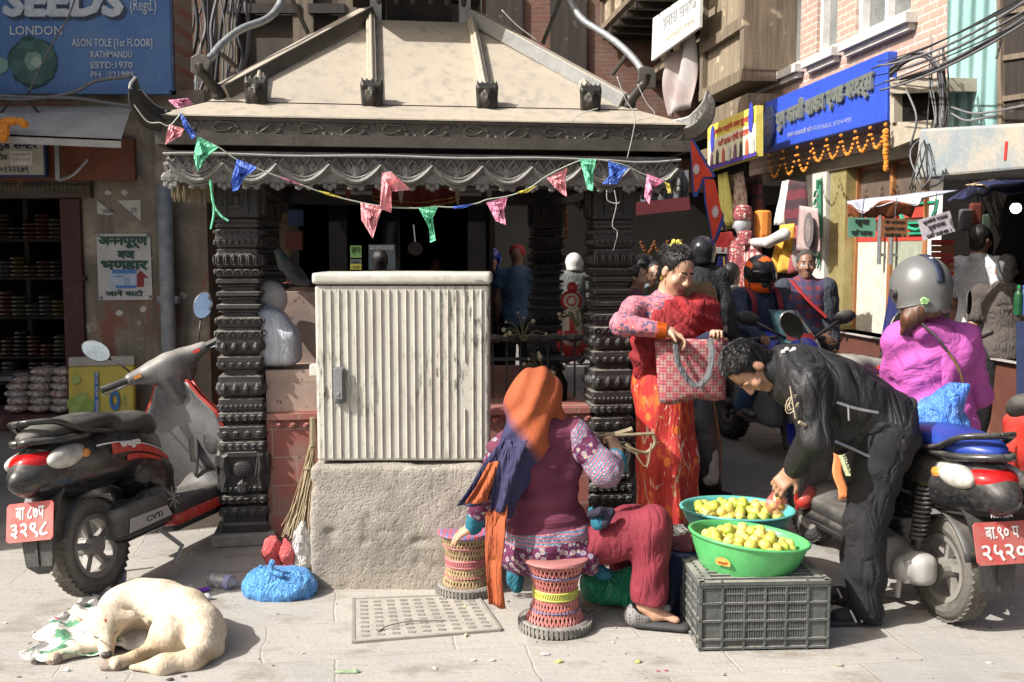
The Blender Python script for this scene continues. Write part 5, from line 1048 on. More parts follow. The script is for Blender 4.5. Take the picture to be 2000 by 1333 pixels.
for i, x in enumerate((1988, 1999)):
    o = thing('drink_bottle', ['green drink bottle standing on the stall counter', 'blue capped water bottle standing at the frame edge on the stall counter'][i], 'bottle', P(x, 615, 7.3)); b = B(); b.lathe([(.03, 0), (.032, .1), (.03, .15), (.012, .19)], P(x, 615, 7.3), 10); b.build('bottle', mat('bt%d' % i, [(.02, .1, .04), (.05, .1, .25)][i], .2), o); b = B(); b.lathe([(.014, .19), (.014, .215)], P(x, 615, 7.3), 8); b.build('cap', mat('btc%d' % i, [(.03, .3, .1), (.05, .1, .4)][i]), o)
b = B(); fpoly(b, [(1985, 628), (2150, 640), (2150, 900), (1985, 880)], 1.0, .6); tag(b.build('stall_counter', mat('counter_navy', (.02, .03, .08))), 'navy covered counter of the near stall', 'counter')
cloth('navy_cloth', [(1740, 556), (1764, 556), (1762, 700), (1733, 690)], .9, mat('navy_cloth', (.015, .02, .11)), 'navy cloth hanging by the shop step behind the grey helmet', 'cloth')
# cables of this street
random.seed(21)
for i in range(11):
    o = random.uniform(-.1, .25); a, c_ = fw(1700 + random.uniform(0, 60), 122 + i * 5 + random.uniform(-5, 5), .4 + o), fw(2080, -55 + i * 5.5 + random.uniform(-8, 8), .8 + o)
    b = B(); b.tube(sag(a, c_, random.uniform(.02, .1), 16), random.choice((.005, .007, .010)), 5); tag(b.build('overhead_cable', random.choice((M_WIRE, M_WIREG)), smooth=True), 'overhead cable in the bundle slanting up from the blue sign', 'cable', 'bundle of cables beside the blue sign')
for i in range(4):
    b = B(); b.tube(curve([fw(1738, 150 - i * 5, .5), fw(1770, 122 - i * 3, .55), fw(1806, 112 - i * 3, .55), fw(1832 + i * 2, 140, .5), fw(1836 + i * 2, 200, .45), fw(1832 + i * 3, 260, .45)], 8), .010, 6); tag(b.build('looped_cable', M_WIREG if i % 2 else M_WIRE, smooth=True), 'thick cable looping over the concrete ledge and down the house edge', 'cable', 'looped cables by the concrete ledge')
for i in range(9):
    x = 1826 + random.uniform(-8, 22); b = B(); b.tube(curve([fw(x, 60 + random.uniform(0, 90), .4), fw(x + random.uniform(-12, 8), 160, .45), fw(x + random.uniform(-14, 10), 240, .5), fw(x + random.uniform(-60, 5), 290 + random.uniform(-20, 60), 1.0), fw(x - 40 + random.uniform(-5, 10), 370, 1.0)], 6), .006, 5); tag(b.build('tangled_cable', random.choice((M_WIRE, M_WIREG)), smooth=True), 'tangled cable hanging at the corner between brick and teal cladding', 'cable', 'tangled cables at the house corner')
for px, lb in (([(1770, 175), (1790, 230), (1778, 285)], 'loose wire dangling below the concrete ledge'), ([(1945, 25), (1955, 70), (1946, 115)], 'short cable hanging in front of the dark window'), ([(1858, 210), (1910, 222), (2010, 205)], 'thin wire strung across the teal cladding'), ([(1858, 222), (1890, 236), (1945, 225)], 'sagging wire low on the teal cladding')):
    b = B(); b.tube(curve([fw(x, y, .6) for x, y in px], 8), .009, 5); tag(b.build('loose_wire', M_WIREG, smooth=True), lb, 'wire')
# cables hanging on the timber house behind the blue signboard
for i in range(18):
    x = 372 + i * 6.5 + random.uniform(-5, 5); d = 9.75 - random.uniform(0, .3); b = B(); b.tube(curve([P(x + random.uniform(-15, 25), -20, d), P(x + random.uniform(-10, 12), 50, d), P(x + random.uniform(-10, 6), 110, d), P(x + random.uniform(-25, 4), 185, d)], 7), random.choice((.006, .008, .011, .018)), 6); tag(b.build('wall_cable', random.choice((M_WIRE, M_WIREG, M_WIREG)), smooth=True), 'cable hanging down the timber house beside the blue signboard', 'cable', 'cables hanging on the timber house')
for px, lb in (([(1168, 212), (1130, 225), (1110, 250), (1118, 275), (1132, 276)], 'thin wire curling off the eave by the last roof face'), ([(1205, 150), (1222, 195), (1240, 225), (1236, 262), (1225, 310)], 'pale wire running from the ridge down past the eave'), ([(1245, 165), (1262, 200), (1278, 225), (1240, 236)], 'dark wire looping from the streamer plate to the eave'), ([(1185, 372), (1187, 392), (1205, 398), (1210, 395)], 'white wire hook dangling under the valance'), ([(1200, 372), (1204, 400), (1196, 440), (1206, 455), (1198, 490)], 'thin twisted wire hanging before the dark pillar'), ([(980, 20), (1010, 50), (1050, 80)], 'white cable falling across the ridge beside the lantern')):
    b = B(); b.tube(curve([P(x, y, 5.45 + (1300 - x) * .0003) for x, y in px], 8), .0026, 5); tag(b.build('loose_wire', mat('wire_pale', (.4, .4, .38)), smooth=True), lb, 'wire')
# ------------------------------------------------------------------ scooters and the motorcycle
def gloss(name, c, r=.22, dust=.5, c2=None):
    t = NT(name); n = t.n('SeparateXYZ', {0: t.n('NewGeometry').outputs['Normal']}).outputs[2]
    f = t.math('MULTIPLY', t.ramp(n, -.2, .9), t.ramp(t.noise(5, 6, None, .65), .35, .7)); col = t.mix(t.ramp(t.noise(3, 3), .4, .6), c, c2 or c)
    fine = t.ramp(t.noise(45, 4), .5, .75); ff = t.math('MULTIPLY', t.math('ADD', f, t.math('MULTIPLY', fine, .25)), dust)
    col = t.mix(ff, col, (.33, .30, .25)); return t.done(col, t.math('ADD', t.math('MULTIPLY', ff, .7), r), 0)
M_GBLK = gloss('glossy_black', (.012, .012, .014), .18, .36); M_PBLK = gloss('black_plastic', (.022, .023, .025), .45, .45); M_TYRE = gloss('tyre_rubber', (.075, .068, .058), .8, .8); M_TYRED = gloss('tyre_rubber_dark', (.02, .02, .02), .7, .3)
M_RIM = gloss('wheel_metal', (.2, .19, .17), .4, .6); M_ENG = gloss('engine_metal', (.3, .29, .27), .4, .5); M_SEATB = gloss('seat_black', (.02, .019, .018), .5, .4)
M_TLRED = mat('lamp_red', (.42, .012, .012), .12, c2=(.3, .008, .008), ns=20); M_TLCLR = mat('lamp_clear', (.55, .53, .48), .12, c2=(.35, .33, .3), ns=25); M_AMBER = mat('lamp_amber', (.65, .25, .05), .2)
M_REDP = gloss('red_paint', (.42, .03, .02), .25, .4); M_MIRR = mat('mirror_glass', (.9, .92, .95), .05, 1.0); M_PLATE = mat('plate_red', (.5, .07, .06), .5, c2=(.42, .14, .12), ns=16); M_PLW = mat('plate_white', (.75, .72, .7), .5)
M_STRG = gloss('shield_plastic', (.15, .15, .152), .26, .8, (.10, .10, .105))
def wheel(root, c, r, wd, Mx=None, name='wheel', mt=None, spokes=5, rimm=None, disc=False):
    Mx = Mx or Matrix.Identity(3); c = Vector(c); b = B(); n = 36; prof = []
    for k in range(12):
        a = 2 * math.pi * k / 12; prof.append((r - wd * .5 * .95 + wd * .5 * .95 * math.cos(a), wd * .5 * math.sin(a)))
    rings = [[c + Mx @ V(q * math.cos(t), y, q * math.sin(t)) for q, y in prof] for t in [2 * math.pi * i / n for i in range(n + 1)]]; b.loft(rings, 0, False)
    for i in range(44):                      # tread blocks
        t = 2 * math.pi * i / 44
        for s in (-1, 1):
            p = c + Mx @ V((r - .004) * math.cos(t), s * wd * .24, (r - .004) * math.sin(t)); M = Mx @ Matrix.Rotation(-t, 3, 'Y'); b.box(p, (.0028, wd * .19, .0135), M @ Matrix.Rotation(s * .55, 3, 'X'))
    w_ = b.build(name, mt or M_TYRE, root, local=True, smooth=False); b = B(); ri = r - wd * .95
    b.loft([[c + Mx @ V(q * math.cos(t), y, q * math.sin(t)) for q, y in ((ri + .012, -wd * .36), (ri - .012, -wd * .33), (ri - .018, 0), (ri - .012, wd * .33), (ri + .012, wd * .36), (ri, 0))] for t in [2 * math.pi * i / 28 for i in range(29)]], 0, False)
    for i in range(spokes):
        t = 2 * math.pi * i / spokes + .4; b.bar(c + Mx @ V(.02 * math.cos(t), 0, .02 * math.sin(t)), c + Mx @ V((ri - .006) * math.cos(t), 0, (ri - .006) * math.sin(t)), .032, .03, up=Mx @ V(0, 1, 0))
    b.lathe([(.045, -wd * .5), (.05, 0), (.045, wd * .5)], c, 14, Mx @ Matrix.Rotation(R(90), 3, 'X'))
    if disc: b.lathe([(ri * .75, -.01), (ri * .75, .01)], c + Mx @ V(0, wd * .3, 0), 20, Mx @ Matrix.Rotation(R(90), 3, 'X'))
    b.build('rim', rimm or M_RIM, w_, local=True)
def scooter(label, loc, hd, lean, steer, kind):
    g = thing('scooter', label, 'scooter', loc, rot=(R(lean), 0, R(hd))); WB = 1.24; wr = .235
    ax = V(-.454, 0, .891); p0 = V(1.06, 0, .6); St = Matrix.Translation(p0) @ Matrix.Rotation(R(steer), 4, ax) @ Matrix.Translation(-p0); T = lambda x, y, z: St @ V(x, y, z); S3 = St.to_3x3()
    wheel(g, (0, 0, wr), wr, .10, name='rear_wheel', spokes=5); wheel(g, T(WB, 0, wr), wr, .09, S3, name='front_wheel', mt=M_TYRED)
    paint = {0: M_GBLK, 1: M_GBLK, 2: M_REDP}[kind]
    s = S(.05); s.ell((.1, 0, .63), (.52, .16, .15)); s.ell((-.17, 0, .69), (.18, .12, .08)); s.ell((.42, 0, .5), (.2, .15, .15)); s.box((.5, 0, .38), (.08, .13, .14), .05); s.ell((0, 0, .2), (.31, .1, .33), op='s', k=.03)
    s.build('body', paint, g, h=.011, local=True)
    s = S(.03); s.box((.78, 0, .28), (.3, .155, .045), .03); s.box((.78, 0, .2), (.26, .12, .05), .03); s.ell((1.02, 0, .3), (.1, .15, .1)); s.build('footboard', M_PBLK, g, h=.011, local=True)
    s = S(.03); s.box((.78, .0, .225), (.31, .165, .035), .03); s.build('lower_fairing', M_REDP if kind != 1 else M_GBLK, g, h=.012, local=True)
    b = B()                                   # leg shield seen from the saddle side, and the apron outside it
    def shl(u, v, dx=0.0, k=1.0):
        y = (u * 2 - 1); hw = (.20 + .05 * math.sin(math.pi * min(1, v * 1.15)) - .1 * max(0, v - .72) / .28) * k; z = .25 + .66 * v
        return V(1.08 - .16 * v - .075 * y * y + dx - .03 * math.sin(v * 3.1) , y * hw, z)
    b.grid(lambda u, v: shl(u, v), 14, 14); b.build('leg_shield', M_STRG, g, local=True, smooth=True, solid=.014)
    b = B(); b.grid(lambda u, v: shl(u, v, .05 + .05 * math.sin(math.pi * u), 1.02), 14, 12); b.build('front_apron', M_REDP if kind != 1 else M_GBLK, g, local=True, smooth=True, solid=.01)
    b = B(); b.ball(shl(.22, .5), (.016, .06, .1), 14, Matrix.Rotation(R(14), 3, 'Y')); b.ball(shl(.5, .5), (.014, .035, .22), 12, Matrix.Rotation(R(10), 3, 'Y')); b.ball(shl(.42, .88), (.02, .018, .018), 8); b.build('glove_panel', M_PBLK, g, local=True, smooth=True)
    b = B(); b.tube([shl(0, v / 14, .01, 1.02) for v in range(15)] + [shl(u / 8, 1, .01, 1.02) for u in range(1, 8)] + [shl(1, 1 - v / 14, .01, 1.02) for v in range(15)], .012, 6); b.build('shield_edge', M_REDP, g, local=True)
    s = S(.03); s.cap((1.03, 0, .42), (.96, 0, .84), .05, .05, flat=((1, 0, .2), 1.7)); s.ell((1.0, -.1, .58), (.03, .06, .1)); s.build('inner_column', M_STRG, g, h=.011, local=True)
    s = S(.035); s.cap(T(.98, 0, .84), T(.93, 0, .98), .075, .1); s.ell(T(.97, 0, 1.0), (.15, .16, .075), S3 @ Matrix.Rotation(R(20), 3, 'Y')); s.ell(T(1.06, 0, .97), (.1, .13, .1), S3); s.cap(T(.93, .1, 1.02), T(.9, .21, 1.03), .06, .036); s.cap(T(.93, -.1, 1.02), T(.9, -.21, 1.03), .06, .036); s.build('handlebar_cowl', M_STRG, g, h=.009, local=True)
    b = B(); b.add([T(*q) for q in ((.9, -.085, 1.074), (.9, .085, 1.074), (1.02, .1, 1.082), (1.05, 0, 1.083), (1.02, -.1, 1.082))], [(0, 1, 2, 3, 4)]); b.ball(T(.96, 0, 1.072), (.055, .075, .012), 10, S3); b.build('instrument_glass', mat('instrument', (.28, .3, .31), .15), g, local=True)
    for sy in (-1, 1):
        b = B(); b.tube([T(.9, sy * .2, 1.03), T(.84, sy * .36, 1.035)], [.02, .019], 10); b.tube([T(.84, sy * .36, 1.035), T(.838, sy * .368, 1.035)], .022, 10); gr = b.build('grip', M_PBLK, g, local=True)
        b = B(); b.tube([T(.95, sy * .2, 1.02), T(.93, sy * .3, 1.01), T(.88, sy * .37, 1.01)], .007, 6); b.build('lever', M_STEEL, gr, local=True)
        b = B(); b.box(T(.868, sy * .17, 1.025), (.012, .02, .009), S3); b.build('switch', mat('switch_red', (.6, .05, .03)) if sy < 0 else M_AMBER, gr, local=True)
        b = B(); m0, m1 = T(.93, sy * .19, 1.05), T(.93, sy * .27, 1.19); b.tube([m0, m0.lerp(m1, .5) + V(0, 0, .01), m1], .006, 6); M = S3 @ Matrix.Rotation(R(-sy * 6), 3, 'Z'); mc = T(.925, sy * .31, 1.25); b.lathe([(.03, .016), (.078, .008), (.082, 0)], mc, 20, M @ Matrix.Rotation(R(90), 3, 'Y') @ Matrix.Rotation(R(sy * 50), 3, 'Z'), sx=.66); mo = b.build('mirror', M_PBLK, g, local=True, smooth=True)
        b = B(); b.lathe([(.076, -.0015), (.0755, -.002)], mc, 20, M @ Matrix.Rotation(R(90), 3, 'Y') @ Matrix.Rotation(R(sy * 50), 3, 'Z'), sx=.66); b.build('mirror_glass', M_MIRR, mo, local=True)
    s = S(.05); s.ell((-.02, 0, .805), (.3, .135, .068)); s.ell((.34, 0, .76), (.22, .13, .07)); s.ell((.48, 0, .715), (.1, .1, .06)); st = s.build('seat', [M_SEATB, mat('seat_blue', (.02, .05, .28), .4, c2=(.015, .03, .2), ns=6), M_SEATB][kind], g, h=.011, local=True)
    b = B()
    for sy in (-1, 1): b.tube(curve([V(.12, sy * .13, .755), V(-.1, sy * .145, .80), V(-.22, sy * .12, .86), V(-.29, sy * .05, .875), V(-.3, 0, .877)], 5), [.02] * 21, 8, flat=.7); b.tube(curve([V(-.05, sy * .14, .77), V(-.2, sy * .125, .775), V(-.32, sy * .05, .79), V(-.33, 0, .79)], 5), .017, 8)
    b.build('grab_rail', M_GBLK, g, local=True, smooth=True)
    s = S(.01); s.ell((-.225, 0, .69), (.145, .118, .07)); s.plane((-.3, 0, .745), (0, 0, 1)); tl = s.build('tail_light', M_TLRED, g, h=.008, local=True)
    for sy in (-1, 1):
        s = S(.01); s.ell((-.14, sy * .086, .692), (.17, .06, .058), Matrix.Rotation(R(-sy * 12), 3, 'Z')); s.build('indicator_lens', M_TLCLR, tl, h=.008, local=True)
        b = B(); b.ball((-.09, sy * .139, .69), (.03, .012, .022), 8); b.build('amber_bulb', M_AMBER, tl, local=True)
    b = B(); b.loft([[V(x, -w_, z), V(x, w_, z), V(x + .02, w_, z + .01), V(x + .02, -w_, z + .01)] for x, z, w_ in ((-.16, .64, .11), (-.27, .5, .095), (-.325, .38, .085), (-.34, .24, .07), (-.32, .2, .03))]); b.bar((-.338, 0, .24), (-.32, 0, .42), .012, .02); b.build('mudguard', M_PBLK, g, local=True)
    b = B(); b.grid(lambda u, v: V(.03 - (wr + .04) * math.cos(.35 + 1.9 * u), (2 * v - 1) * .075, wr + (wr + .04) * math.sin(.35 + 1.9 * u) * 1.0), 12, 4); b.build('wheel_hugger', M_PBLK, g, local=True, smooth=True, solid=.008)
    pc = V(-.35, 0, .445); pu = V(.26, 0, .965).normalized(); pr = V(0, -1, 0); b = B(); hw, hh = .125, .085
    b.slab([pc + pr * hw * x + pu * hh * y for x, y in ((-1, -.85), (-.9, -1), (.9, -1), (1, -.85), (1, .85), (.9, 1), (-.9, 1), (-1, .85))], V(.004, 0, 0)); pl = b.build('number_plate', M_PLATE, g, local=True)
    l1, l2 = (('बा ८७प', '३२९८'), ('बा.९० प', '२५२०'), ('बा २५प', '७३४१'))[kind]
    write(l1, 'lettering', M_PLW, pl, pc + pr * -.075 + pu * .012, pr * .155, pu * .055, bold=.021, local=True); write(l2, 'lettering', M_PLW, pl, pc + pr * -.1 + pu * -.072, pr * .2, pu * .068, bold=.021, local=True)
    if kind == 0:
        s = S(.025); s.box((.12, -.2, .33), (.2, .055, .075), .045); s.cap((.3, -.2, .3), (.44, -.13, .25), .03, .02); s.build('muffler', M_PBLK, g, h=.009, local=True)
        b = B(); b.slab([V(-.04, -.257, .285), V(.3, -.257, .29), V(.27, -.257, .345), V(-.02, -.257, .35)], (0, -.006, 0)); sh_ = b.build('heat_shield', M_ENG, g, local=True, bevel=.004)
        write('CVTi', 'lettering', M_INK, sh_, (.09, -.263, .305), (.13, 0, 0), (0, 0, .025), bold=.02, local=True)
        s = S(.02); s.box((.3, 0, .3), (.18, .12, .1), .04); s.cap((.3, -.13, .36), (.36, -.15, .36), .07); s.build('engine', M_GBLK, g, h=.012, local=True)
        b = B(); 
        for k in range(8): b.bar(V(.38, -.224, .36), V(.38 + .055 * math.cos(k * .785), -.224, .36 + .055 * math.sin(k * .785)), .006)
        b.build('fan_grille', M_RIM, g, local=True); b = B(); b.tube(curve([V(.3, .12, .2), V(.25, .2, .06), V(.2, .24, .015)], 5), .012, 6); b.tube([V(.4, -.1, .2), V(.42, -.2, .1), V(.3, -.22, .045)], .012, 6); b.build('stand', M_ENG, g, local=True)
        for z0, z1, x0, x1, m, nm in ((.65, .705, .06, .54, M_REDP, 'red_stripe'), (.60, .63, .16, .58, M_REDP, 'thin_red_stripe'), (.707, .715, -.04, .5, M_PLW, 'white_stripe')):
            b = B(); b.grid(lambda u, v: V(x0 + (x1 - x0) * u, -.163 * math.sqrt(max(.02, 1 - ((x0 + (x1 - x0) * u - .1) / .64) ** 2)) - .003, z0 + (z1 - z0) * v * (1 - u * .6) - .12 * u * u), 14, 2); b.build(nm, m, g, local=True, solid=.002)
        write('wego', 'lettering', M_PLW, g, (.1, -.176, .662), (.17, .012, -.012), (.003, 0, .04), bold=.06, local=True, nudge=.006)
        write('wego', 'lettering', M_PLW, st, (-.06, -.118, .8), (.09, 0, 0), (0, .012, .02), bold=.04, local=True, nudge=.01)
    else:
        s = S(.02); s.box((.06, .13, .24), (.13, .05, .07), .04); s.cap((.02, .16, .235), (.02, .2, .235), .075, .06); s.cap((.2, .14, .25), (.42, .13, .28), .085, .07); s.build('gear_case', M_ENG, g, h=.01, local=True)
        s = S(.02); s.ell((.33, .17, .28), (.13, .06, .085)); s.box((.42, 0, .3), (.1, .12, .1), .03); s.build('engine_cover', M_GBLK, g, h=.01, local=True)
        b = B(); b.tube([V(.03, .14, .28), V(-.03, .13, .62)], .016, 8)
        for k in range(12): c = V(.018 - .004 * k, .139, .37 + .021 * k); b.tube([c + V(.034 * math.cos(a), .034 * math.sin(a), .004 * a / 3) for a in [q * .6 for q in range(11)]], .007, 5)
        b.build('shock_absorber', M_PBLK, g, local=True)
        b = B(); b.tube([V(.02, .22, .235), V(.0, .24, .12), V(.1, .24, .1)], .012, 6); b.box((.0, .215, .235), (.03, .012, .05)); b.tube(curve([V(.4, .15, .2), V(.25, .18, .1), V(.12, .17, .12)], 5), .014, 6); b.build('brake_arm', M_ENG, g, local=True)
        b = B(); b.box((-.305, 0, .59), (.012, .055, .022)); rf = b.build('reflector', M_TLRED, g, local=True)
        write('HONDA', 'lettering', M_PLW, g, (-.33, .05, .545), (0, -.1, 0), (.004, 0, .018), bold=.03, local=True, nudge=.01)
        write('DIO', 'lettering', M_RIM, g, (.2, .158, .66), (-.13, 0, -.02), (0, -.01, .05), bold=.02, local=True, nudge=.012)
        s = S(.02); s.cap((1.02, .16, .33), (1.0, .18, .3), .06, .05); s.build('side_pod', M_REDP, g, h=.01, local=True)
        s = S(.03); s.ell(T(1.26, 0, .42), (.2, .07, .1), S3); s.build('front_fender', M_GBLK, g, h=.01, local=True)
    return g
sc1 = scooter('parked black scooter with red and white stripes beside the sleeping dog', (-1.97, 4.66, 0), 75, -9, 36, 0)
sc2 = scooter('black scooter with blue seat, ridden by the woman in the grey helmet', (1.93, 4.34, 0), 101, 0, 0, 1)
sc3 = scooter('red and grey scooter cut off by the frame edge beside the man in shorts', (3.28, 5.4, 0), 118, -6, 20, 2)
# orange strap and white cup caught on the ridden scooter
b = B(); b.grid(lambda u, v: P(1622 + 20 * u + 14 * v, 868 + 108 * v, 5.2 - .05 * v) + V(.01 * math.sin(v * 9), 0, 0), 3, 10); sp = tag(b.build('strap', mat('strap_orange', (.8, .28, .1)), smooth=True, solid=.004), 'orange strap with black lettering hanging behind the bending man', 'strap')
b = B(); b.grid(lambda u, v: P(1630 + 14 * u + 22 * v, 868 + 62 * v, 5.13 - .03 * v), 2, 8); bd_ = b.build('pale_band', mat('band_lime', (.62, .68, .4)), sp, solid=.002)
q0, q1 = P(1641, 876, 5.11), P(1660, 926, 5.09); write('adidas', 'lettering', M_INK, bd_, q0 + V(-.004, 0, 0), (q1 - q0), V(.02, 0, .009), bold=.02, nudge=.004)
b = B(); b.lathe([(.05, 0), (.056, .05), (.056, .055)], P(1640, 1010, 5.15), 12, Matrix.Rotation(R(70), 3, 'X')); tag(b.build('paper_cup', M_WHITE), 'white cup tucked at the front of the ridden scooter', 'cup')
# ------------------------------------------------------------------ blue sports motorcycle
def motorcycle():
    rear, front = V(1.93, 8.75, 0), V(2.2, 7.5, 0); hd = math.atan2(front.y - rear.y, front.x - rear.x); g = thing('motorcycle', 'blue sports motorcycle with tinted windscreen under the orange and black helmet rider', 'motorcycle', rear, hd)
    M_BL = gloss('bike_blue', (.02, .035, .34), .2, .15); M_GR = gloss('bike_grey', (.13, .135, .13), .35, .3)
    wheel(g, (0, 0, .3), .3, .14, name='rear_wheel', mt=M_TYRED, spokes=5, rimm=M_PBLK); wheel(g, (1.3, 0, .3), .3, .11, name='front_wheel', mt=M_TYRED, rimm=M_BL, disc=True)
    s = S(.05); s.ell((.68, 0, .86), (.26, .15, .13)); s.ell((.85, 0, .8), (.2, .17, .12)); s.build('fuel_tank', M_BL, g, h=.014, local=True)
    s = S(.05); s.ell((1.17, 0, .86), (.25, .16, .14)); s.ell((1.1, 0, .66), (.2, .2, .17)); s.ell((1.3, 0, .3), (.34, .1, .36), op='s', k=.03); s.build('front_fairing', M_BL, g, h=.014, local=True)
    s = S(.04); s.box((.72, 0, .42), (.34, .17, .16), .06); s.cap((.4, 0, .3), (.15, 0, .4), .1, .06); s.build('belly_fairing', M_GR, g, h=.014, local=True)
    s = S(.04); s.ell((.25, 0, .84), (.3, .13, .05)); s.ell((-.12, 0, .93), (.22, .1, .05)); s.build('seat', M_SEATB, g, h=.014, local=True)
    b = B(); b.grid(lambda u, v: V(1.33 - .3 * v - .12 * (2 * u - 1) ** 2, (2 * u - 1) * (.17 - .05 * v), .93 + .25 * v), 10, 8); ws = b.build('windscreen', mat('tinted_screen', (.12, .3, .33), .08, .3, c2=(.03, .06, .08), ns=3), g, local=True, smooth=True, solid=.004)
    b = B(); b.grid(lambda u, v: V(1.337 - .3 * (.15 + .2 * v) - .12 * (1.4 * u - .7) ** 2, (1.4 * u - .7) * .16, .93 + .25 * (.15 + .2 * v)), 8, 2); b.build('red_sticker', mat('sticker_red', (.6, .06, .05)), ws, local=True, solid=.002)
    b = B()
    for sy in (-1, 1): b.tube([V(1.28, sy * .1, .34), V(1.1, sy * .1, .95)], .025, 8); b.tube([V(1.08, sy * .06, .98), V(1.02, sy * .32, .96)], .016, 8)
    b.build('fork', M_PBLK, g, local=True)
    for sy in (-1, 1):
        b = B(); b.tube([V(1.2, sy * .12, .98), V(1.15, sy * .34, 1.1)], .012, 6); b.ball((1.14, sy * .4, 1.13), (.03, .1, .055), 10, Matrix.Rotation(R(sy * 12), 3, 'X')); b.build('mirror', M_PBLK, g, local=True, smooth=True)
    b = B(); b.box((1.36, 0, .8), (.03, .12, .04)); b.build('headlight', M_TLCLR, g, local=True, bevel=.01)
    b = B(); b.bar((0, 0, .3), (.45, .1, .35), .05, .06); b.tube([V(.5, .14, .33), V(.5, .24, .31)], .014, 6); b.tube([V(.5, -.14, .33), V(.5, -.24, .31)], .014, 6); b.build('swingarm', M_PBLK, g, local=True)
    return g
mc = motorcycle()
# ------------------------------------------------------------------ dog asleep on a torn sack
t = NT('cream_fur'); st = t.noise(1, 4, t.mapped((60, 60, 16), (0, .4, .5))); c = t.mix(t.ramp(st, .35, .7), (.56, .47, .345), (.64, .57, .45)); c = t.mix(t.ramp(t.noise(4.5, 5), .44, .66), c, (.46, .345, .215)); c = t.mix(t.ramp(t.noise(16, 4), .56, .72), c, (.44, .35, .245)); t.bump(t.math('ADD', st, t.math('MULTIPLY', t.noise(9, 4), .8)), .007, .7); M_FUR = t.done(c, .95)
M_PAW = mat('paw_grey', (.3, .24, .19), .9, c2=(.2, .16, .13), ns=40); M_NOSE = mat('nose_dark', (.06, .045, .04), .5); M_PINKE = mat('inner_ear', (.45, .29, .22), .8)
def fur(q): return vnoise(q, 11) * .004
dog = thing('sleeping_dog', 'cream dog curled asleep on a torn sack with red mark on its brow', 'dog', G(300, 1240))
s = S(.03)
s.chain([G(236, 1190, .1), G(272, 1182, .112), G(318, 1186, .112), G(362, 1202, .105), G(390, 1224, .09)], [.08, .102, .104, .098, .092], k=.05); s.cap(G(390, 1224, .09), G(396, 1250, .07), .09, .07)
s.cap(G(236, 1190, .11), G(212, 1212, .115), .088, .07, k=.05)                                      # neck
s.ell(G(206, 1216, .115), (.062, .07, .058), k=.03); s.cap(G(207, 1228, .1), G(209, 1274, .032), .048, .026, k=.03)   # skull, muzzle
s.cap(G(240, 1210, .06), G(195, 1258, .03), .06, .035, k=.03); s.chain([G(195, 1258, .03), G(150, 1270, .025), G(104, 1286, .02)], [.034, .024, .026], k=.02)     # foreleg
s.cap(G(384, 1232, .075), G(335, 1238, .085), .088, .072, k=.018); s.cap(G(322, 1238, .085), G(300, 1262, .03), .06, .036, k=.03); s.chain([G(302, 1266, .028), G(262, 1286, .025), G(226, 1297, .022)], [.034, .026, .028], k=.02)   # hind leg
s.chain([G(418, 1238, .06), G(414, 1268, .03), G(375, 1289, .03), G(318, 1300, .028), G(256, 1304, .015)], [.05, .042, .042, .038, .012], k=.03)     # tail
for a, b_, c_ in (((186, 1208, .14), (160, 1204, .135), (134, 1201, .12)), ((228, 1206, .14), (254, 1205, .13), (281, 1207, .115))):
    s.cap(G(*a), G(*b_), .03, .022, k=.015, flat=((.2, -.6, .8), 2.2)); s.cap(G(*b_), G(*c_), .022, .004, k=.01, flat=((.2, -.6, .8), 2.2))
s.ell(G(192, 1238, .118), (.016, .012, .006), k=.012, op='s', m=-1)
s.cap(G(204, 1280, .03), G(214, 1279, .03), .012, m=1, k=.006); s.cap(G(110, 1287, .018), G(98, 1289, .015), .024, .02, m=2, k=.012); s.cap(G(228, 1298, .02), G(206, 1301, .016), .027, .022, m=2, k=.012)
for i in range(3): s.cap(G(101 - i * 1.0, 1283 + i * 4, .018), G(95, 1284 + i * 4, .012), .009, m=2, k=.004); s.cap(G(210, 1296 + i * 4, .016), G(202, 1297 + i * 4, .01), .01, m=2, k=.004)
s.build('body', [M_FUR, M_NOSE, M_PAW], dog, h=.006, warp=fur)
c0 = np.array(G(320, 1215, .08)); fuzz(bpy.data.objects['body'] if False else dog.children[0], 'fur', M_FUR, 12000, .012, .0007, lambda p: np.stack([(p[:, 1] - c0[1]) * -1.2 + .25, (p[:, 0] - c0[0]) * -.8, np.full(len(p), -.25)], 1), .09, 2, lambda p: p[:, 2] > .03)
b = B(); b.ball(G(206, 1212, .17), (.006, .004, .008), 8); b.build('red_mark', mat('tika_red', (.5, .12, .1), .9), dog)
b = B()
for x0, y0, x1, y1 in ((217, 1240, 229, 1233), (184, 1243, 193, 1246)): b.tube(curve([G(x0, y0, .098), G((x0 + x1) / 2, (y0 + y1) / 2 + 2, .103), G(x1, y1, .1)], 4), .003, 5)
b.build('closed_eye', mat('eye_line', (.12, .08, .06)), dog)
t = NT('torn_sack'); x = t.xyz(); c = t.mix(t.ramp(t.noise(7, 3), .56, .6), (.66, .64, .6), (.10, .26, .15)); c = t.mix(t.ramp(t.noise(9, 3, t.mapped(loc=(5, 3, 1))), .64, .67), c, (.5, .16, .14)); t.bump(t.noise(25, 4), .02, .8); M_TORN = t.done(c, .5)
b = B(); a4 = [G(42, 1306), G(292, 1268), (G(215, 1140)), G(120, 1205)]
def crump(u, v):
    p = Vector(a4[0]).lerp(a4[1], u).lerp(Vector(a4[3]).lerp(a4[2], u), v); n = vnoise(np.array([[p.x * 9, p.y * 9, 0.3]]), 1)[0]; e = min(u, 1 - u, v, 1 - v)
    return p + V(.05 * n * (e < .12), .04 * n * (e < .12), .018 + .022 * abs(n) + .012 * math.sin(u * 20 + v * 9))
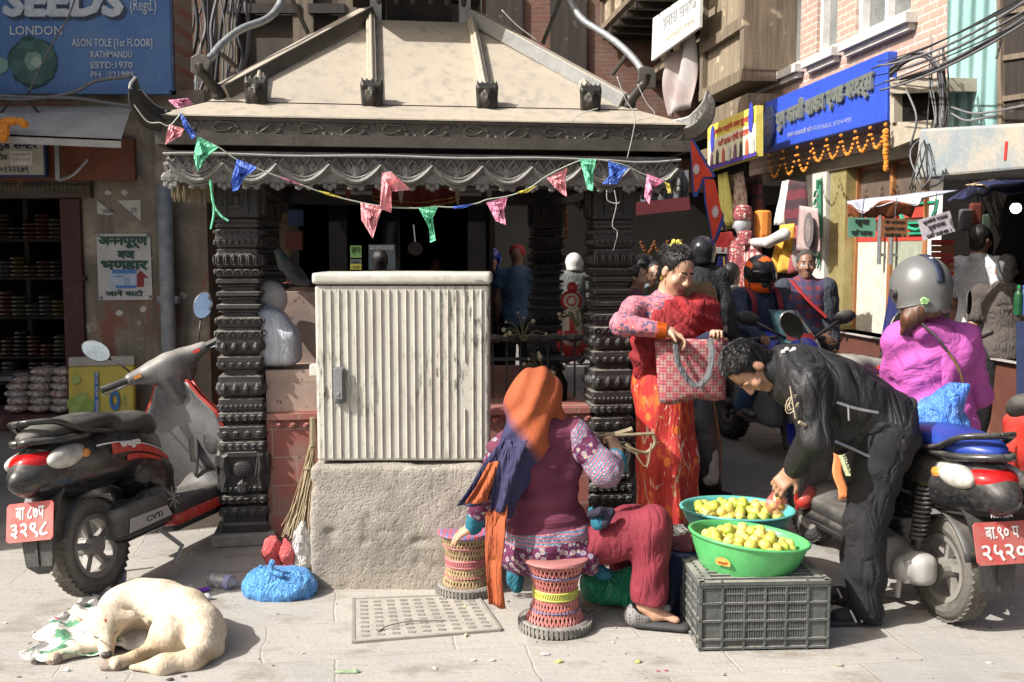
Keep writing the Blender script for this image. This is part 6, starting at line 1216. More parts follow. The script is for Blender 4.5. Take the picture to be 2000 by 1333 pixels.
b.grid(crump, 46, 30); tag(b.build('torn_sack', M_TORN, smooth=True), 'torn white and green plastic sack spread under the dog', 'sack')
# ------------------------------------------------------------------ bags, bottle, litter by the pillar
def plastic(name, c, r=.28, c2=None, bs=14, tr=0):
    t = NT(name); n1 = t.noise(bs, 6, t.mapped((1.5, 1.5, .7)), .6, 2.2); n2 = t.math('ABSOLUTE', t.math('SUBTRACT', t.noise(bs * .9, 4, t.mapped((1.8, 1.8, .6), (.3, .5, 0)), .5, 1.6), .5)); col = t.mix(t.ramp(n2, .0, .12), c2 or tuple(min(1, q * 1.5 + .03) for q in c), c); t.bump(t.math('ADD', t.math('MULTIPLY', t.ramp(n2, 0, .1), .5), n1), .025, .9)
    return t.done(col, r, 0, Transmission_Weight=tr) if tr else t.done(col, r)
M_BLUEB = plastic('blue_bag_film', (.09, .30, .66)); M_REDB = plastic('red_bag_film', (.60, .10, .10)); M_GRNB = plastic('green_bag_film', (.02, .26, .13), .3, (.03, .36, .2), 11); M_CLRB = plastic('clear_film', (.5, .5, .5), .2)
def crk(sd, a=.016, f=9): return lambda q: vnoise(q, f, sd) * a * .8 + np.abs(vnoise(q * np.array([1.3, 1.3, .55]), f * 2.2, sd + 4)) * a * .8 + vnoise(q, f * 4, sd) * a * .12
bgm = thing('tied_bag', 'knotted sky blue plastic bag sitting in front of the carved pillar', 'bag', G(545, 1185))
d = 4.66; s = S(.05); c0 = P(545, 1150, d); s.ell(c0 + V(0, 0, 0), (.155, .12, .085)); s.ell(c0 + V(-.06, 0, .02), (.1, .1, .075)); s.ell(c0 + V(.08, 0, .015), (.1, .1, .085)); s.cap(c0 + V(-.03, -.05, .09), c0 + V(-.03, -.06, .105), .035, .02)
s.cap(c0 + V(.14, -.06, -.06), c0 + V(.185, -.09, -.078), .02, .012)
s.build('bag', M_BLUEB, bgm, h=.007, warp=crk(3, .013, 10)); s = S(.008); k0 = c0 + V(-.028, -.065, .105); s.ell(k0, (.024, .018, .016)); s.cap(k0, k0 + V(.015, -.01, .045), .012, .016, flat=((0, 1, 0), 2)); s.cap(k0, k0 + V(-.04, -.01, .03), .012, .008); s.cap(k0, k0 + V(.06, -.02, -.01), .01, .014); s.build('knot', M_BLUEB, bgm, h=.005)
for i, (x, y, w_, h_, lb) in enumerate(((532, 1075, .05, .075, 'crumpled red plastic bag against the red tiles, beside the pillar foot'), (563, 1080, .045, .062, 'smaller crumpled red plastic bag beside the broom'))):
    s = S(.03); c = P(x, y, 4.98); s.ell(c, (w_, .05, h_)); s.cap(c, c + V(.02 - .04 * i, 0, h_ * 1.1), .03, .016); s.cap(c, V(c.x, c.y, .03), w_ * .8); tag(s.build('plastic_bag', M_REDB, h=.007, warp=crk(i + 7, .016, 16)), lb, 'bag')
s = S(.03); c = P(592, 1060, 4.99); s.ell(c, (.05, .05, .12)); s.ell(V(c.x, c.y, .05), (.06, .05, .05)); tag(s.build('plastic_wrap', plastic('white_film', (.6, .59, .56)), h=.008, warp=crk(12, .022, 18)), 'crumpled white plastic wrap wedged beside the concrete plinth', 'plastic')
bt = thing('plastic_bottle', 'crushed clear plastic bottle lying on its side by the pillar foot', 'bottle', G(440, 1150))
M_PET = mat('clear_pet', (.6, .6, .62), .1, c2=(.5, .5, .52)); M_PET.node_tree.nodes['Principled BSDF'].inputs['Transmission Weight'].default_value = .65
a, c_ = P(408, 1130, 4.78), P(472, 1142, 4.72); dr = (c_ - a).normalized(); Mb = dr.to_track_quat('Z', 'Y').to_matrix()
b = B(); b.lathe([(.004, 0), (.032, .003), (.036, .02)] + [(.036 - .004 * (k % 2), .03 + k * .009) for k in range(10)] + [(.034, .125), (.016, .15), (.013, .165)], a, 16, Mb); b.build('bottle', M_PET, bt, smooth=True); b = B(); b.lathe([(.016, .1), (.037, .1), (.037, .128), (.016, .128)], a, 16, Mb); b.build('label_band', mat('band_violet', (.35, .33, .55)), bt)
for i, (x, y, r) in enumerate(((365, 1150, .032), (408, 1166, .02))):
    s = S(.02); c = G(x, y, .015); s.ell(c, (r, r * .7, .02)); tag(s.build('crumpled_cup', M_CLRB, h=.005, warp=crk(i, .012, 30)), ['crumpled clear plastic cup near the purple wrapper', 'flattened clear film scrap in front of the crumpled cup'][i], 'litter')
b = B(); b.slab([G(382, 1154, .006), G(408, 1147, .012), G(411, 1152, .01), G(386, 1159, .005)], (0, 0, .004)); tag(b.build('wrapper', mat('purple_foil', (.18, .04, .45), .25)), 'small purple foil wrapper lying on the paving', 'litter')
s = S(.02); s.ell(G(107, 1212, .02), (.026, .02, .02)); tag(s.build('paper_scrap', mat('red_white', (.6, .58, .55), c2=(.45, .06, .07), ns=14, a=.48, b=.52), h=.005, warp=crk(2, .012, 30)), 'crumpled red and white paper beside the torn sack', 'litter')
b = B(); b.grid(lambda u, v: G(212 + 34 * u, 1140, .005) + V(0, .02 * v, .1 * v * (1 - .5 * u) * (1 + .2 * math.sin(u * 9))), 8, 6); tag(b.build('clear_film', mat('film_grey', (.42, .4, .42), .25), smooth=True, solid=.003), 'curl of clear plastic film standing behind the dog', 'litter')
random.seed(9)
lit = [((677, 1313), (.05, .012, .008), (.28, .36, .22), 'strip of pale green leaf litter on the near paving'), ((1245, 1293), (.014, .012, .006), (.4, .4, .12), 'yellow green leaf scrap on the paving before the crate'), ((1090, 1293), (.02, .01, .006), (.42, .42, .14), 'yellow leaf scrap in front of the pink stool'), ((1065, 1278), (.022, .008, .003), (.6, .58, .56), 'white paper shred just before the pink stool'), ((905, 1186), (.014, .01, .006), (.4, .42, .14), 'green peel beside the straw stool tyre'), ((910, 1242), (.007, .012, .01), (.5, .42, .3), 'pale stub lying by the drain cover edge'), ((960, 1290), (.014, .006, .003), (.6, .55, .48), 'whitish husk on the open paving'), ((923, 1290), (.012, .005, .003), (.58, .54, .5), 'small husk beside the larger whitish husk'), ((1293, 1310), (.03, .003, .002), (.6, .08, .08), 'thin red thread on the near paving'), ((128, 1310), (.014, .007, .004), (.65, .65, .65), 'white bottle cap fragment before the torn sack'), ((330, 1328), (.018, .005, .004), (.06, .05, .04), 'dark twig fragment at the picture bottom'), ((535, 1300), (.016, .003, .003), (.12, .1, .08), 'bent dark twig on the open paving'), ((1410, 1318), (.013, .006, .003), (.3, .28, .25), 'grey pebble before the crate'), ((1640, 1300), (.014, .006, .003), (.35, .28, .2), 'brown husk on the paving near the shoe'), ((8, 1217), (.012, .006, .003), (.65, .64, .62), 'white paper bit at the frame edge')]
for (x, y), h_, c, lb in lit:
    s = S(.01); p = G(x, y, .004); s.ell(p, (h_[0], h_[1], h_[2])); s.ell(p + V(h_[0] * .5, h_[1] * .4, .002), (h_[0] * .5, h_[1] * .6, h_[2])); tag(s.build('litter_scrap', mat('lit%d' % x, c, .8), h=.003, warp=crk(x, .004, 60)), lb, 'litter')
for i in range(84):
    x, y = random.uniform(20, 1980), random.uniform(1165, 1330); b = B(); r = random.uniform(.003, .009); b.ball(G(x, y, r * .3), (r * random.uniform(.8, 2), r, r * .5), 6, Matrix.Rotation(random.random() * 3, 3, 'Z')); tag(b.build('grit_crumb', mat('grit%d' % (i % 3), [(.16, .13, .1), (.36, .32, .26), (.5, .46, .4)][i % 3])), 'small crumb of grit or husk scattered on the paving', 'litter', 'crumbs scattered on the paving')
b = B(); b.tube(curve([G(738, 1234, .012), G(760, 1222, .02), G(800, 1214, .022), G(870, 1212, .012)], 6), .003, 5); tag(b.build('dry_twig', mat('twig', (.2, .16, .12))), 'long dry twig lying across the drain cover', 'twig')
# broom
br = thing('straw_broom', 'straw broom leaning against the plinth beside red tiles', 'broom', P(580, 1050, 5.0)); b = B(); tp, ft = P(611, 868, 5.12), P(580, 1050, 4.98)
for i in range(70): b.bar(tp + V(random.uniform(-.014, .014), random.uniform(-.012, .012), random.uniform(-.2, .02)), ft + V(random.gauss(-.01, .035), random.gauss(0, .02), random.uniform(-.02, .06)), .004)
b.build('bristles', mat('straw', (.33, .25, .14), c2=(.2, .15, .08), ns=40), br); b = B(); b.tube([tp + V(0, 0, -.01), tp + V(0, 0, .14)], [.018, .014], 8); b.tube([tp.lerp(ft, .25), tp.lerp(ft, .28)], .022, 8); b.build('handle', mat('straw_bind', (.25, .2, .13)), br)
# sack, ball, pigeon on the ledges
tz = NT('rice_sack_film'); c = tz.mix(tz.ramp(tz.noise(3.5, 4, tz.mapped((1, 1, .5)), .6), .4, .65), (.52, .56, .62), (.40, .45, .54)); tz.bump(tz.noise(16, 5, tz.mapped((2, 2, .5)), .65, 1), .03, .8); M_RICE = tz.done(c, .35)
zl = z2 + .004; s = S(.06); cx = P(530, 665, 5.66); s.box((cx.x, cx.y, zl + .12), (.165, .12, .125), .07); s.box((cx.x - .03, cx.y, zl + .225), (.135, .11, .1), .07); s.box((cx.x - .07, cx.y - .02, zl + .27), (.1, .09, .08), .06); s.plane((0, 0, zl), (0, 0, -1)); tag(s.build('white_sack', M_RICE, h=.012, warp=crk(5, .01, 8)), 'shiny white plastic sack standing on the pale ledge behind the pillar', 'sack')
c = P(526, 585, 5.78); bl = thing('round_parcel', 'round pale ball shaped parcel with black scrawl atop the white sack', 'parcel', c); b = B(); b.ball(c, (.105, .09, .11), 20); b.build('ball', mat('parcel_white', (.6, .58, .53), .5), bl, smooth=True)
b = B()
for k in range(9): b.tube([c + V(.075 * math.sin(.2 + a * .1) + .012 * math.sin(a * 3 + k), -.06 - .012 * math.cos(a), -.07 + k * .016 + .008 * math.sin(a * 4)) for a in range(6)], .003, 4)
b.build('scrawl', M_INK, bl)
pg = thing('pigeon', 'grey pigeon standing on the pale ledge beside the pillar', 'pigeon', P(568, 558, 5.95)); d = 5.95; M_PIG = mat('pigeon_grey', (.11, .115, .13), .7, c2=(.07, .072, .085), ns=30); M_PIGD = mat('pigeon_dark', (.03, .03, .035), .7)
s = S(.025); s.chain([P(560, 520, d), P(578, 538, d), P(596, 552, d)], [.042, .048, .03]); s.cap(P(555, 515, d), P(546, 496, d), .034, .021); s.ell(P(544, 492, d), (.022, .02, .02)); s.cap(P(541, 493, d), P(534, 496, d), .007, .003, m=1, k=.004); s.cap(P(594, 550, d), P(612, 565, d), .022, .01, m=1, flat=((0, 0, 1), 2)); s.cap(P(552, 508, d), P(555, 516, d), .03, m=2); s.build('body', [M_PIG, M_PIGD, mat('pigeon_neck', (.04, .09, .075), .4)], pg, h=.006)
b = B()
for o in (-.02, .02):
    b.ball(P(582, 538, d) + V(0, o * 2.1, .0), (.05, .01, .022), 8, Matrix.Rotation(R(32), 3, 'Y'))
b.build('wing', M_PIG, pg); b = B(); b.bar(P(574, 528, d - .055), P(588, 545, d - .055), .008, .02); b.bar(P(580, 526, d - .055), P(594, 545, d - .055), .008, .02); b.build('wing_bars', M_PIGD, pg)
b = B()
for o in (-.012, .014): q = P(566, 552, d) + V(o, o, 0); b.tube([q + V(.01, 0, .04), q, q + V(-.02, -.008, -.006)], .004, 5)
b.build('feet', mat('pigeon_foot', (.4, .1, .1)), pg)
# ------------------------------------------------------------------ cane stools
def stool(name, label, c, rt, rw, rb, H, msk, mband, mtop, mring, zw=.45):
    g = thing(name, label, 'stool', c); c = Vector(c); n = 38
    b = B(); b.loft([[c + V((rb + .022 * math.cos(q)) * math.cos(t), (rb + .022 * math.cos(q)) * math.sin(t), .024 + .024 * math.sin(q)) for q in [k * math.pi / 5 for k in range(10)]] for t in [2 * math.pi * i / 40 for i in range(41)]], 0, False)
    for i in range(48): t = 2 * math.pi * i / 48; b.box(c + V((rb + .021) * math.cos(t), (rb + .021) * math.sin(t), .024), (.003, .0055, .02), Matrix.Rotation(t, 3, 'Z'))
    b.build('tyre_base', mat('stool_tyre', (.15, .14, .13), .9, c2=(.26, .24, .21), ns=25), g)
    b = B()
    for s in (-1, 1):
        for i in range(n):
            t0 = 2 * math.pi * i / n; pts = []
            for k in range(7):
                f = k / 6; tt = t0 + s * (f - .5) * .85; r = rw + ((rb - .012) - rw) * (max(0, zw - f) / zw) ** 1.5 if f < zw else rw + (rt - .012 - rw) * ((f - zw) / (1 - zw)) ** 1.5
                pts.append(c + V(r * math.cos(tt), r * math.sin(tt), .035 + (H - .045) * f))
            b.tube(pts, .0042, 5)
    b.build('cane_sticks', msk, g); b = B()
    def rad(f): return rw + ((rb - .012) - rw) * (max(0, zw - f) / zw) ** 1.5 if f < zw else rw + (rt - .012 - rw) * ((f - zw) / (1 - zw)) ** 1.5
    for f, r_ in ((.22, .003), (.78, .0035)): b.tube([c + V((rad(f) + .006) * math.cos(t), (rad(f) + .006) * math.sin(t), .035 + (H - .045) * f + .002 * math.sin(t * 16)) for t in [2 * math.pi * i / 40 for i in range(41)]], r_, 5)
    b.build('binding', mring, g); b = B()
    for k in range(60):
        t = 2 * math.pi * k / 60; f = zw + .02; q = lambda dz, dt: c + V((rad(f) + .008) * math.cos(t + dt), (rad(f) + .008) * math.sin(t + dt), .035 + (H - .045) * f + dz); b.bar(q(-.013, -.04), q(.013, .04), .006)
    for dz in (-.015, .015): b.tube([c + V((rad(zw) + .008) * math.cos(t), (rad(zw) + .008) * math.sin(t), .035 + (H - .045) * (zw + .02) + dz) for t in [2 * math.pi * i / 40 for i in range(41)]], .005, 5)
    b.build('waist_band', mband, g); b = B(); b.lathe([(rt * .97, H - .018), (rt + .006, H - .009), (rt + .003, H), (rt * .9, H + .003), (.004, H - .004)], c, 36); b.build('seat_top', mtop, g); return g
M_CANEP = mat('pink_cane', (.50, .17, .15), .6, c2=(.36, .13, .11), ns=30); M_CANEN = mat('straw_cane', (.46, .34, .19), .6, c2=(.3, .2, .11), ns=30); M_LIMEB = mat('lime_binding', (.5, .52, .1), .6); M_BLUR = mat('blue_binding', (.12, .15, .3), .6); M_PNKR = mat('pink_binding', (.5, .17, .18), .6)
t = NT('woven_top'); M_TOP = t.done(t.mix(t.math('GREATER_THAN', t.voro(34, None, 'Distance', 'F1', .2), .45), (.42, .08, .1), (.13, .15, .3)), .7)
cs = G(1087, 1250); stool('cane_stool', 'pink cane stool with lime waist band under the seated woman', V(cs.x, cs.y + .145, 0), .140, .088, .138, .315, M_CANEP, M_LIMEB, mat('pink_top', (.4, .16, .15)), M_BLUR)
cs2 = G(905, 1172); stool('cane_stool', 'straw coloured cane stool with patterned top beside the plinth', V(cs2.x + .005, cs2.y + .12, 0), .128, .086, .122, .30, M_CANEN, M_PNKR, M_TOP, M_PNKR)
# ------------------------------------------------------------------ crates, basins, limes
M_CRATE = dusty('crate_grey', (.10, .105, .10), (.30, .28, .24), .7, .8, (.065, .07, .065), .5, (.0, .8))
def crate(label, o, rz, w_=.535, dp=.36, H=.29):
    g = thing('plastic_crate', label, 'crate', o, rz); th_ = .012
    def wall(name, L, T):
        b = B(); pw = .095 if L > .45 else .05
        bx = lambda u0, u1, z0, z1, y0, y1: b.add([T(u, y, z) for u in (u0, u1) for y in (y0, y1) for z in (z0, z1)], [(0, 1, 3, 2), (4, 6, 7, 5), (0, 4, 5, 1), (2, 3, 7, 6), (0, 2, 6, 4), (1, 5, 7, 3)])
        for u0, u1 in ((0, pw), (L - pw, L)): bx(u0, u1, .012, H - .012, .004, .016); bx(u0, u0 + .008, 0, H, -.004, .016); bx(u1 - .008, u1, 0, H, -.004, .016)
        for z in (.012, .048, .126, .2, H - .02): bx(0, L, z - .004, z + .004, -.004, .016)
        for z in (.087, .163, .238): bx(pw, L - pw, z - .003, z + .003, -.001, .014)
        bx(pw, L - pw, .016, .046, .006, .014)
        n = 4 if L > .45 else 3
        for i in range(1, n): u = pw + (L - 2 * pw) * i / n; bx(u - .004, u + .004, .012, H - .01, -.003, .015)
        m = 34 if L > .45 else 24
        for i in range(m): u = pw + (L - 2 * pw) * (i + .5) / m; bx(u - .0034, u + .0034, .05, H - .02, .002, .013)
        bx(0, L, H - .014, H, -.006, .02); b.build(name, M_CRATE, g, local=True)
    wall('front_wall', w_, lambda u, y, z: V(u, y, z)); wall('back_wall', w_, lambda u, y, z: V(w_ - u, dp - y, z)); wall('side_wall', dp, lambda u, y, z: V(y, dp - u, z)); wall('side_wall', dp, lambda u, y, z: V(w_ - y, u, z))
    b = B(); b.box((w_ / 2, dp / 2, H - .004), (w_ / 2 - .012, dp / 2 - .012, .003))
    for i in range(8): b.box((w_ / 2, .03 + i * (dp - .06) / 7, H + .003), (w_ / 2 - .02, .005, .004))
    for x in (.04, w_ - .04): b.box((x, dp / 2, H + .003), (.012, dp / 2 - .02, .0045))
    b.build('top_panel', M_CRATE, g, local=True); b = B(); b.box((w_ / 2, dp / 2, .15), (w_ / 2 - .04, dp / 2 - .04, .12)); b.build('inner_block', M_BLACK, g, local=True); return g  # black block fills the crate behind its slats
ca, cbk = G(1366, 1273), G(1634, 1268); crz = math.atan2(cbk.y - ca.y, cbk.x - ca.x); crate('dusty grey slatted plastic crate carrying the bright green basin', ca, crz)
crate('plastic crate behind the dusty one, carrying the teal basin', V(.86, 4.62, 0), .12, H=.25)
M_BGRN = mat('basin_green', (.10, .44, .14), .4, c2=(.085, .38, .12), ns=3); M_BTEAL = mat('basin_teal', (.10, .40, .36), .4, c2=(.08, .34, .3), ns=3)
def basin(label, c, r0, r1, h_, tilt, m):
    g = thing('plastic_basin', label, 'basin', c); Mt = Matrix.Rotation(R(tilt), 3, 'Y') @ Matrix.Rotation(R(-2), 3, 'X'); b = B()
    b.lathe([(r0 * .3, -h_ + .004), (r0 * .96, -h_), (r0, -h_ + .01), (r1 * .9, -h_ * .4), (r1 * .955, -.02), (r1 * .965, -.012), (r1, -.008), (r1 + .004, 0), (r1 - .004, .005), (r1 * .95, .002), (r1 * .92, -.02), (r0 * .95, -h_ + .016), (r0 * .3, -h_ + .014)], c, 48, Mt); b.build('basin', m, g, smooth=True); return g, Mt
gc = P(1463, 1046, 4.22); g1, Mt1 = basin('bright green plastic basin heaped with limes on the dusty crate', gc, .195, .256, .155, 6, M_BGRN)
tc = P(1440, 992, 4.84); g2, Mt2 = basin('teal plastic basin of greener limes behind the bright green one', tc, .215, .278, .13, 1, M_BTEAL)
b = B(); q = P(1403, 1075, 4.0); nrm = (Vector((q.x, q.y, 0)) - Vector((gc.x, gc.y, 0))).normalized(); p0 = gc + nrm * .2365 + V(0, 0, -.062); rx = V(0, 0, 1).cross(nrm).normalized(); up = (V(0, 0, 1) + nrm * .32).normalized()
b.add([p0 + rx * .034 * math.cos(a) + up * max(-.014, .026 * math.sin(a)) + nrm * .004 for a in [k * .3307 for k in range(19)]], [tuple(range(19))]); b.build('gold_sticker', mat('sticker_gold', (.75, .5, .12), .4, c2=(.6, .3, .06), ns=60), g1)
write('लक्ष्मी', 'lettering', mat('sticker_ink', (.5, .08, .03)), g1, p0 + rx * -.022 + up * -.009 + nrm * .003, rx * .044, up * .016, bold=.03)
M_LIME = [mat('lime_%d' % i, c, .42, c2=c2, ns=18, bump=.25, bs=220, bd=.002) for i, (c, c2) in enumerate((((.66, .55, .11), (.6, .52, .1)), ((.54, .52, .08), (.44, .47, .07)), ((.70, .57, .18), (.64, .5, .11)), ((.30, .40, .045), (.42, .46, .07))))]
def limes(c, Mt, rad, z0, n, r, heap, greens, label, group, seed):
    random.seed(seed); spots = []; meshes = []
    for i, m in enumerate(M_LIME):
        bb = B(); bb.ball((0, 0, 0), (1, 1, .94), 16); bb.ball((0, 0, .93), (.16, .16, .09), 6); me = bb.mesh('lime'); me.materials.append(m); me.polygons.foreach_set('use_smooth', [True] * len(me.polygons)); meshes.append(me)
    tries = 0
    while len(spots) < n and tries < 60000:
        tries += 1; a, q = random.uniform(0, 6.283), rad * math.sqrt(random.random()); rr = r * random.uniform(.84, 1.12); x, y = q * math.cos(a), q * math.sin(a)
        z = z0 + heap * (1 - (q / rad) ** 2)
        for sx, sy, sz, sr in spots:
            dd2 = (sx - x) ** 2 + (sy - y) ** 2; need = (rr + sr) * .93
            if dd2 < need * need: z = max(z, sz + math.sqrt(need * need - dd2) * .82)
        if z > z0 + heap * (1 - (q / rad) ** 2) + r * 1.7: continue
        spots.append((x, y, z, rr))
    for x, y, z, rr in spots:
        o = bpy.data.objects.new('lime', random.choices(meshes, greens)[0]); COL.objects.link(o); o.location = Vector(c) + Mt @ V(x, y, z); o.scale = (rr,) * 3; o.rotation_euler = (random.uniform(0, 3), random.uniform(0, 3), 0); tag(o, label, 'lime', group)
limes(gc, Mt1, .185, -.075, 92, .0265, .055, (5, 3, 5, .6), 'pale yellow lime heaped in the bright green basin', 'limes in the bright green basin', 3)
limes(tc, Mt2, .2, -.055, 76, .0265, .03, (3, 4, 2, 4), 'greenish lime lying in the teal basin', 'limes in the teal basin', 8)
bu = thing('blue_bucket', 'dark blue bucket standing between the crate and the seated woman', 'bucket', G(1332, 1180)); c = P(1334, 1120, 4.42); b = B(); b.lathe([(.085, 0), (.115, .29), (.122, .29), (.122, .305), (.11, .305)], (c.x, c.y, 0), 24); b.build('bucket', mat('bucket_navy', (.02, .035, .11), .4), bu, smooth=True)
s = S(.03); s.ell((c.x, c.y, .315), (.105, .1, .035)); s.ell((c.x + .02, c.y - .03, .33), (.07, .06, .03)); tag(s.build('maroon_bag', plastic('maroon_film', (.14, .03, .05), .3), h=.008, warp=crk(6, .012, 14)), 'maroon plastic bag lying on top of the blue bucket', 'bag')
s = S(.05); d = 4.5
for x, y, z_, rx_, rz_ in ((1185, 1165, 0, .12, .11), (1235, 1150, 0, .11, .12), (1290, 1175, -.03, .11, .07), (1160, 1140, 0, .07, .08)): s.ell(P(x, y, d), (rx_, .09, rz_))
s.cap(P(1310, 1195, d - .1), P(1335, 1200, d - .15), .03, .014); s.plane((0, 0, .005), (0, 0, -1)); tag(s.build('green_bag', M_GRNB, h=.009, warp=crk(9, .02, 8)), 'big slumped green plastic bag on the ground behind the seated woman\'s legs', 'bag')
# leaning bollard
bo = thing('bollard', 'leaning black bollard with bare concrete patch behind the woman in the sari', 'bollard', G(1388, 966)); f0 = G(1386, 966); d = f0.y; tp = P(1362, 758, d - .05)
b = B(); b.tube([f0, f0.lerp(tp, .5), tp], [.088, .088, .086], 20); b.ball(tp, .086, 14); b.build('post', mat('bollard_black', (.035, .036, .038), .35, c2=(.12, .12, .12), ns=8, a=.55, b=.75), bo, smooth=True)
s = S(.02); q = f0.lerp(tp, .3); s.cap(q + V(.022, -.035, -.1), q + V(.028, -.035, .07), .062, .05); s.build('bare_concrete', mat('bare_concrete', (.42, .4, .35), .95, bump=.8, bs=60), bo, h=.009, warp=crk(4, .008, 30))
b = B(); dx = V(.075, -.02, 0); b.tube([q + dx * 1.15 + V(0, 0, -.1), q + dx * 1.25 + V(-.003, 0, .1), tp + dx * 1.15], .012, 6); b.build('rusty_strip', mat('rust_strip', (.22, .11, .06)), bo)
b = B()
for i in range(9): a = i * .7; b.ball(V(f0.x + .1 * math.cos(a), f0.y - .08 + .05 * math.sin(a), .015), (.04, .03, .02), 6, Matrix.Rotation(a, 3, 'Z'))
b.build('footing', M_DKWALL, bo)
# ------------------------------------------------------------------ bunting
bu = thing('bunting', 'string of small coloured plastic pennants looping across the pavilion front', 'bunting', P(800, 380, 5.0))
def bd(x): return 5.0 + (x - 300) * .00042
M_FILM = {k: plastic('pennant_' + k, c, .4, None, 9) for k, c in (('pink', (.62, .22, .34)), ('rose', (.68, .25, .27)), ('blue', (.05, .13, .55)), ('green', (.12, .50, .28)), ('yellow', (.6, .5, .06)), ('red', (.55, .08, .1)))}
path = [(262, 205), (288, 238), (312, 240), (332, 246), (356, 222), (365, 250), (385, 268), (427, 288), (462, 312), (503, 330), (540, 344), (590, 362), (640, 380), (705, 396), (760, 405), (820, 407), (852, 404), (885, 405), (930, 398), (952, 390), (990, 384), (1030, 370), (1072, 342), (1130, 315), (1165, 312), (1190, 316), (1225, 325), (1255, 340), (1300, 352), (1322, 330)]
b = B(); b.tube(curve([P(x, y, bd(x)) for x, y in path], 4), .0035, 5); b.build('string', mat('string_pale', (.35, .38, .3)), bu)
pens = [('pink', [(328, 196), (368, 192), (378, 204), (345, 212)], .03), ('rose', [(332, 243), (360, 252), (356, 264), (342, 272), (322, 284), (326, 258)], .02), ('blue', [(350, 220), (362, 232), (382, 262), (382, 268), (374, 272), (360, 252)], .02), ('green', [(386, 266), (427, 288), (400, 312), (386, 336), (378, 306)], .03), ('blue', [(463, 311), (503, 327), (478, 346), (464, 372), (454, 374), (451, 356)], .03), ('pink', [(540, 343), (575, 355), (592, 363), (560, 354)], .0), ('yellow', [(618, 372), (640, 376), (668, 386), (640, 382)], .0), ('rose', [(704, 396), (748, 404), (738, 432), (728, 466), (706, 430)], .03), ('rose', [(746, 338), (764, 335), (803, 371), (770, 352), (760, 372), (765, 405), (764, 416), (742, 408)], .05), ('green', [(817, 406), (856, 403), (845, 422), (851, 470), (840, 474), (838, 444)], .03), ('blue', [(884, 404), (928, 398), (905, 407), (886, 408)], .0), ('pink', [(950, 396), (991, 384), (985, 412), (988, 440), (968, 432)], .03), ('yellow', [(1010, 376), (1050, 362), (1030, 377), (1012, 378)], .0), ('rose', [(1068, 348), (1108, 328), (1104, 352), (1107, 384), (1098, 380), (1084, 368)], .03), ('green', [(1132, 310), (1164, 312), (1159, 340), (1158, 374), (1147, 370)], .03), ('blue', [(1188, 314), (1226, 328), (1206, 360), (1176, 360), (1190, 344)], .03), ('pink', [(1264, 340), (1298, 353), (1276, 368), (1268, 400), (1258, 384)], .03), ('yellow', [(1298, 355), (1308, 360), (1311, 378), (1305, 378)], .0)]
for k, px, am in pens:
    n = len(px); c = (sum(p[0] for p in px) / n, sum(p[1] for p in px) / n); b = B(); rings = []
    for f in (1, .66, .33, .02): rings.append([P(c[0] + (x - c[0]) * f, c[1] + (y - c[1]) * f, bd(x) - .01 + am * (.6 - f) * (1 if i % 2 else -.6)) for i, (x, y) in enumerate(px)])
    b.loft(rings, 0, False); b.build('pennant', M_FILM[k], bu, solid=.002)
b = B(); b.tube(curve([P(412, 352, 5.2), P(416, 395, 5.2), P(430, 420, 5.2), P(446, 432, 5.2)], 6), .006, 5); b.tube(curve([P(410, 352, 5.2), P(418, 410, 5.2), P(412, 448, 5.2)], 6), .006, 5); tag(b.build('green_ribbon', M_FILM['green']), 'torn green ribbon dangling from the eave by the pillar', 'ribbon')
# ------------------------------------------------------------------ people: one skin body each, clothes and hair as parts
def skinm(n, c): return mat('skin_' + n, c, .5, c2=tuple(q * .86 for q in c), ns=14, bump=.15, bs=120, bd=.002)
SK = {'fair': skinm('fair', (.50, .29, .19)), 'mid': skinm('mid', (.40, .215, .135)), 'dark': skinm('dark', (.26, .135, .085))}
M_LIP = mat('lip', (.30, .105, .085), .5); M_EYEW = mat('eye_white', (.6, .57, .53), .3); M_EYED = mat('eye_dark', (.02, .014, .012), .3); M_HAIR = NT('black_hair'); t = M_HAIR
hs_ = t.noise(1, 3, t.mapped((90, 90, 22), (.5, .3, 0))); t.bump(hs_, .01, .9); M_HAIR = t.done(t.mix(t.ramp(hs_, .5, .8), (.010, .009, .009), (.035, .03, .028)), .42)
def frame(f, u=(0, 0, 1)):
    f = Vector(f).normalized(); u = Vector(u); s_ = u.cross(f).normalized(); u = f.cross(s_); return s_, f, u, Matrix((s_, f, u)).transposed()
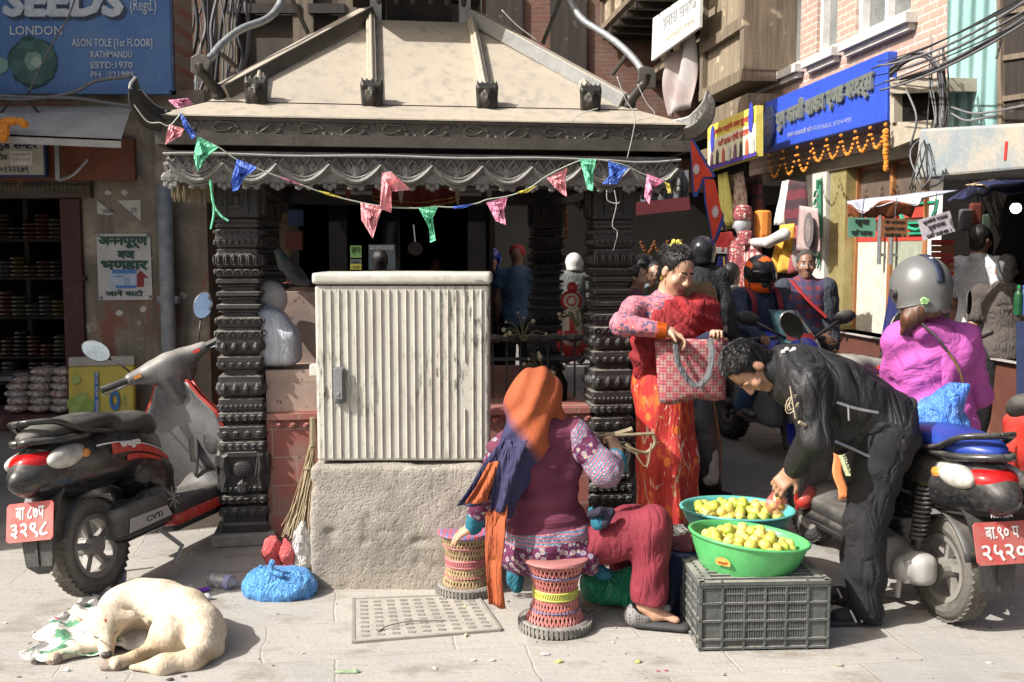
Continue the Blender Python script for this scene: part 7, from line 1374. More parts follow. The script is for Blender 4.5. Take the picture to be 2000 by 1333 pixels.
def head(s, c, f, u, nk, k=1.0, fine=True, jaw=1.0, lid=False):
    c = Vector(c); S_, F_, U_, M = frame(f, u); T = lambda a, b_, z: c + (S_ * a + F_ * b_ + U_ * z) * k
    s.ell(T(0, -.012, .03), (.073 * k, .092 * k, .095 * k), M, k=.01); s.ell(T(0, .025, -.042), (.056 * k * jaw, .062 * k, .07 * k), M, k=.03); s.ell(T(0, .062, -.095), (.024 * k, .02 * k, .018 * k), M, k=.025)
    s.cap(T(0, -.025, -.06), nk, .05 * k, .056 * k, k=.02)
    if not fine: s.cap(T(0, .082, .005), T(0, .1, -.026), .008 * k, .014 * k, k=.01); return
    for e in (-1, 1):
        s.ell(T(e * .031, .088, .014), (.017 * k, .012 * k, .010 * k), M, k=.01, op='s', m=-1); 
        if not lid: s.ell(T(e * .031, .073, .013), (.0145 * k, .012 * k, .0085 * k), M, m=2, k=.002); s.ell(T(e * .031, .0815, .012), (.0065 * k, .006 * k, .0065 * k), M, m=3, k=.001)
        s.cap(T(e * .014, .088, .034), T(e * .048, .076, .036), .0055 * k, .0045 * k, m=3, k=.003); s.cap(T(e * .016, .087, .023), T(e * .046, .077, .021), .005 * k, m=0, k=.006); s.ell(T(e * .042, .062, -.025), (.024 * k, .02 * k, .022 * k), M, k=.02)
        if lid: s.ell(T(e * .031, .077, .0135), (.0165 * k, .0115 * k, .011 * k), M, k=.003); s.cap(T(e * .018, .087, .008), T(e * .044, .08, .008), .0022 * k, m=3, k=.001)
        s.ell(T(e * .076, -.008, -.005), (.009 * k, .02 * k, .031 * k), M, k=.008); s.ell(T(e * .012, .096, -.026), (.009 * k, .009 * k, .008 * k), M, k=.006)
    s.cap(T(0, .084, .02), T(0, .104, -.022), .008 * k, .0125 * k, k=.012)
    s.cap(T(-.018, .08, -.058), T(.018, .08, -.058), .0065 * k, m=1, k=.004); s.cap(T(-.014, .079, -.068), T(.014, .079, -.068), .0075 * k, m=1, k=.004)
def hand(s, w, d, n, side=1, curl=.5, k=1.0, spread=.1):
    """palm, four unequal bent fingers and a thumb; d along the hand, n out of the palm"""
    w, d = Vector(w), Vector(d).normalized(); n = Vector(n); n = (n - d * n.dot(d)).normalized(); a = d.cross(n) * side
    T = lambda x, y, z: w + (d * x + a * y + n * z) * k
    s.box(T(.045, 0, 0), (.046 * k, .037 * k, .014 * k), .012 * k, Matrix((d, a, n)).transposed(), k=.015); s.cap(w, T(.02, 0, 0), .026 * k, .028 * k, k=.02)
    for i, L in enumerate((.072, .081, .075, .058)):
        y = .029 - .0195 * i; p = T(.084 - .004 * abs(i - 1.2), y, 0); ang = 0
        for j, q in enumerate((.46, .3, .24)):
            ang += curl * (.75, 1.0, .7)[j] * (1 + .08 * i); v = (d * math.cos(ang) + n * math.sin(ang) + a * spread * (1.3 - i) * .35).normalized(); p2 = p + v * L * q * k; s.cap(p, p2, (.0092 - .0008 * j) * k, (.0086 - .0009 * j) * k, k=.004); p = p2
    p = T(.022, .033, .004); p1 = p + (d * .6 + a * .62 + n * .42).normalized() * .036 * k; p2 = p1 + (d * .75 + a * .1 + n * (.3 + curl * .5)).normalized() * .03 * k; s.cap(p, p1, .0125 * k, .0105 * k, k=.012); s.cap(p1, p2, .0102 * k, .0085 * k, k=.004)
def torso(s, J, ex=0.0, m=0, hips=True, k=.05):
    u = J.get('u', 1.0); ax = (J['sh'][0] - J['sh'][1]).normalized()
    def el(c, d, r): d = Vector(d).normalized(); y = d.cross(ax).normalized(); x = y.cross(d); s.ell(c, [q * u + ex for q in r], Matrix((x, y, d)).transposed(), m, k)
    up = J['nk'] - J['ch']; el(J['ch'], up, (.158, .108, .17)); wa = J.get('wa', J['ch'].lerp(J['pv'], .55)); el(wa, J['ch'] - J['pv'], (.135, .1, .16))
    if hips: el(J['pv'], wa - J['pv'], (.16, .122, .13))
    for q in J['sh']: s.cap(J['ch'].lerp(J['nk'], .75), q, .06 * u + ex, .056 * u + ex, m, k)
    s.cap(J['ch'], J['nk'], .075 * u + ex, .058 * u + ex, m, k)
def limb(s, pts, rs, ex=0.0, m=0, k=.025): s.chain(pts, [r + ex for r in rs], m, k)
ARM, LEG = (.05, .041, .031), (.083, .058, .042)
def skinbody(root, J, sk, h, hands=(), fine=True, legs=True, jaw=1.0, feet=True):
    u = J.get('u', 1.0); s = S(.03); head(s, J['hd'], J['hf'], J.get('hu', (0, 0, 1)), J['nk'], J.get('hk', 1.0), fine, jaw, J.get('lid')); torso(s, J, -.012)
    for i in (0, 1):
        limb(s, [J['sh'][i], J['el'][i], J['wr'][i]], [q * u for q in ARM], -.004)
        if legs:
            limb(s, [J['hp'][i], J['kn'][i], J['an'][i]], [q * u for q in LEG], -.006)
            if feet: t_ = J['toe'][i]; s.cap(J['an'][i], J['an'][i].lerp(t_, .3) + V(0, 0, -.03), .036, .036); s.cap(J['an'][i] + V(0, 0, -.03), t_, .034, .022, flat=((0, 0, 1), 1.5))
    for a in hands: hand(s, *a)
    return s.build('body', [SK[sk], M_LIP if h < .0075 else SK[sk], M_EYEW, M_EYED], root, h=h)
def hair(root, J, m=None, h=.008, extra=None, line=.05, ex=.0, amp=.004, side=.03, fz=0, fl=.02, comb=None):
    k = J.get('hk', 1.0); c = J['hd']; S_, F_, U_, M = frame(J['hf'], J.get('hu', (0, 0, 1))); s = S(.02); s.ell(c + (U_ * .038 - F_ * .02) * k, ((.079 + ex) * k, (.097 + ex) * k, (.1 + ex) * k), M); s.ell(c + (-F_ * .05 - U_ * .03) * k, ((.066 + ex) * k, (.05 + ex) * k, .07 * k), M)
    s.plane(c + (F_ * line + U_ * .03) * k, F_ * .8 - U_ * .6, k=.006); s.plane(c + (F_ * side - U_ * .0) * k, F_ * 1.0 - U_ * .25, k=.006) if side else None
    if extra: extra(s, c, S_, F_, U_)
    o = s.build('hair', m or M_HAIR, root, h=h, warp=lambda q: vnoise(q * np.array([1, 1, .5]), 60) * amp + vnoise(q, 150, 2) * amp * .4)
    if fz: fuzz(o, 'strands', m or M_HAIR, fz, fl, .0012, comb or (-F_ * .6 - U_ * .5), .4)
    return o
def folds(a, f=11, sd=0, sc=(1, 1, 1)):
    sc = np.array(sc); return lambda q: -np.abs(vnoise(q * sc, f, sd)) * a + a * .4 + vnoise(q * sc, f * 2.4, sd + 3) * a * .35
def clothm(name, c, c2=None, r=.85, wr=.5, ws=14, sc=(1, 1, 1), ns=6):
    if name in _mc: return _mc[name]
    t = NT(name); col = t.mix(t.ramp(t.noise(ns, 4), .38, .66), c, c2 or tuple(q * .8 for q in c)); w_ = t.noise(ws, 4, t.mapped(sc), .5, .25); rg = t.math('ABSOLUTE', t.math('SUBTRACT', t.noise(ws * .8, 3, t.mapped(tuple(q * (1.5, 1, .8)[i] for i, q in enumerate(sc)), (.3, .5, .2)), .45, .8), .5)); t.bump(t.math('ADD', t.math('ADD', t.math('MULTIPLY', w_, .5), t.math('MULTIPLY', t.ramp(rg, 0, .12), .45)), t.math('MULTIPLY', t.noise(180, 2), .05)), .03, wr); _mc[name] = t.done(col, r); return _mc[name]
def helmet(root, J, m, name='helmet', r=.135, vis=None, mv=None, h=.01, open_=True):
    c = J['hd']; S_, F_, U_, M = frame(J['hf'], J.get('hu', (0, 0, 1))); s = S(.015); s.ell(c + U_ * .03 - F_ * .005, (r * .93, r * 1.05, r), M); s.cap(c - F_ * .03 - U_ * .06, c - F_ * .02, r * .8, r * .85)
    if open_: s.box(c + F_ * .14 - U_ * .055, (.09, .1, .085), .03, M, op='s', m=-1); s.plane(c - U_ * .1, -U_)
    else: s.cap(c + F_ * .03 - U_ * .08, c - U_ * .07 - F_ * .02, r * .78, r * .8); s.plane(c - U_ * .15, -U_)
    ho = s.build(name, m, root, h=h)
    if vis:
        b = B(); n = 12; b.grid(lambda p, v: c + M @ V((r * .97) * math.sin((p - .5) * 2.3), (r * 1.1) * math.cos((p - .5) * 2.3) - .004, -.06 + .1 * v), n, 4); b.build('visor', vis, ho, smooth=True, solid=.004)
    return ho
def stand(hx, hy, d, face=0.0, H=None, lean=0.0, u=1.0, hk=1.0, ground=0.0):
    """joints of an upright person from the pixel of the head centre and the distance; face = heading in degrees"""
    hd = P(hx, hy, d); f = V(math.cos(R(face)), math.sin(R(face)), 0); l = V(-f.y, f.x, 0); T = lambda a, b_, z: V(hd.x, hd.y, 0) + f * a + l * b_ + V(0, 0, ground + z * (hd.z - ground) / 1.53)
    J = dict(hd=hd, hf=f, nk=T(-.02, 0, 1.385), ch=T(0, 0, 1.2), wa=T(0, 0, 1.02), pv=T(0, 0, .9), u=u, hk=hk); J['sh'] = [T(-.01, .175, 1.345), T(-.01, -.175, 1.345)]; J['el'] = [T(-.03, .225, 1.07), T(-.03, -.225, 1.07)]; J['wr'] = [T(.05, .225, .84), T(.05, -.225, .84)]
    J['hp'] = [T(0, .09, .88), T(0, -.09, .88)]; J['kn'] = [T(.02, .1, .48), T(.02, -.1, .48)]; J['an'] = [T(0, .1, .09), T(0, -.1, .09)]; J['toe'] = [T(.18, .12, .03), T(.18, -.12, .03)]; J['T'] = T; return J
def dress(root, J, top, bot, h=.012, sleeve=1.0, ex=.014, shoe=None, tn='shirt', bn='trousers', warp=None, hem=.0, arms=True, botlen=1.0):
    u = J.get('u', 1.0); s = S(.03); torso(s, J, ex)
    for i in (0, 1):
        e, w_ = J['el'][i], J['wr'][i]
        if sleeve >= 1: limb(s, [J['sh'][i], e, e.lerp(w_, .92)], [q * u for q in ARM], ex)
        else: limb(s, [J['sh'][i], J['sh'][i].lerp(e, sleeve)], [.056 * u, .062 * u], ex)
    to = s.build(tn, top, root, h=h, warp=warp or folds(.012, 10))
    if bot:
        s = S(.03)
        for i in (0, 1): limb(s, [J['hp'][i], J['kn'][i], J['kn'][i].lerp(J['an'][i], botlen)] if botlen > 0 else [J['hp'][i], J['hp'][i].lerp(J['kn'][i], 1 + botlen)], [q * u for q in (.09, .068, .06)], .012)
        s.cap(J['hp'][0], J['hp'][1], .1 * u, m=0); s.build(bn, bot, root, h=h, warp=folds(.012, 9, 4))
    if shoe:
        for i in (0, 1): s = S(.02); s.cap(J['an'][i] + V(0, 0, -.02), J['toe'][i], .045, .036, flat=((0, 0, 1), 1.25)); s.build('shoe', shoe, root, h=h)
    return to
# ---- the seated lime seller -----------------------------------------------------------------------------------
D0 = 4.36
w1 = thing('person', 'seated woman in orange headscarf, maroon tunic and red trousers seen from behind', 'person', G(1087, 1215))
J = dict(hd=P(1052, 783, D0 + .03), hf=V(.72, .62, -.22), nk=P(1048, 838, D0), ch=P(1052, 905, D0), wa=P(1063, 985, D0 - .01), pv=P(1075, 1062, D0 - .02), u=1.08,
         sh=[P(985, 878, D0 + .04), P(1122, 850, D0 + .0)], el=[P(946, 960, D0 + .05), P(1185, 922, D0 - .08)], wr=[P(926, 1026, D0 + .12), P(1205, 886, D0 + .12)],
         hp=[P(1060, 1070, D0 + .14), P(1105, 1072, D0 + .02)], kn=[P(1235, 1025, D0 + .38), P(1272, 1032, D0 - .1)], an=[P(1225, 1160, D0 + .42), P(1262, 1203, D0 - .12)])
J['toe'] = [J['an'][0] + V(.16, .05, -.07), V(P(1318, 1232, D0 - .16).x, D0 - .17, .03)]; J['an'][1].z = .12
skinbody(w1, J, 'fair', .0065, [(J['wr'][0], (-.75, .1, -.5), (-.3, .2, -1), -1, .25, .95), (J['wr'][1], (-.25, .2, .8), (-.7, .5, -.2), -1, 1.25, .95)])
def kurta_mat(name, mode):
    t = NT(name); x = t.xyz(); base = t.mix(t.ramp(t.noise(5, 4), .4, .65), (.125, .022, .05), (.095, .016, .04)); v = t.voro(62, None, 'Distance', 'F1', .8); v2 = t.voro(33, t.mapped(loc=(3, 5, 1)), 'Distance', 'F1', .8)
    fl = t.mix(t.math('LESS_THAN', v2, .42), (.10, .012, .05), (.16, .14, .26)); fl = t.mix(t.math('LESS_THAN', t.math('ABSOLUTE', t.math('SUBTRACT', v2, .3)), .06), fl, (.4, .3, .2)); fl = t.mix(t.math('LESS_THAN', v, .2), fl, (.07, .2, .34)); fl = t.mix(t.math('LESS_THAN', v2, .12), fl, (.5, .36, .2))
    band = t.mix(t.math('GREATER_THAN', t.math('FRACT', t.math('MULTIPLY', x[2] if mode == 'hem' else t.math('ADD', x[0], t.math('MULTIPLY', x[2], -.7)), 64)), .5), (.08, .16, .26), (.36, .12, .14)); band = t.mix(t.math('LESS_THAN', v, .24), band, (.35, .36, .4))
    if mode == 'hem':
        zz = t.math('ADD', x[2], t.math('MULTIPLY', x[0], -.12)); col = t.mix(t.ramp(zz, .405, .403), base, band); col = t.mix(t.ramp(zz, .352, .35), col, fl)
    else:
        al = t.math('ADD', t.math('MULTIPLY', x[0], .75), t.math('MULTIPLY', x[2], -.66)); a0 = .28 * .75 - .85 * .66
        col = t.mix(t.ramp(al, a0 - .02, a0 - .018), base, band); col = t.mix(t.ramp(al, a0 + .035, a0 + .037), col, fl); col = t.mix(t.ramp(al, a0 + .11, a0 + .112), col, band)
        if mode == 'flat': col = fl
    w_ = t.noise(9, 5, t.mapped((.8, 1, 2.2)), .6, .9); t.bump(w_, .035, .55); return t.done(col, .85)
M_KUR, M_SLV, M_SLV2 = kurta_mat('maroon_kurta', 'hem'), kurta_mat('kurta_sleeve', 'sleeve'), kurta_mat('kurta_sleeve_print', 'flat'); M_TEALC = clothm('teal_lining', (.012, .13, .19))
s = S(.05); torso(s, J, .012); s.ell(P(1064, 1035, D0), (.182, .145, .14)); s.ell(P(1068, 1088, D0 - .01), (.215, .165, .085)); s.ell(P(1150, 1095, D0 - .03), (.055, .13, .07)); s.plane(P(1070, 1117, D0), (.06, 0, -1), k=.01)
s.build('tunic', M_KUR, w1, h=.0075, warp=folds(.022, 7, 1, (.8, 1, 2.0)))
s = S(.03); limb(s, [J['sh'][1], J['el'][1], J['el'][1].lerp(J['wr'][1], .42)], (.074, .068, .066), .0); s.build('sleeve', M_SLV, w1, h=.007, warp=folds(.012, 13, 5))
s = S(.03); limb(s, [J['sh'][0], J['el'][0], J['wr'][0].lerp(J['el'][0], .25)], (.07, .052, .046), .0); s.build('sleeve', M_SLV2, w1, h=.008, warp=folds(.01, 13, 6))
s = S(.02); s.cap(J['wr'][0].lerp(J['el'][0], .27), J['wr'][0].lerp(J['el'][0], -.02), .046, .042); s.build('cuff', M_TEALC, w1, h=.008, warp=folds(.006, 16))
e_, w_ = J['el'][1], J['wr'][1]; s = S(.012); ce = e_.lerp(w_, .47); s.ell(ce + V(.012, 0, .0), (.058, .07, .066)); s.build('cuff', M_TEALC, w1, h=.008)
s = S(.045); limb(s, [J['hp'][1], J['hp'][1].lerp(J['kn'][1], .6), J['kn'][1], P(1270, 1090, D0 - .1), P(1270, 1172, D0 - .12)], (.108, .1, .094, .08, .082)); limb(s, [J['hp'][0], J['kn'][0], P(1222, 1130, D0 + .4)], (.12, .095, .075)); s.plane(P(1270, 1177, D0 - .12), (.0, -.1, -1), k=.008)
s.build('trousers', clothm('wine_trousers', (.20, .018, .032), (.155, .014, .026), .85, .45, 8, (1.4, 1, 1)), w1, h=.007, warp=lambda q: .004 * np.sin((q[:, 0] * .8 - q[:, 2] * .6) * 58 + vnoise(q, 5) * 4) + vnoise(q, 7, 3) * .007)
for c, r in ((P(1008, 1138, D0 - .05), (.042, .018, .05)), (P(1180, 1122, D0 - .02), (.05, .02, .025)), (P(1168, 1022, D0 - .14), (.03, .026, .035))): s = S(.02); s.ell(c, r); s.cap(c, c + V(-.03, .02, .05), .03, .02); s.build('lining_flap', M_TEALC, w1, h=.008, warp=folds(.016, 16, 2))
s = S(.012); q = P(1172, 1010, D0 - .15); s.chain([q + V(-.04, 0, .01), q + V(0, -.02, .03), q + V(.045, 0, .02), q + V(.02, -.01, -.03)], .018); s.build('pocket_edge', clothm('dark_velvet', (.015, .012, .03)), w1, h=.006)
t = NT('orange_blue_scarf'); x = t.xyz(); k_ = t.math('ADD', t.math('ADD', t.math('MULTIPLY', x[0], 1.0), t.math('MULTIPLY', x[2], .75)), t.math('MULTIPLY', t.noise(3.5, 4), .10)); sc_ = t.mix(t.ramp(t.noise(4, 4), .35, .65), (.34, .075, .02), (.28, .06, .017))
sc_ = t.mix(t.ramp(k_, .765, .70), sc_, (.022, .02, .07)); t.bump(t.noise(6, 4, t.mapped((1.4, 1.4, 1.0), (0, .5, 0)), .5, .4), .03, .5); M_SCARF = t.done(sc_, .8); M_SCARFO = clothm('orange_scarf', (.34, .075, .02), (.27, .058, .016), .8, .8, 9, (2.5, 2, .6)); M_SCARFB = clothm('blue_scarf', (.02, .018, .062), (.03, .025, .085), .8, .7, 9, (2.5, 2, .6))
S_, F_, U_, M = frame(J['hf']); s = S(.05); s.ell(J['hd'] + U_ * .02 - F_ * .02, (.112, .125, .125), M); s.cap(J['hd'] - F_ * .05 - U_ * .03, P(1030, 866, D0 - .06), .112, .1); s.cap(P(1026, 860, D0 - .08), P(1004, 930, D0 - .12), .1, .07, flat=((.2, -1, 0), 1.6)); s.cap(P(1035, 868, D0 - .09), P(1086, 828, D0 + .02), .06, .055, k=.03); s.cap(P(1078, 800, D0 + .02), P(1088, 832, D0 + .03), .05, .05, k=.04); s.cap(P(1000, 920, D0 - .14), P(984, 1000, D0 - .13), .055, .04, flat=((.2, -1, 0), 1.7))
s.plane(J['hd'] + F_ * .085, F_, k=.01); s.ell(J['hd'] + F_ * .11 - U_ * .04, (.05, .07, .08), M, op='s', k=.02)
s.build('headscarf', M_SCARF, w1, h=.0065, warp=lambda q: .0055 * np.sin((q[:, 0] * .85 - q[:, 2] * .5) * 62 + vnoise(q, 5) * 3.5) + vnoise(q, 7, 3) * .009)
b = B(); L_ = [(P(985, 855, D0 - .12), P(1000, 862, D0 - .15)), (P(945, 905, D0 - .14), P(990, 920, D0 - .17)), (P(915, 955, D0 - .13), P(960, 965, D0 - .17)), (P(893, 988, D0 - .12), P(938, 990, D0 - .16))]
def ribbon(name, L_, m, wv=.009, fr=9):
    e0, e1 = curve([q[0] for q in L_], 7), curve([q[1] for q in L_], 7); n = len(e0) - 1; b = B(); b.grid(lambda u, v: e0[round(u * n)].lerp(e1[round(u * n)], v) + V(0, -wv * (.4 + u) * math.sin(v * fr + u * 3), 0), n, 20); return b.build(name, m, w1, smooth=True, solid=.006)
ribbon('scarf_fold', L_, M_SCARFB); ribbon('scarf_end', [(P(955, 905, D0 - .17), P(975, 900, D0 - .18)), (P(930, 950, D0 - .19), P(962, 945, D0 - .2)), (P(908, 985, D0 - .18), P(950, 982, D0 - .2))], M_SCARFO)
ribbon('scarf_tail', [(P(950, 1000, D0 - .16), P(992, 985, D0 - .2)), (P(948, 1060, D0 - .18), P(985, 1060, D0 - .22)), (P(950, 1120, D0 - .18), P(980, 1120, D0 - .22)), (P(955, 1180, D0 - .17), P(987, 1190, D0 - .2))], M_SCARFO, .008, 7)
ribbon('scarf_drape', [(P(985, 870, D0 - .16), P(1030, 860, D0 - .2)), (P(965, 930, D0 - .18), P(1005, 930, D0 - .21)), (P(958, 1000, D0 - .18), P(990, 1000, D0 - .21))], M_SCARFB, .009, 8)
sd = S(.012); an = J['an'][1]; tq = J['toe'][1]; sd.cap(V(an.x - .03, an.y, .022), V(tq.x + .03, tq.y, .018), .048, .042, flat=((0, 0, 1), 2.2)); sd.build('sandal_sole', mat('sole_dark', (.04, .04, .042), .7), w1, h=.006)
sd = S(.014); sd.cap(V(an.x - .045, an.y, .055), V(an.x - .015, an.y, .05), .052, .05); sd.cap(V(an.x - .01, an.y, .06), V(an.x + .085, an.y - .01, .085), .042, .022); sd.cap(V(an.x - .0, an.y, .11), V(an.x - .0, an.y, .2), .062, .062, op='s', k=.006)
t = NT('grey_sandal'); M_SAND = t.done(t.mix(t.math('LESS_THAN', t.voro(75, None, 'Distance', 'F1', .15), .3), (.2, .195, .19), (.03, .03, .03)), .7); sd.build('sandal', M_SAND, w1, h=.005)
# the hand scale she holds
hb = thing('hand_balance', 'bamboo hand balance with twine held up by the seated woman', 'scale', P(1215, 850, 4.5)); b = B(); b.tube([P(1160, 852, 4.48), P(1222, 850, 4.5), P(1278, 847, 4.52)], .008, 6); b.tube([P(1168, 858, 4.5), P(1225, 842, 4.52), P(1235, 838, 4.52)], .012, 6); b.build('beam', mat('bamboo', (.3, .24, .15), c2=(.2, .15, .09), ns=40), hb)
b = B(); b.tube(curve([P(1274, 846, 4.52), P(1279, 866, 4.52), P(1262, 884, 4.52), P(1236, 878, 4.5), P(1222, 868, 4.5)], 6), .009, 6); b.tube(curve([P(1236, 878, 4.5), P(1262, 912, 4.5), P(1272, 866, 4.52)], 6), .004, 5); b.tube([P(1205, 868, 4.5), P(1246, 888, 4.5)], .005, 5); b.build('twine', mat('twine', (.28, .22, .13)), hb)
# ---- the woman in the sari --------------------------------------------------------------------------------------
D1 = 5.45
w2 = thing('person', 'standing woman in red and orange sari reaching into a patterned tote bag', 'person', V(P(1300, 800, D1).x, D1, 0))
J = dict(hd=P(1322, 532, D1 - .02), hf=V(.46, -.8, -.44), hu=V(.1, .0, 1), nk=P(1300, 592, D1 + .03), ch=P(1300, 650, D1), wa=P(1298, 720, D1), pv=P(1297, 770, D1), u=1.05, hk=1.03, lid=True,
         sh=[P(1372, 612, D1 + .05), P(1240, 606, D1 - .03)], el=[P(1392, 690, D1 + .03), P(1214, 634, D1 - .26)], wr=[P(1398, 668, D1 - .2), P(1304, 648, D1 - .3)],
         hp=[P(1325, 780, D1), P(1272, 780, D1)], kn=[P(1322, 920, D1 - .03), P(1275, 920, D1 - .03)], an=[P(1320, 1035, D1), P(1278, 1035, D1)]); J['toe'] = [q + V(.03, -.16, -.06) for q in J['an']]
skinbody(w2, J, 'fair', .0065, [(J['wr'][1], (.9, -.25, -.35), (0, -.2, -1), -1, .7, .95), (J['wr'][0], (-.05, -.35, .45), (-.2, -.75, -.6), 1, 1.05, .9)], jaw=1.12)
def bun(s, c, S_, F_, U_): s.ell(c - F_ * .115 + U_ * .045, (.05, .05, .055)); s.cap(c - F_ * .06 + U_ * .04, c - F_ * .1 + U_ * .045, .06, .05)
hair(w2, J, extra=bun, line=.055, amp=.002, h=.006, fz=2600, fl=.03, comb=(-F_ if False else V(-.7, .5, .2)))
b = B(); c = J['hd']; S_, F_, U_, M = frame(J['hf'], J['hu'])
for i in range(7): b.ball(c - F_ * .085 + U_ * .125 + V(.022 * math.cos(i), .01 * math.sin(i), .016 * math.sin(i * 2)), (.014, .008, .014), 6)
b.build('hair_flower', mat('yellow_flower', (.7, .6, .1)), w2); b = B(); b.ball(c + F_ * .094 + U_ * .052, (.0045, .004, .005), 6); b.build('tika', mat('tika', (.5, .02, .04)), w2)
t = NT('floral_blouse'); v = t.voro(26, None, 'Distance', 'F1', .55); vc = t.voro(26, None, 'Color', 'F1', .55); c = t.mix(t.math('LESS_THAN', v, .36), (.50, .17, .2), (.42, .1, .13)); c = t.mix(t.math('LESS_THAN', v, .16), c, (.55, .38, .28)); c = t.mix(t.math('GREATER_THAN', t.noise(42, 2), .56), c, (.10, .09, .16)); t.bump(t.noise(12, 4), .02, .5); M_BLOUSE = t.done(c, .8)
s = S(.04); torso(s, J, .016, hips=False); s.plane(J['wa'], (0, 0, -1)); limb(s, [J['sh'][1], J['el'][1], J['el'][1].lerp(J['wr'][1], .78)], (.072, .06, .045)); limb(s, [J['sh'][0], J['el'][0], J['wr'][0].lerp(J['el'][0], .3)], (.07, .058, .045)); s.build('blouse', M_BLOUSE, w2, h=.008, warp=folds(.012, 14, 3))
t = NT('sari_print'); st = t.mapped((13, 13, 5.2), (.0, .5, .0)); n1 = t.noise(1.25, 3, st, .6, 1.2); n2 = t.noise(1.4, 3, t.mapped((14, 14, 5), (0, -.6, 0), (4, 2, 7)), .6, 1.4); c = t.mix(t.ramp(n1, .55, .57), (.40, .022, .018), (.52, .085, .02)); c = t.mix(t.ramp(n2, .60, .63), c, (.55, .36, .26)); v = t.voro(11, t.mapped((1, 1, .8)), 'Distance', 'F1', 1); c = t.mix(t.math('LESS_THAN', v, .25), c, (.60, .14, .025)); t.bump(t.noise(6, 4, t.mapped((3.2, 3, .35)), .55, .5), .04, .6); M_SARI = t.done(c, .7)
s = S(.07); s.ell(P(1298, 735, D1), (.175, .14, .14)); s.chain([P(1296, 780, D1), P(1300, 900, D1 - .02), P(1300, 1044, D1 - .02)], [.162, .16, .19]); s.plane((0, 0, .03), (0, 0, -1)); s.build('sari', M_SARI, w2, h=.009, warp=lambda q: .016 * np.sin(q[:, 0] * 46 + np.sin(q[:, 2] * 3) * 2) * np.clip((1.0 - q[:, 2]) * 1.3, .1, 1) + vnoise(q, 8) * .008)
M_SHAWL = clothm('red_shawl', (.27, .012, .016), (.2, .01, .014), .85, .6, 7, (1.5, 1.5, .9)); s = S(.05); torso(s, dict(J, sh=[J['sh'][0], J['ch'].lerp(J['sh'][1], .35)]), .03, hips=False); s.cap(P(1368, 600, D1 + .0), P(1258, 696, D1 - .07), .055, .06, k=.08); s.cap(P(1352, 606, D1 - .06), P(1318, 690, D1 - .09), .04, .05, k=.08); s.cap(J['sh'][0], J['el'][0], .088, .088); s.cap(J['el'][0], J['el'][0].lerp(J['wr'][0], .45), .085, .07); s.cap(P(1262, 690, D1 - .1), P(1258, 712, D1 - .08), .07, .05)
s.plane(P(1300, 592, D1 - .1), (-.62, -.1, .8), k=.02); s.build('shawl', M_SHAWL, w2, h=.008, warp=lambda q: .009 * np.sin((q[:, 0] * .6 + q[:, 2] * .8) * 75 + vnoise(q, 6) * 3) + vnoise(q, 7, 3) * .008)
b = B()
for i in range(9): f = .97 - i * .026; q = J['el'][1].lerp(J['wr'][1], f); d_ = (J['wr'][1] - J['el'][1]).normalized(); b.lathe([(.043, -.003), (.048, 0), (.043, .003)], q, 18, d_.to_track_quat('Z', 'Y').to_matrix(), caps=False)
b.build('bangles', mat('bangle_orange', (.62, .16, .03), .3, .4), w2); b = B(); b.ball(J['hd'] - frame(J['hf'], J['hu'])[0] * .088 - frame(J['hf'], J['hu'])[2] * .045, (.008, .006, .014), 6); b.build('earring', mat('gold', (.5, .33, .05)), w2)
tb = thing('tote_bag', 'red patterned tote bag with grey handles held open by the woman in the sari', 'bag', P(1347, 785, 5.2)); t = NT('tote_weave'); x = t.xyz(); ch_ = t.n('TexChecker', {'Vector': t.mapped((1, .0, 1)), 'Scale': 30, 'Color1': (.42, .085, .10), 'Color2': (.40, .22, .19)}).outputs[0]; v = t.voro(58, t.mapped((1, .01, 1)), 'Distance', 'F1', .12); cc = t.mix(t.math('GREATER_THAN', v, .5), ch_, (.10, .06, .08)); cc = t.mix(t.math('LESS_THAN', v, .14), cc, (.42, .12, .12)); t.bump(t.noise(9, 3), .02, .3); M_TOTE = t.done(cc, .9)
s = S(.02); q = [P(1279, 664, 5.2), P(1416, 662, 5.2), P(1417, 776, 5.2), P(1288, 786, 5.2)]; b = B(); n = 14
def tote(u, v, sd): p = q[0].lerp(q[1], u).lerp(q[3].lerp(q[2], u), v); e2 = math.sin(math.pi * min(1, max(0, u))) ** .5; return p + V(0, sd * (.025 + .055 * v * (1.1 - v)) * e2, -.012 * math.sin(u * 9) * v)
b.grid(lambda u, v: tote(u, v, -1), n, 10); b.grid(lambda u, v: tote(u, v, 1), n, 10); b.grid(lambda u, v: tote(u, 1, -1).lerp(tote(u, 1, 1), v), n, 3); b.build('bag', M_TOTE, tb, smooth=True, solid=.006)
for sd, xs in ((-1, (1318, 1388)),): b = B(); pts = curve([P(xs[0], 662, 5.15), P(xs[0] + 8, 712, 5.09), P(xs[0] + 36, 752, 5.07), P(xs[1] - 8, 740, 5.07), P(xs[1] + 2, 700, 5.1), P(xs[1] - 1, 662, 5.15)], 8); b.tube(pts, .016, 6, flat=.35); b.build('handle', clothm('grey_webbing', (.1, .1, .105)), tb)
b = B(); b.slab([P(x_, y_, 5.2) for x_, y_ in ((1355, 664), (1382, 648), (1392, 652), (1378, 666))], (0, .01, 0)); b.build('inner_pouch', mat('pouch', (.06, .07, .14)), tb)
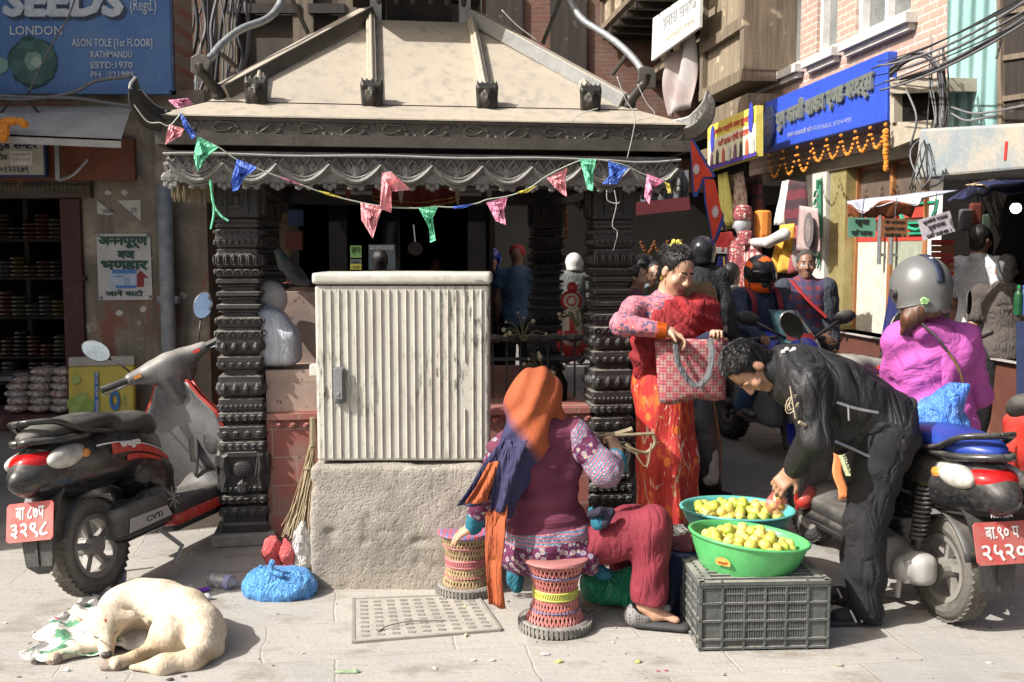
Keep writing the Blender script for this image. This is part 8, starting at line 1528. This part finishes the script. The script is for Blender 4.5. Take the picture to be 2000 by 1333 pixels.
# ---- the man bending over the limes -------------------------------------------------------------------------------
D2 = 4.37
m1 = thing('person', 'man in black bomber jacket bending over the basins with a bag of limes', 'person', G(1690, 1222))
J = dict(hd=P(1466, 720, D2 + .02), hf=V(-.22, -.22, -.95), hu=V(-.92, -.08, .24), nk=P(1520, 722, D2 + .02), ch=P(1598, 752, D2 + .02), wa=P(1680, 790, D2 + .02), pv=P(1735, 848, D2 + .02), u=1.06, lid=True,
         sh=[P(1560, 752, D2 + .2), P(1575, 752, D2 - .16)], el=[P(1600, 835, D2 + .3), P(1592, 856, D2 - .2)], wr=[P(1640, 868, D2 + .2), P(1549, 920, D2 - .0)], hp=[P(1738, 850, D2 + .12), P(1735, 850, D2 - .07)], kn=[P(1690, 1010, D2 + .16), P(1690, 1015, D2 - .08)], an=[P(1662, 1180, D2 + .18), P(1690, 1195, D2 - .1)])
J['toe'] = [J['an'][0] + V(-.15, -.02, -.06), J['an'][1] + V(-.16, -.02, -.07)]
skinbody(m1, J, 'mid', .006, [(J['wr'][1], (-.62, .12, -.72), (.25, .75, -.55), 1, .55, 1.05)], feet=False)
hair(m1, J, h=.006, amp=.004, ex=.002, line=.045, side=.025, fz=5200, fl=.024, comb=V(-.35, -.2, -.8))
M_JKT = clothm('black_nylon', (.013, .013, .0145), (.009, .009, .01), .6, .6, 6, (1.2, 1, 1)); M_RIB = clothm('black_rib', (.016, .016, .017), None, .9, .3); M_ZIP = mat('zip_silver', (.5, .5, .5), .35, .8)
s = S(.06); torso(s, J, .032, k=.07); s.ell(P(1640, 757, D2 + .02), (.2, .18, .115), Matrix.Rotation(R(24), 3, 'Y')); s.cap(P(1560, 737, D2 + .02), P(1728, 812, D2 + .02), .115, .112); s.cap(P(1610, 835, D2 - .05), P(1720, 870, D2 - .03), .05, .06); s.plane(P(1757, 842, D2), (.72, 0, -.62), k=.015); s.plane(P(1510, 725, D2), (-1, 0, .1), k=.01)
limb(s, [J['sh'][1], J['el'][1], J['el'][1].lerp(J['wr'][1], .86)], (.088, .073, .054)); limb(s, [J['sh'][0], J['el'][0], J['wr'][0]], (.085, .07, .05)); s.build('jacket', M_JKT, m1, h=.0065, warp=folds(.013, 8, 4, (1.5, 1, .75)))
s = S(.02); s.cap(J['el'][1].lerp(J['wr'][1], .8), J['el'][1].lerp(J['wr'][1], .97), .046, .043); s.build('cuff', M_RIB, m1, h=.006); s = S(.03); s.cap(P(1500, 722, D2 + .02), P(1520, 722, D2 + .02), .068, .085); s.build('collar', M_RIB, m1, h=.007)
s = S(.02); a, c_ = P(1756, 810, D2 + .02), P(1735, 876, D2 - .02); s.cap(a, c_, .1, .09, flat=((.72, 0, -.62), 2.6)); s.build('waistband', M_RIB, m1, h=.009); s = S(.03); s.ell(P(1762, 845, D2 + .02), (.06, .14, .075)); s.build('shirt_hem', clothm('pale_blue_shirt', (.3, .36, .42)), m1, h=.01)
def strip(name, pts, m, r=.006): b = B(); b.tube(pts, r, 5); return b.build(name, m, m1)
zf2 = lambda x_, y_, o=-.235: P(x_, y_, D2 + o)
strip('zip', curve([zf2(1634, 786, -.2), zf2(1672, 798, -.205), zf2(1715, 806, -.2)], 4), M_ZIP, .006); strip('zip_pull', [zf2(1657, 793, -.21), zf2(1658, 822, -.205)], M_ZIP, .005); strip('hem_zip', curve([zf2(1616, 856, -.14), zf2(1668, 878, -.15), zf2(1722, 904, -.14)], 4), M_ZIP, .006); strip('hem_pull', [zf2(1722, 904, -.15), zf2(1719, 926, -.14)], M_ZIP, .006)
M_EMB = mat('embroidery', (.38, .32, .21), .6); b = B(); q = P(1547, 792, D2 - .262)
for r_, o_ in ((.036, 0), (.026, .008), (.016, -.006), (.03, .012)): b.tube([q + V(r_ * .7 * math.cos(a) + o_, .006, r_ * math.sin(a * 1.1) + o_) for a in [k * .5 + r_ * 40 for k in range(10)]], .0022, 4)
b.tube([q + V(-.01, 0, .08), q + V(.015, 0, -.055)], .003, 4); b.tube([q + V(.03, .0, -.07), q + V(.06, .01, -.085)], .008, 4); b.build('embroidery', M_EMB, m1)
b = B()
for i in range(4): b.ball(P(1530 + i * 7, 687 - (i % 2) * 5, D2 - .06), (.012, .012, .009), 6)
b.build('back_print', M_PLW, m1)
M_TROU = clothm('black_cotton', (.012, .012, .0135), (.008, .008, .009), .9, .6, 9, (1.2, 1.2, 1)); s = S(.05); s.ell(J['pv'], (.125, .165, .125)); limb(s, [J['hp'][1], J['kn'][1], P(1690, 1120, D2 - .1), P(1688, 1188, D2 - .1)], (.118, .088, .08, .082)); limb(s, [J['hp'][0], J['kn'][0], P(1660, 1165, D2 + .18)], (.112, .082, .074)); s.build('trousers', M_TROU, m1, h=.008, warp=lambda q: .005 * np.sin((q[:, 2] * .9 + q[:, 0] * .5) * 55 + vnoise(q, 5) * 4) + vnoise(q, 8, 3) * .01)
for i in (1, 0):
    a, c_ = V(J['an'][i].x + .06, J['an'][i].y, 0), V(J['an'][i].x - .15, J['an'][i].y - .02, 0); s = S(.02); s.cap(a + V(-.02, .02, .05), c_ + V(.03, .02, .035), .05, .036, flat=((0, 0, 1), 1.1)); s.cap(a + V(-.03, .02, .07), a + V(-.04, .02, .12), .05, .05); sh_ = s.build('shoe', mat('shoe_black', (.02, .02, .022), .7), m1, h=.008); b = B(); b.bar(a + V(.01, .02, .014), c_ + V(-.02, .02, .014), .085, .026); b.build('sole', mat('sole_dark', (.04, .04, .042)), sh_, bevel=.01)
    b = B()
    for k in range(3): q = a.lerp(c_, .35 + k * .13) + V(0, -.032, .055); b.bar(q + V(-.012, 0, .025), q + V(.012, -.008, -.025), .007)
    b.build('white_stripes', M_PLW, sh_)
bg_ = thing('bag_of_limes', 'small clear red plastic bag of limes held over the teal basin', 'bag', P(1516, 985, 4.5)); M_RFILM = mat('red_film', (.7, .2, .16), .2); M_RFILM.node_tree.nodes['Principled BSDF'].inputs['Alpha'].default_value = .42
s = S(.03); c = P(1517, 985, 4.52); s.ell(c, (.048, .042, .045)); s.cap(c, c + V(.0, 0, .075), .04, .018); s.build('film', M_RFILM, bg_, h=.006, warp=crk(2, .01, 22))
for i, (dx, dz) in enumerate(((-.018, -.01), (.02, -.012), (.0, .026), (.012, .01))): o = bpy.data.objects.new('lime', bpy.data.meshes[[m_.name for m_ in bpy.data.meshes if m_.name.startswith('lime')][0]]); COL.objects.link(o); o.location = c + V(dx, -.005 + .01 * (i % 2), dz); o.scale = (.021,) * 3; tag(o, 'lime inside the small red bag held by the bending man', 'lime', 'limes in the red bag')
# ---- the woman riding the scooter -----------------------------------------------------------------------------------
D3 = 4.82
w3 = thing('person', 'woman in magenta shirt and grey helmet seated on the scooter, seen from behind', 'person', P(1830, 850, D3))
J = dict(hd=P(1797, 572, D3 - .04), hf=V(-.2, .98, -.06), nk=P(1806, 640, D3 - .02), ch=P(1818, 710, D3), wa=P(1822, 780, D3 - .01), pv=P(1825, 836, D3 - .02), u=1.1, sh=[P(1760, 664, D3), P(1880, 664, D3)], el=[P(1742, 770, D3 + .16), P(1908, 768, D3 + .1)], wr=[P(1752, 770, D3 + .5), P(1884, 790, D3 + .36)], hp=[P(1790, 845, D3 + .05), P(1858, 845, D3 + .05)], kn=[P(1775, 850, D3 + .5), P(1862, 850, D3 + .5)], an=[P(1775, 960, D3 + .5), P(1855, 960, D3 + .55)]); J['toe'] = [q + V(0, .16, -.05) for q in J['an']]
skinbody(w3, J, 'fair', .01, [(J['wr'][0], (0, 1, 0), (0, 0, -1), 1, .9), (J['wr'][1], (0, 1, 0), (0, 0, -1), -1, .9)])
M_MAG = clothm('magenta_shirt', (.43, .085, .34), (.36, .065, .28), .8, .6, 6, (.8, 1, 1.6)); dress(w3, J, M_MAG, M_TROU, h=.009, ex=.024, warp=lambda q: .004 * np.sin((q[:, 2] * .95 - q[:, 0] * .3) * 62 + vnoise(q, 5) * 4) + vnoise(q, 7, 3) * .011)
s = S(.03); s.cap(P(1800, 648, D3 - .12), P(1838, 652, D3 - .1), .05, .05); s.ell(P(1868, 690, D3 - .13), (.085, .035, .1), Matrix.Rotation(R(-25), 3, 'Y')); s.cap(P(1858, 720, D3 - .15), P(1847, 815, D3 - .17), .04, .014, flat=((0, 1, 0), 2)); s.build('hood', M_MAG, w3, h=.008, warp=folds(.01, 9, 6))
b = B(); b.tube(curve([P(1800, 632, D3 - .16), P(1830, 660, D3 - .2), P(1850, 685, D3 - .21)], 5), .012, 6, flat=.5); b.build('bag_strap', M_PBLK, w3); b = B(); pts = curve([P(1850, 685, D3 - .21), P(1872, 720, D3 - .22), P(1884, 762, D3 - .2)], 12)
for q in pts: b.ball(q, (.006, .006, .009), 6)
b.build('chain', mat('chain_gold', (.4, .28, .1), .35, .8), w3)
M_HGREY = mat('helmet_grey', (.16, .16, .155), .35, .3, c2=(.2, .2, .195), ns=5); ho = helmet(w3, J, M_HGREY, r=.148, h=.009); c = J['hd']; S_, F_, U_, M = frame(J['hf'])
b = B(); b.grid(lambda u, v: c + U_ * .03 - F_ * .005 + M @ V((u - .5) * .04, -.158 * math.sin(v * 1.5), .151 * math.cos(v * 1.5)), 2, 14); b.build('badge_stripe', mat('stripe_navy', (.02, .03, .06)), ho, smooth=True, solid=.003)
b = B(); q = c + U_ * .03 + M @ V(0, -.152 * math.sin(1.25), .153 * math.cos(1.25)); b.ball(q, (.012, .006, .014), 8); b.ball(c + U_ * .03 + M @ V(0, -.15 * math.sin(.6), .156 * math.cos(.6)), (.013, .01, .006), 8); b.build('white_badge', M_PLW, ho); b = B(); b.lathe([(.024, -.01), (.026, 0), (.02, .012)], c - S_ * -.14 + U_ * .0, 12, M @ Matrix.Rotation(R(90), 3, 'Y')); b.build('visor_hinge', M_PBLK, ho)
b = B(); b.tube([c + M @ V(.132 * math.sin(a), -.015 - .118 * math.cos(a), -.062 + .012 * math.cos(a * 2)) for a in [-1.5 + k * .25 for k in range(13)]], .009, 6); b.build('rubber_edge', M_PBLK, ho)
M_BROWN = NT('brown_hair'); t = M_BROWN; hb_ = t.noise(1, 3, t.mapped((80, 80, 14))); M_BROWN = t.done(t.mix(t.ramp(hb_, .4, .7), (.055, .022, .012), (.15, .06, .03)), .5)
s = S(.03); s.ell(c - U_ * .07 - F_ * .05, (.1, .07, .06)); s.ell(P(1824, 604, D3 - .15), (.042, .035, .04)); s.chain([P(1800, 600, D3 - .13), P(1778, 622, D3 - .13), P(1762, 652, D3 - .1)], [.05, .04, .012]); s.chain([P(1790, 610, D3 - .12), P(1780, 655, D3 - .1)], [.045, .012]); s.build('hair', M_BROWN, w3, h=.006, warp=lambda q_: vnoise(q_ * np.array([1, 1, .3]), 60) * .003); fuzz(w3.children[-1], 'strands', M_BROWN, 3000, .04, .0012, (-.3, -.1, -1), .2); b = B()
for i in range(6): b.ball(P(1806 + 5 * math.cos(i), 588 + 4 * math.sin(i * 2), D3 - .2), .011, 6)
b.build('hair_clip', mat('clip_green', (.3, .5, .2)), w3)
bb = thing('tied_bag', 'big knotted bright blue plastic bag on the scooter seat behind the rider', 'bag', P(1842, 850, 4.6)); M_BLUB = plastic('strong_blue_film', (.05, .17, .62), .25, (.12, .30, .78), 9); s = S(.05); d = 4.6; s.ell(P(1842, 830, d), (.128, .11, .09)); s.ell(P(1824, 808, d), (.095, .085, .075)); s.cap(P(1852, 790, d - .03), P(1864, 768, d - .04), .062, .045); s.ell(P(1862, 772, d - .03), (.06, .04, .045)); s.cap(P(1872, 770, d - .05), P(1890, 752, d - .06), .022, .012); s.build('bag', M_BLUB, bb, h=.008, warp=crk(15, .014, 8))
# ---- the crowd behind ---------------------------------------------------------------------------------------------
def passer(label, hx, hy, d, face, top, bot, sk='mid', hat=None, hm=None, sleeve=1.0, shoe=None, h=.014, fine=False, u=1.0, hk=1.0, pose=None, hairm=None, botlen=.95, tn='shirt', hu=None, armhands=True, vis=None, open_=True, ground=0.0):
    J = stand(hx, hy, d, face, u=u, hk=hk, ground=ground); g = thing('person', label, 'person', V(J['hd'].x, J['hd'].y, 0))
    if pose: pose(J)
    if hu: J['hu'] = hu
    hn = [(J['wr'][i], J['wr'][i] - J['el'][i], J['hf'].cross(V(0, 0, 1)) * (1 if i else -1), (1, -1)[i], .35) for i in (0, 1)] if armhands else ()
    skinbody(g, J, sk, h, hn, fine); dress(g, J, top, bot, h=h, sleeve=sleeve, shoe=shoe or M_PBLK, botlen=botlen, tn=tn)
    if hat == 'helmet': helmet(g, J, hm, h=h, vis=vis, open_=open_)
    elif hat == 'cap':
        c = J['hd']; S_, F_, U_, M = frame(J['hf']); b = B(); b.lathe([(.088, .02), (.09, .06), (.07, .115), (.03, .135), (.004, .138)], c, 16, M); b.grid(lambda p, v: c + M @ V((p - .5) * .15, .07 + .09 * v, .03 - .02 * v), 4, 3); b.build('cap', hm, g, smooth=True)
    elif hat != 'none': hair(g, J, hairm, h=.011, amp=.005, line=.05)
    return g, J
def ride(J):                      # seated on a motorcycle, arms forward
    T = J['T']; hd = J['hd']
    J['kn'] = [T(.35, .2, .75), T(.35, -.2, .75)]; J['an'] = [T(.12, .22, .4), T(.12, -.22, .4)]; J['toe'] = [T(.32, .24, .36), T(.32, -.24, .36)]; J['el'] = [T(.22, .26, 1.1), T(.22, -.26, 1.1)]; J['wr'] = [T(.5, .27, 1.02), T(.5, -.27, 1.02)]; J['pv'] = T(-.05, 0, .88)
M_ORHELM = NT('orange_black_helmet'); t = M_ORHELM; M_ORHELM = t.done(t.mix(t.ramp(t.noise(5, 2, t.mapped((1, 1, 1.6))), .52, .53), (.014, .016, .02), (.75, .11, .01)), .4); M_VIS = mat('dark_visor', (.012, .012, .014), .06)
M_NAVYJ = clothm('navy_jacket', (.012, .022, .055), None, .8, .6); M_JEAN = clothm('blue_jeans', (.045, .085, .18), (.03, .06, .13), .9, .4)
g, J = passer('motorcyclist in orange and black full face helmet and navy jacket with backpack', 1484, 537, 8.25, -72, M_NAVYJ, M_JEAN, hat='helmet', hm=M_ORHELM, pose=ride, h=.012, vis=M_VIS, open_=False)
T = J['T']; s = S(.04); s.box(T(-.22, 0, 1.12), (.1, .17, .2), .08, frame(J['hf'])[3]); s.build('backpack', clothm('black_pack', (.012, .012, .014)), g, h=.016)
for sg in (-1, 1): b = B(); b.tube(curve([T(-.16, sg * .13, 1.32), T(.0, sg * .13, 1.42), T(.13, sg * .12, 1.3), T(.12, sg * .13, 1.1)], 5), .026, 6, flat=.4); b.build('strap', clothm('maroon_strap', (.16, .012, .025)), g)
t = NT('plaid_shirt'); x = t.xyz(); fx, fz = (t.math('GREATER_THAN', t.math('FRACT', t.math('MULTIPLY', x[i_], 13)), .55) for i_ in (0, 2)); M_PLSH = t.done(t.mix(t.math('MULTIPLY', fx, .8), t.mix(fz, (.16, .03, .045), (.05, .04, .1)), (.035, .035, .085)), .85)
g, J = passer('grim faced man in checked shirt and open dark cardigan with a red strap', 1574, 519, 8.5, -100, M_PLSH, M_TROU, sk='dark', fine=True, h=.009, u=1.1, hairm=mat('stubble', (.06, .05, .045), .9))
T = J['T']; s = S(.03)
for i in (0, 1): limb(s, [J['sh'][i], J['el'][i], J['wr'][i]], (.082, .074, .06)); s.cap(J['sh'][i] + V(0, 0, -.03), T(.02, (.16, -.16)[i], .92), .09, .085)
s.build('cardigan', clothm('slate_cardigan', (.035, .042, .055)), g, h=.013, warp=folds(.012, 9)); b = B(); b.tube(curve([T(.08, -.12, 1.4), T(.15, 0, 1.25), T(.13, .16, 1.1)], 5), .03, 6, flat=.35); b.build('red_strap', mat('strap_red', (.5, .04, .04)), g)
passer('man in charcoal brown T-shirt and black shorts with greying hair, at the stall', 1966, 530, 7.9, 62, clothm('brown_tee', (.085, .07, .062), None, .9, .5), clothm('black_shorts', (.013, .013, .015)), sleeve=.62, u=1.08, botlen=.05, h=.011, hairm=mat('grey_hair', (.06, .06, .06), .7, c2=(.14, .14, .14), ns=40), fine=True)
passer('taller man in pale grey T-shirt at the stall, face in shadow', 1915, 470, 8.25, 28, clothm('grey_tee', (.5, .51, .53), None, .9, .5), M_JEAN, sk='dark', sleeve=.65, u=1.12, h=.012, fine=True)
M_TAN = clothm('tan_jacket', (.27, .17, .08), (.21, .13, .06), .9, .6); M_BLKJ = clothm('black_jacket', (.016, .016, .019)); M_GRYJ = clothm('grey_jacket', (.09, .095, .09)); M_DEN = clothm('denim_vest', (.075, .13, .2), (.05, .1, .165)); M_BLKH = mat('helmet_black', (.02, .02, .024), .2); M_RED_ = mat('cap_red', (.42, .02, .02), .6)
passer('person in tan jacket turned away behind the woman in the sari', 1334, 520, 6.9, 60, M_TAN, M_TROU, u=1.05)
passer('person in black jacket and dark helmet beyond the tan jacket', 1372, 496, 9.2, 80, M_BLKJ, M_TROU, hat='helmet', hm=M_BLKH, u=1.15)
passer('person in grey jacket half hidden beyond the backpack', 1430, 540, 9.6, 40, M_GRYJ, M_TROU, u=1.0)
passer('woman with black hair seen in profile at the dark pillar', 1240, 545, 8.6, -10, clothm('plum_top', (.12, .03, .06)), M_TROU, sk='fair', fine=True, h=.011)
passer('man in black helmet and sunglasses behind the dark haired woman', 1259, 528, 9.8, -95, clothm('pale_check', (.25, .3, .36)), M_TROU, sk='mid', hat='helmet', hm=M_BLKH, vis=None, fine=True, h=.012)
passer('woman in glasses and black hair peeping behind the sari woman', 1280, 540, 8.9, -100, clothm('dark_green_top', (.03, .05, .04)), M_TROU, sk='fair', fine=True, h=.011)
passer('man in red cap and sleeveless denim vest seen from behind', 1010, 502, 11.0, 80, M_DEN, M_TROU, sk='dark', hat='cap', hm=M_RED_, sleeve=.35, u=1.05)
passer('man in shiny blue helmet and dark jacket facing the denim vest man', 959, 510, 12.2, -80, M_BLKJ, M_TROU, hat='helmet', hm=mat('helmet_blue', (.02, .05, .4), .15), fine=True, h=.012, hk=1.1)
passer('person in white helmet and dark jacket seen through the pavilion', 1121, 516, 14.5, 85, M_GRYJ, M_TROU, hat='helmet', hm=mat('helmet_white', (.62, .61, .58), .25), u=1.2)
passer('person in red jacket just beyond the white helmet', 1143, 522, 15.5, 70, clothm('red_jacket', (.4, .03, .03)), M_TROU)
passer('dark haired person in the shadows behind the cabinet', 742, 515, 9.6, 100, M_BLKJ, M_TROU)
passer('woman in violet top in the shadow beyond the cabinet', 850, 522, 12.6, -60, clothm('violet_top', (.1, .04, .14)), M_TROU, sk='fair')
# red and cream round-headed figure by the pillar
rf = thing('red_figure', 'red and cream round faced toy figure standing on the plinth ledge by the dark pillar', 'figure', P(1116, 690, 6.35)); d = 6.35; M_FR = mat('figure_red', (.42, .03, .03), .35); M_FC = mat('figure_cream', (.55, .48, .38), .6)
b = B(); b.lathe([(.004, -.02), (.05, -.018), (.07, 0), (.05, .018), (.004, .02)], P(1116, 588, d), 20, Matrix.Rotation(R(90), 3, 'X')); b.ball(P(1118, 562, d), .036, 10); b.build('head', M_FR, rf, smooth=True); b = B(); b.lathe([(.05, 0), (.046, .012), (.004, .014)], P(1116, 588, d - .02), 20, Matrix.Rotation(R(90), 3, 'X')); b.build('face', M_FC, rf); b = B(); b.lathe([(.034, 0), (.03, .004), (.024, .004)], P(1116, 588, d - .036), 20, Matrix.Rotation(R(90), 3, 'X'), caps=False); b.build('face_ring', M_FR, rf)
s = S(.02); s.cap(P(1117, 618, d), P(1118, 660, d), .06, .07); s.build('coat', M_FC, rf, h=.01); b = B(); b.box(P(1117, 640, d - .066), (.016, .008, .06)); b.box(P(1115, 650, d - .075), (.04, .006, .012)); b.build('front_band', M_FR, rf); s = S(.02); s.cap(P(1094, 650, d), P(1096, 678, d), .024, .03); s.cap(P(1138, 650, d), P(1140, 680, d), .024, .034); s.cap(P(1117, 668, d), P(1117, 692, d), .05, .05); s.build('body', M_FR, rf, h=.01)
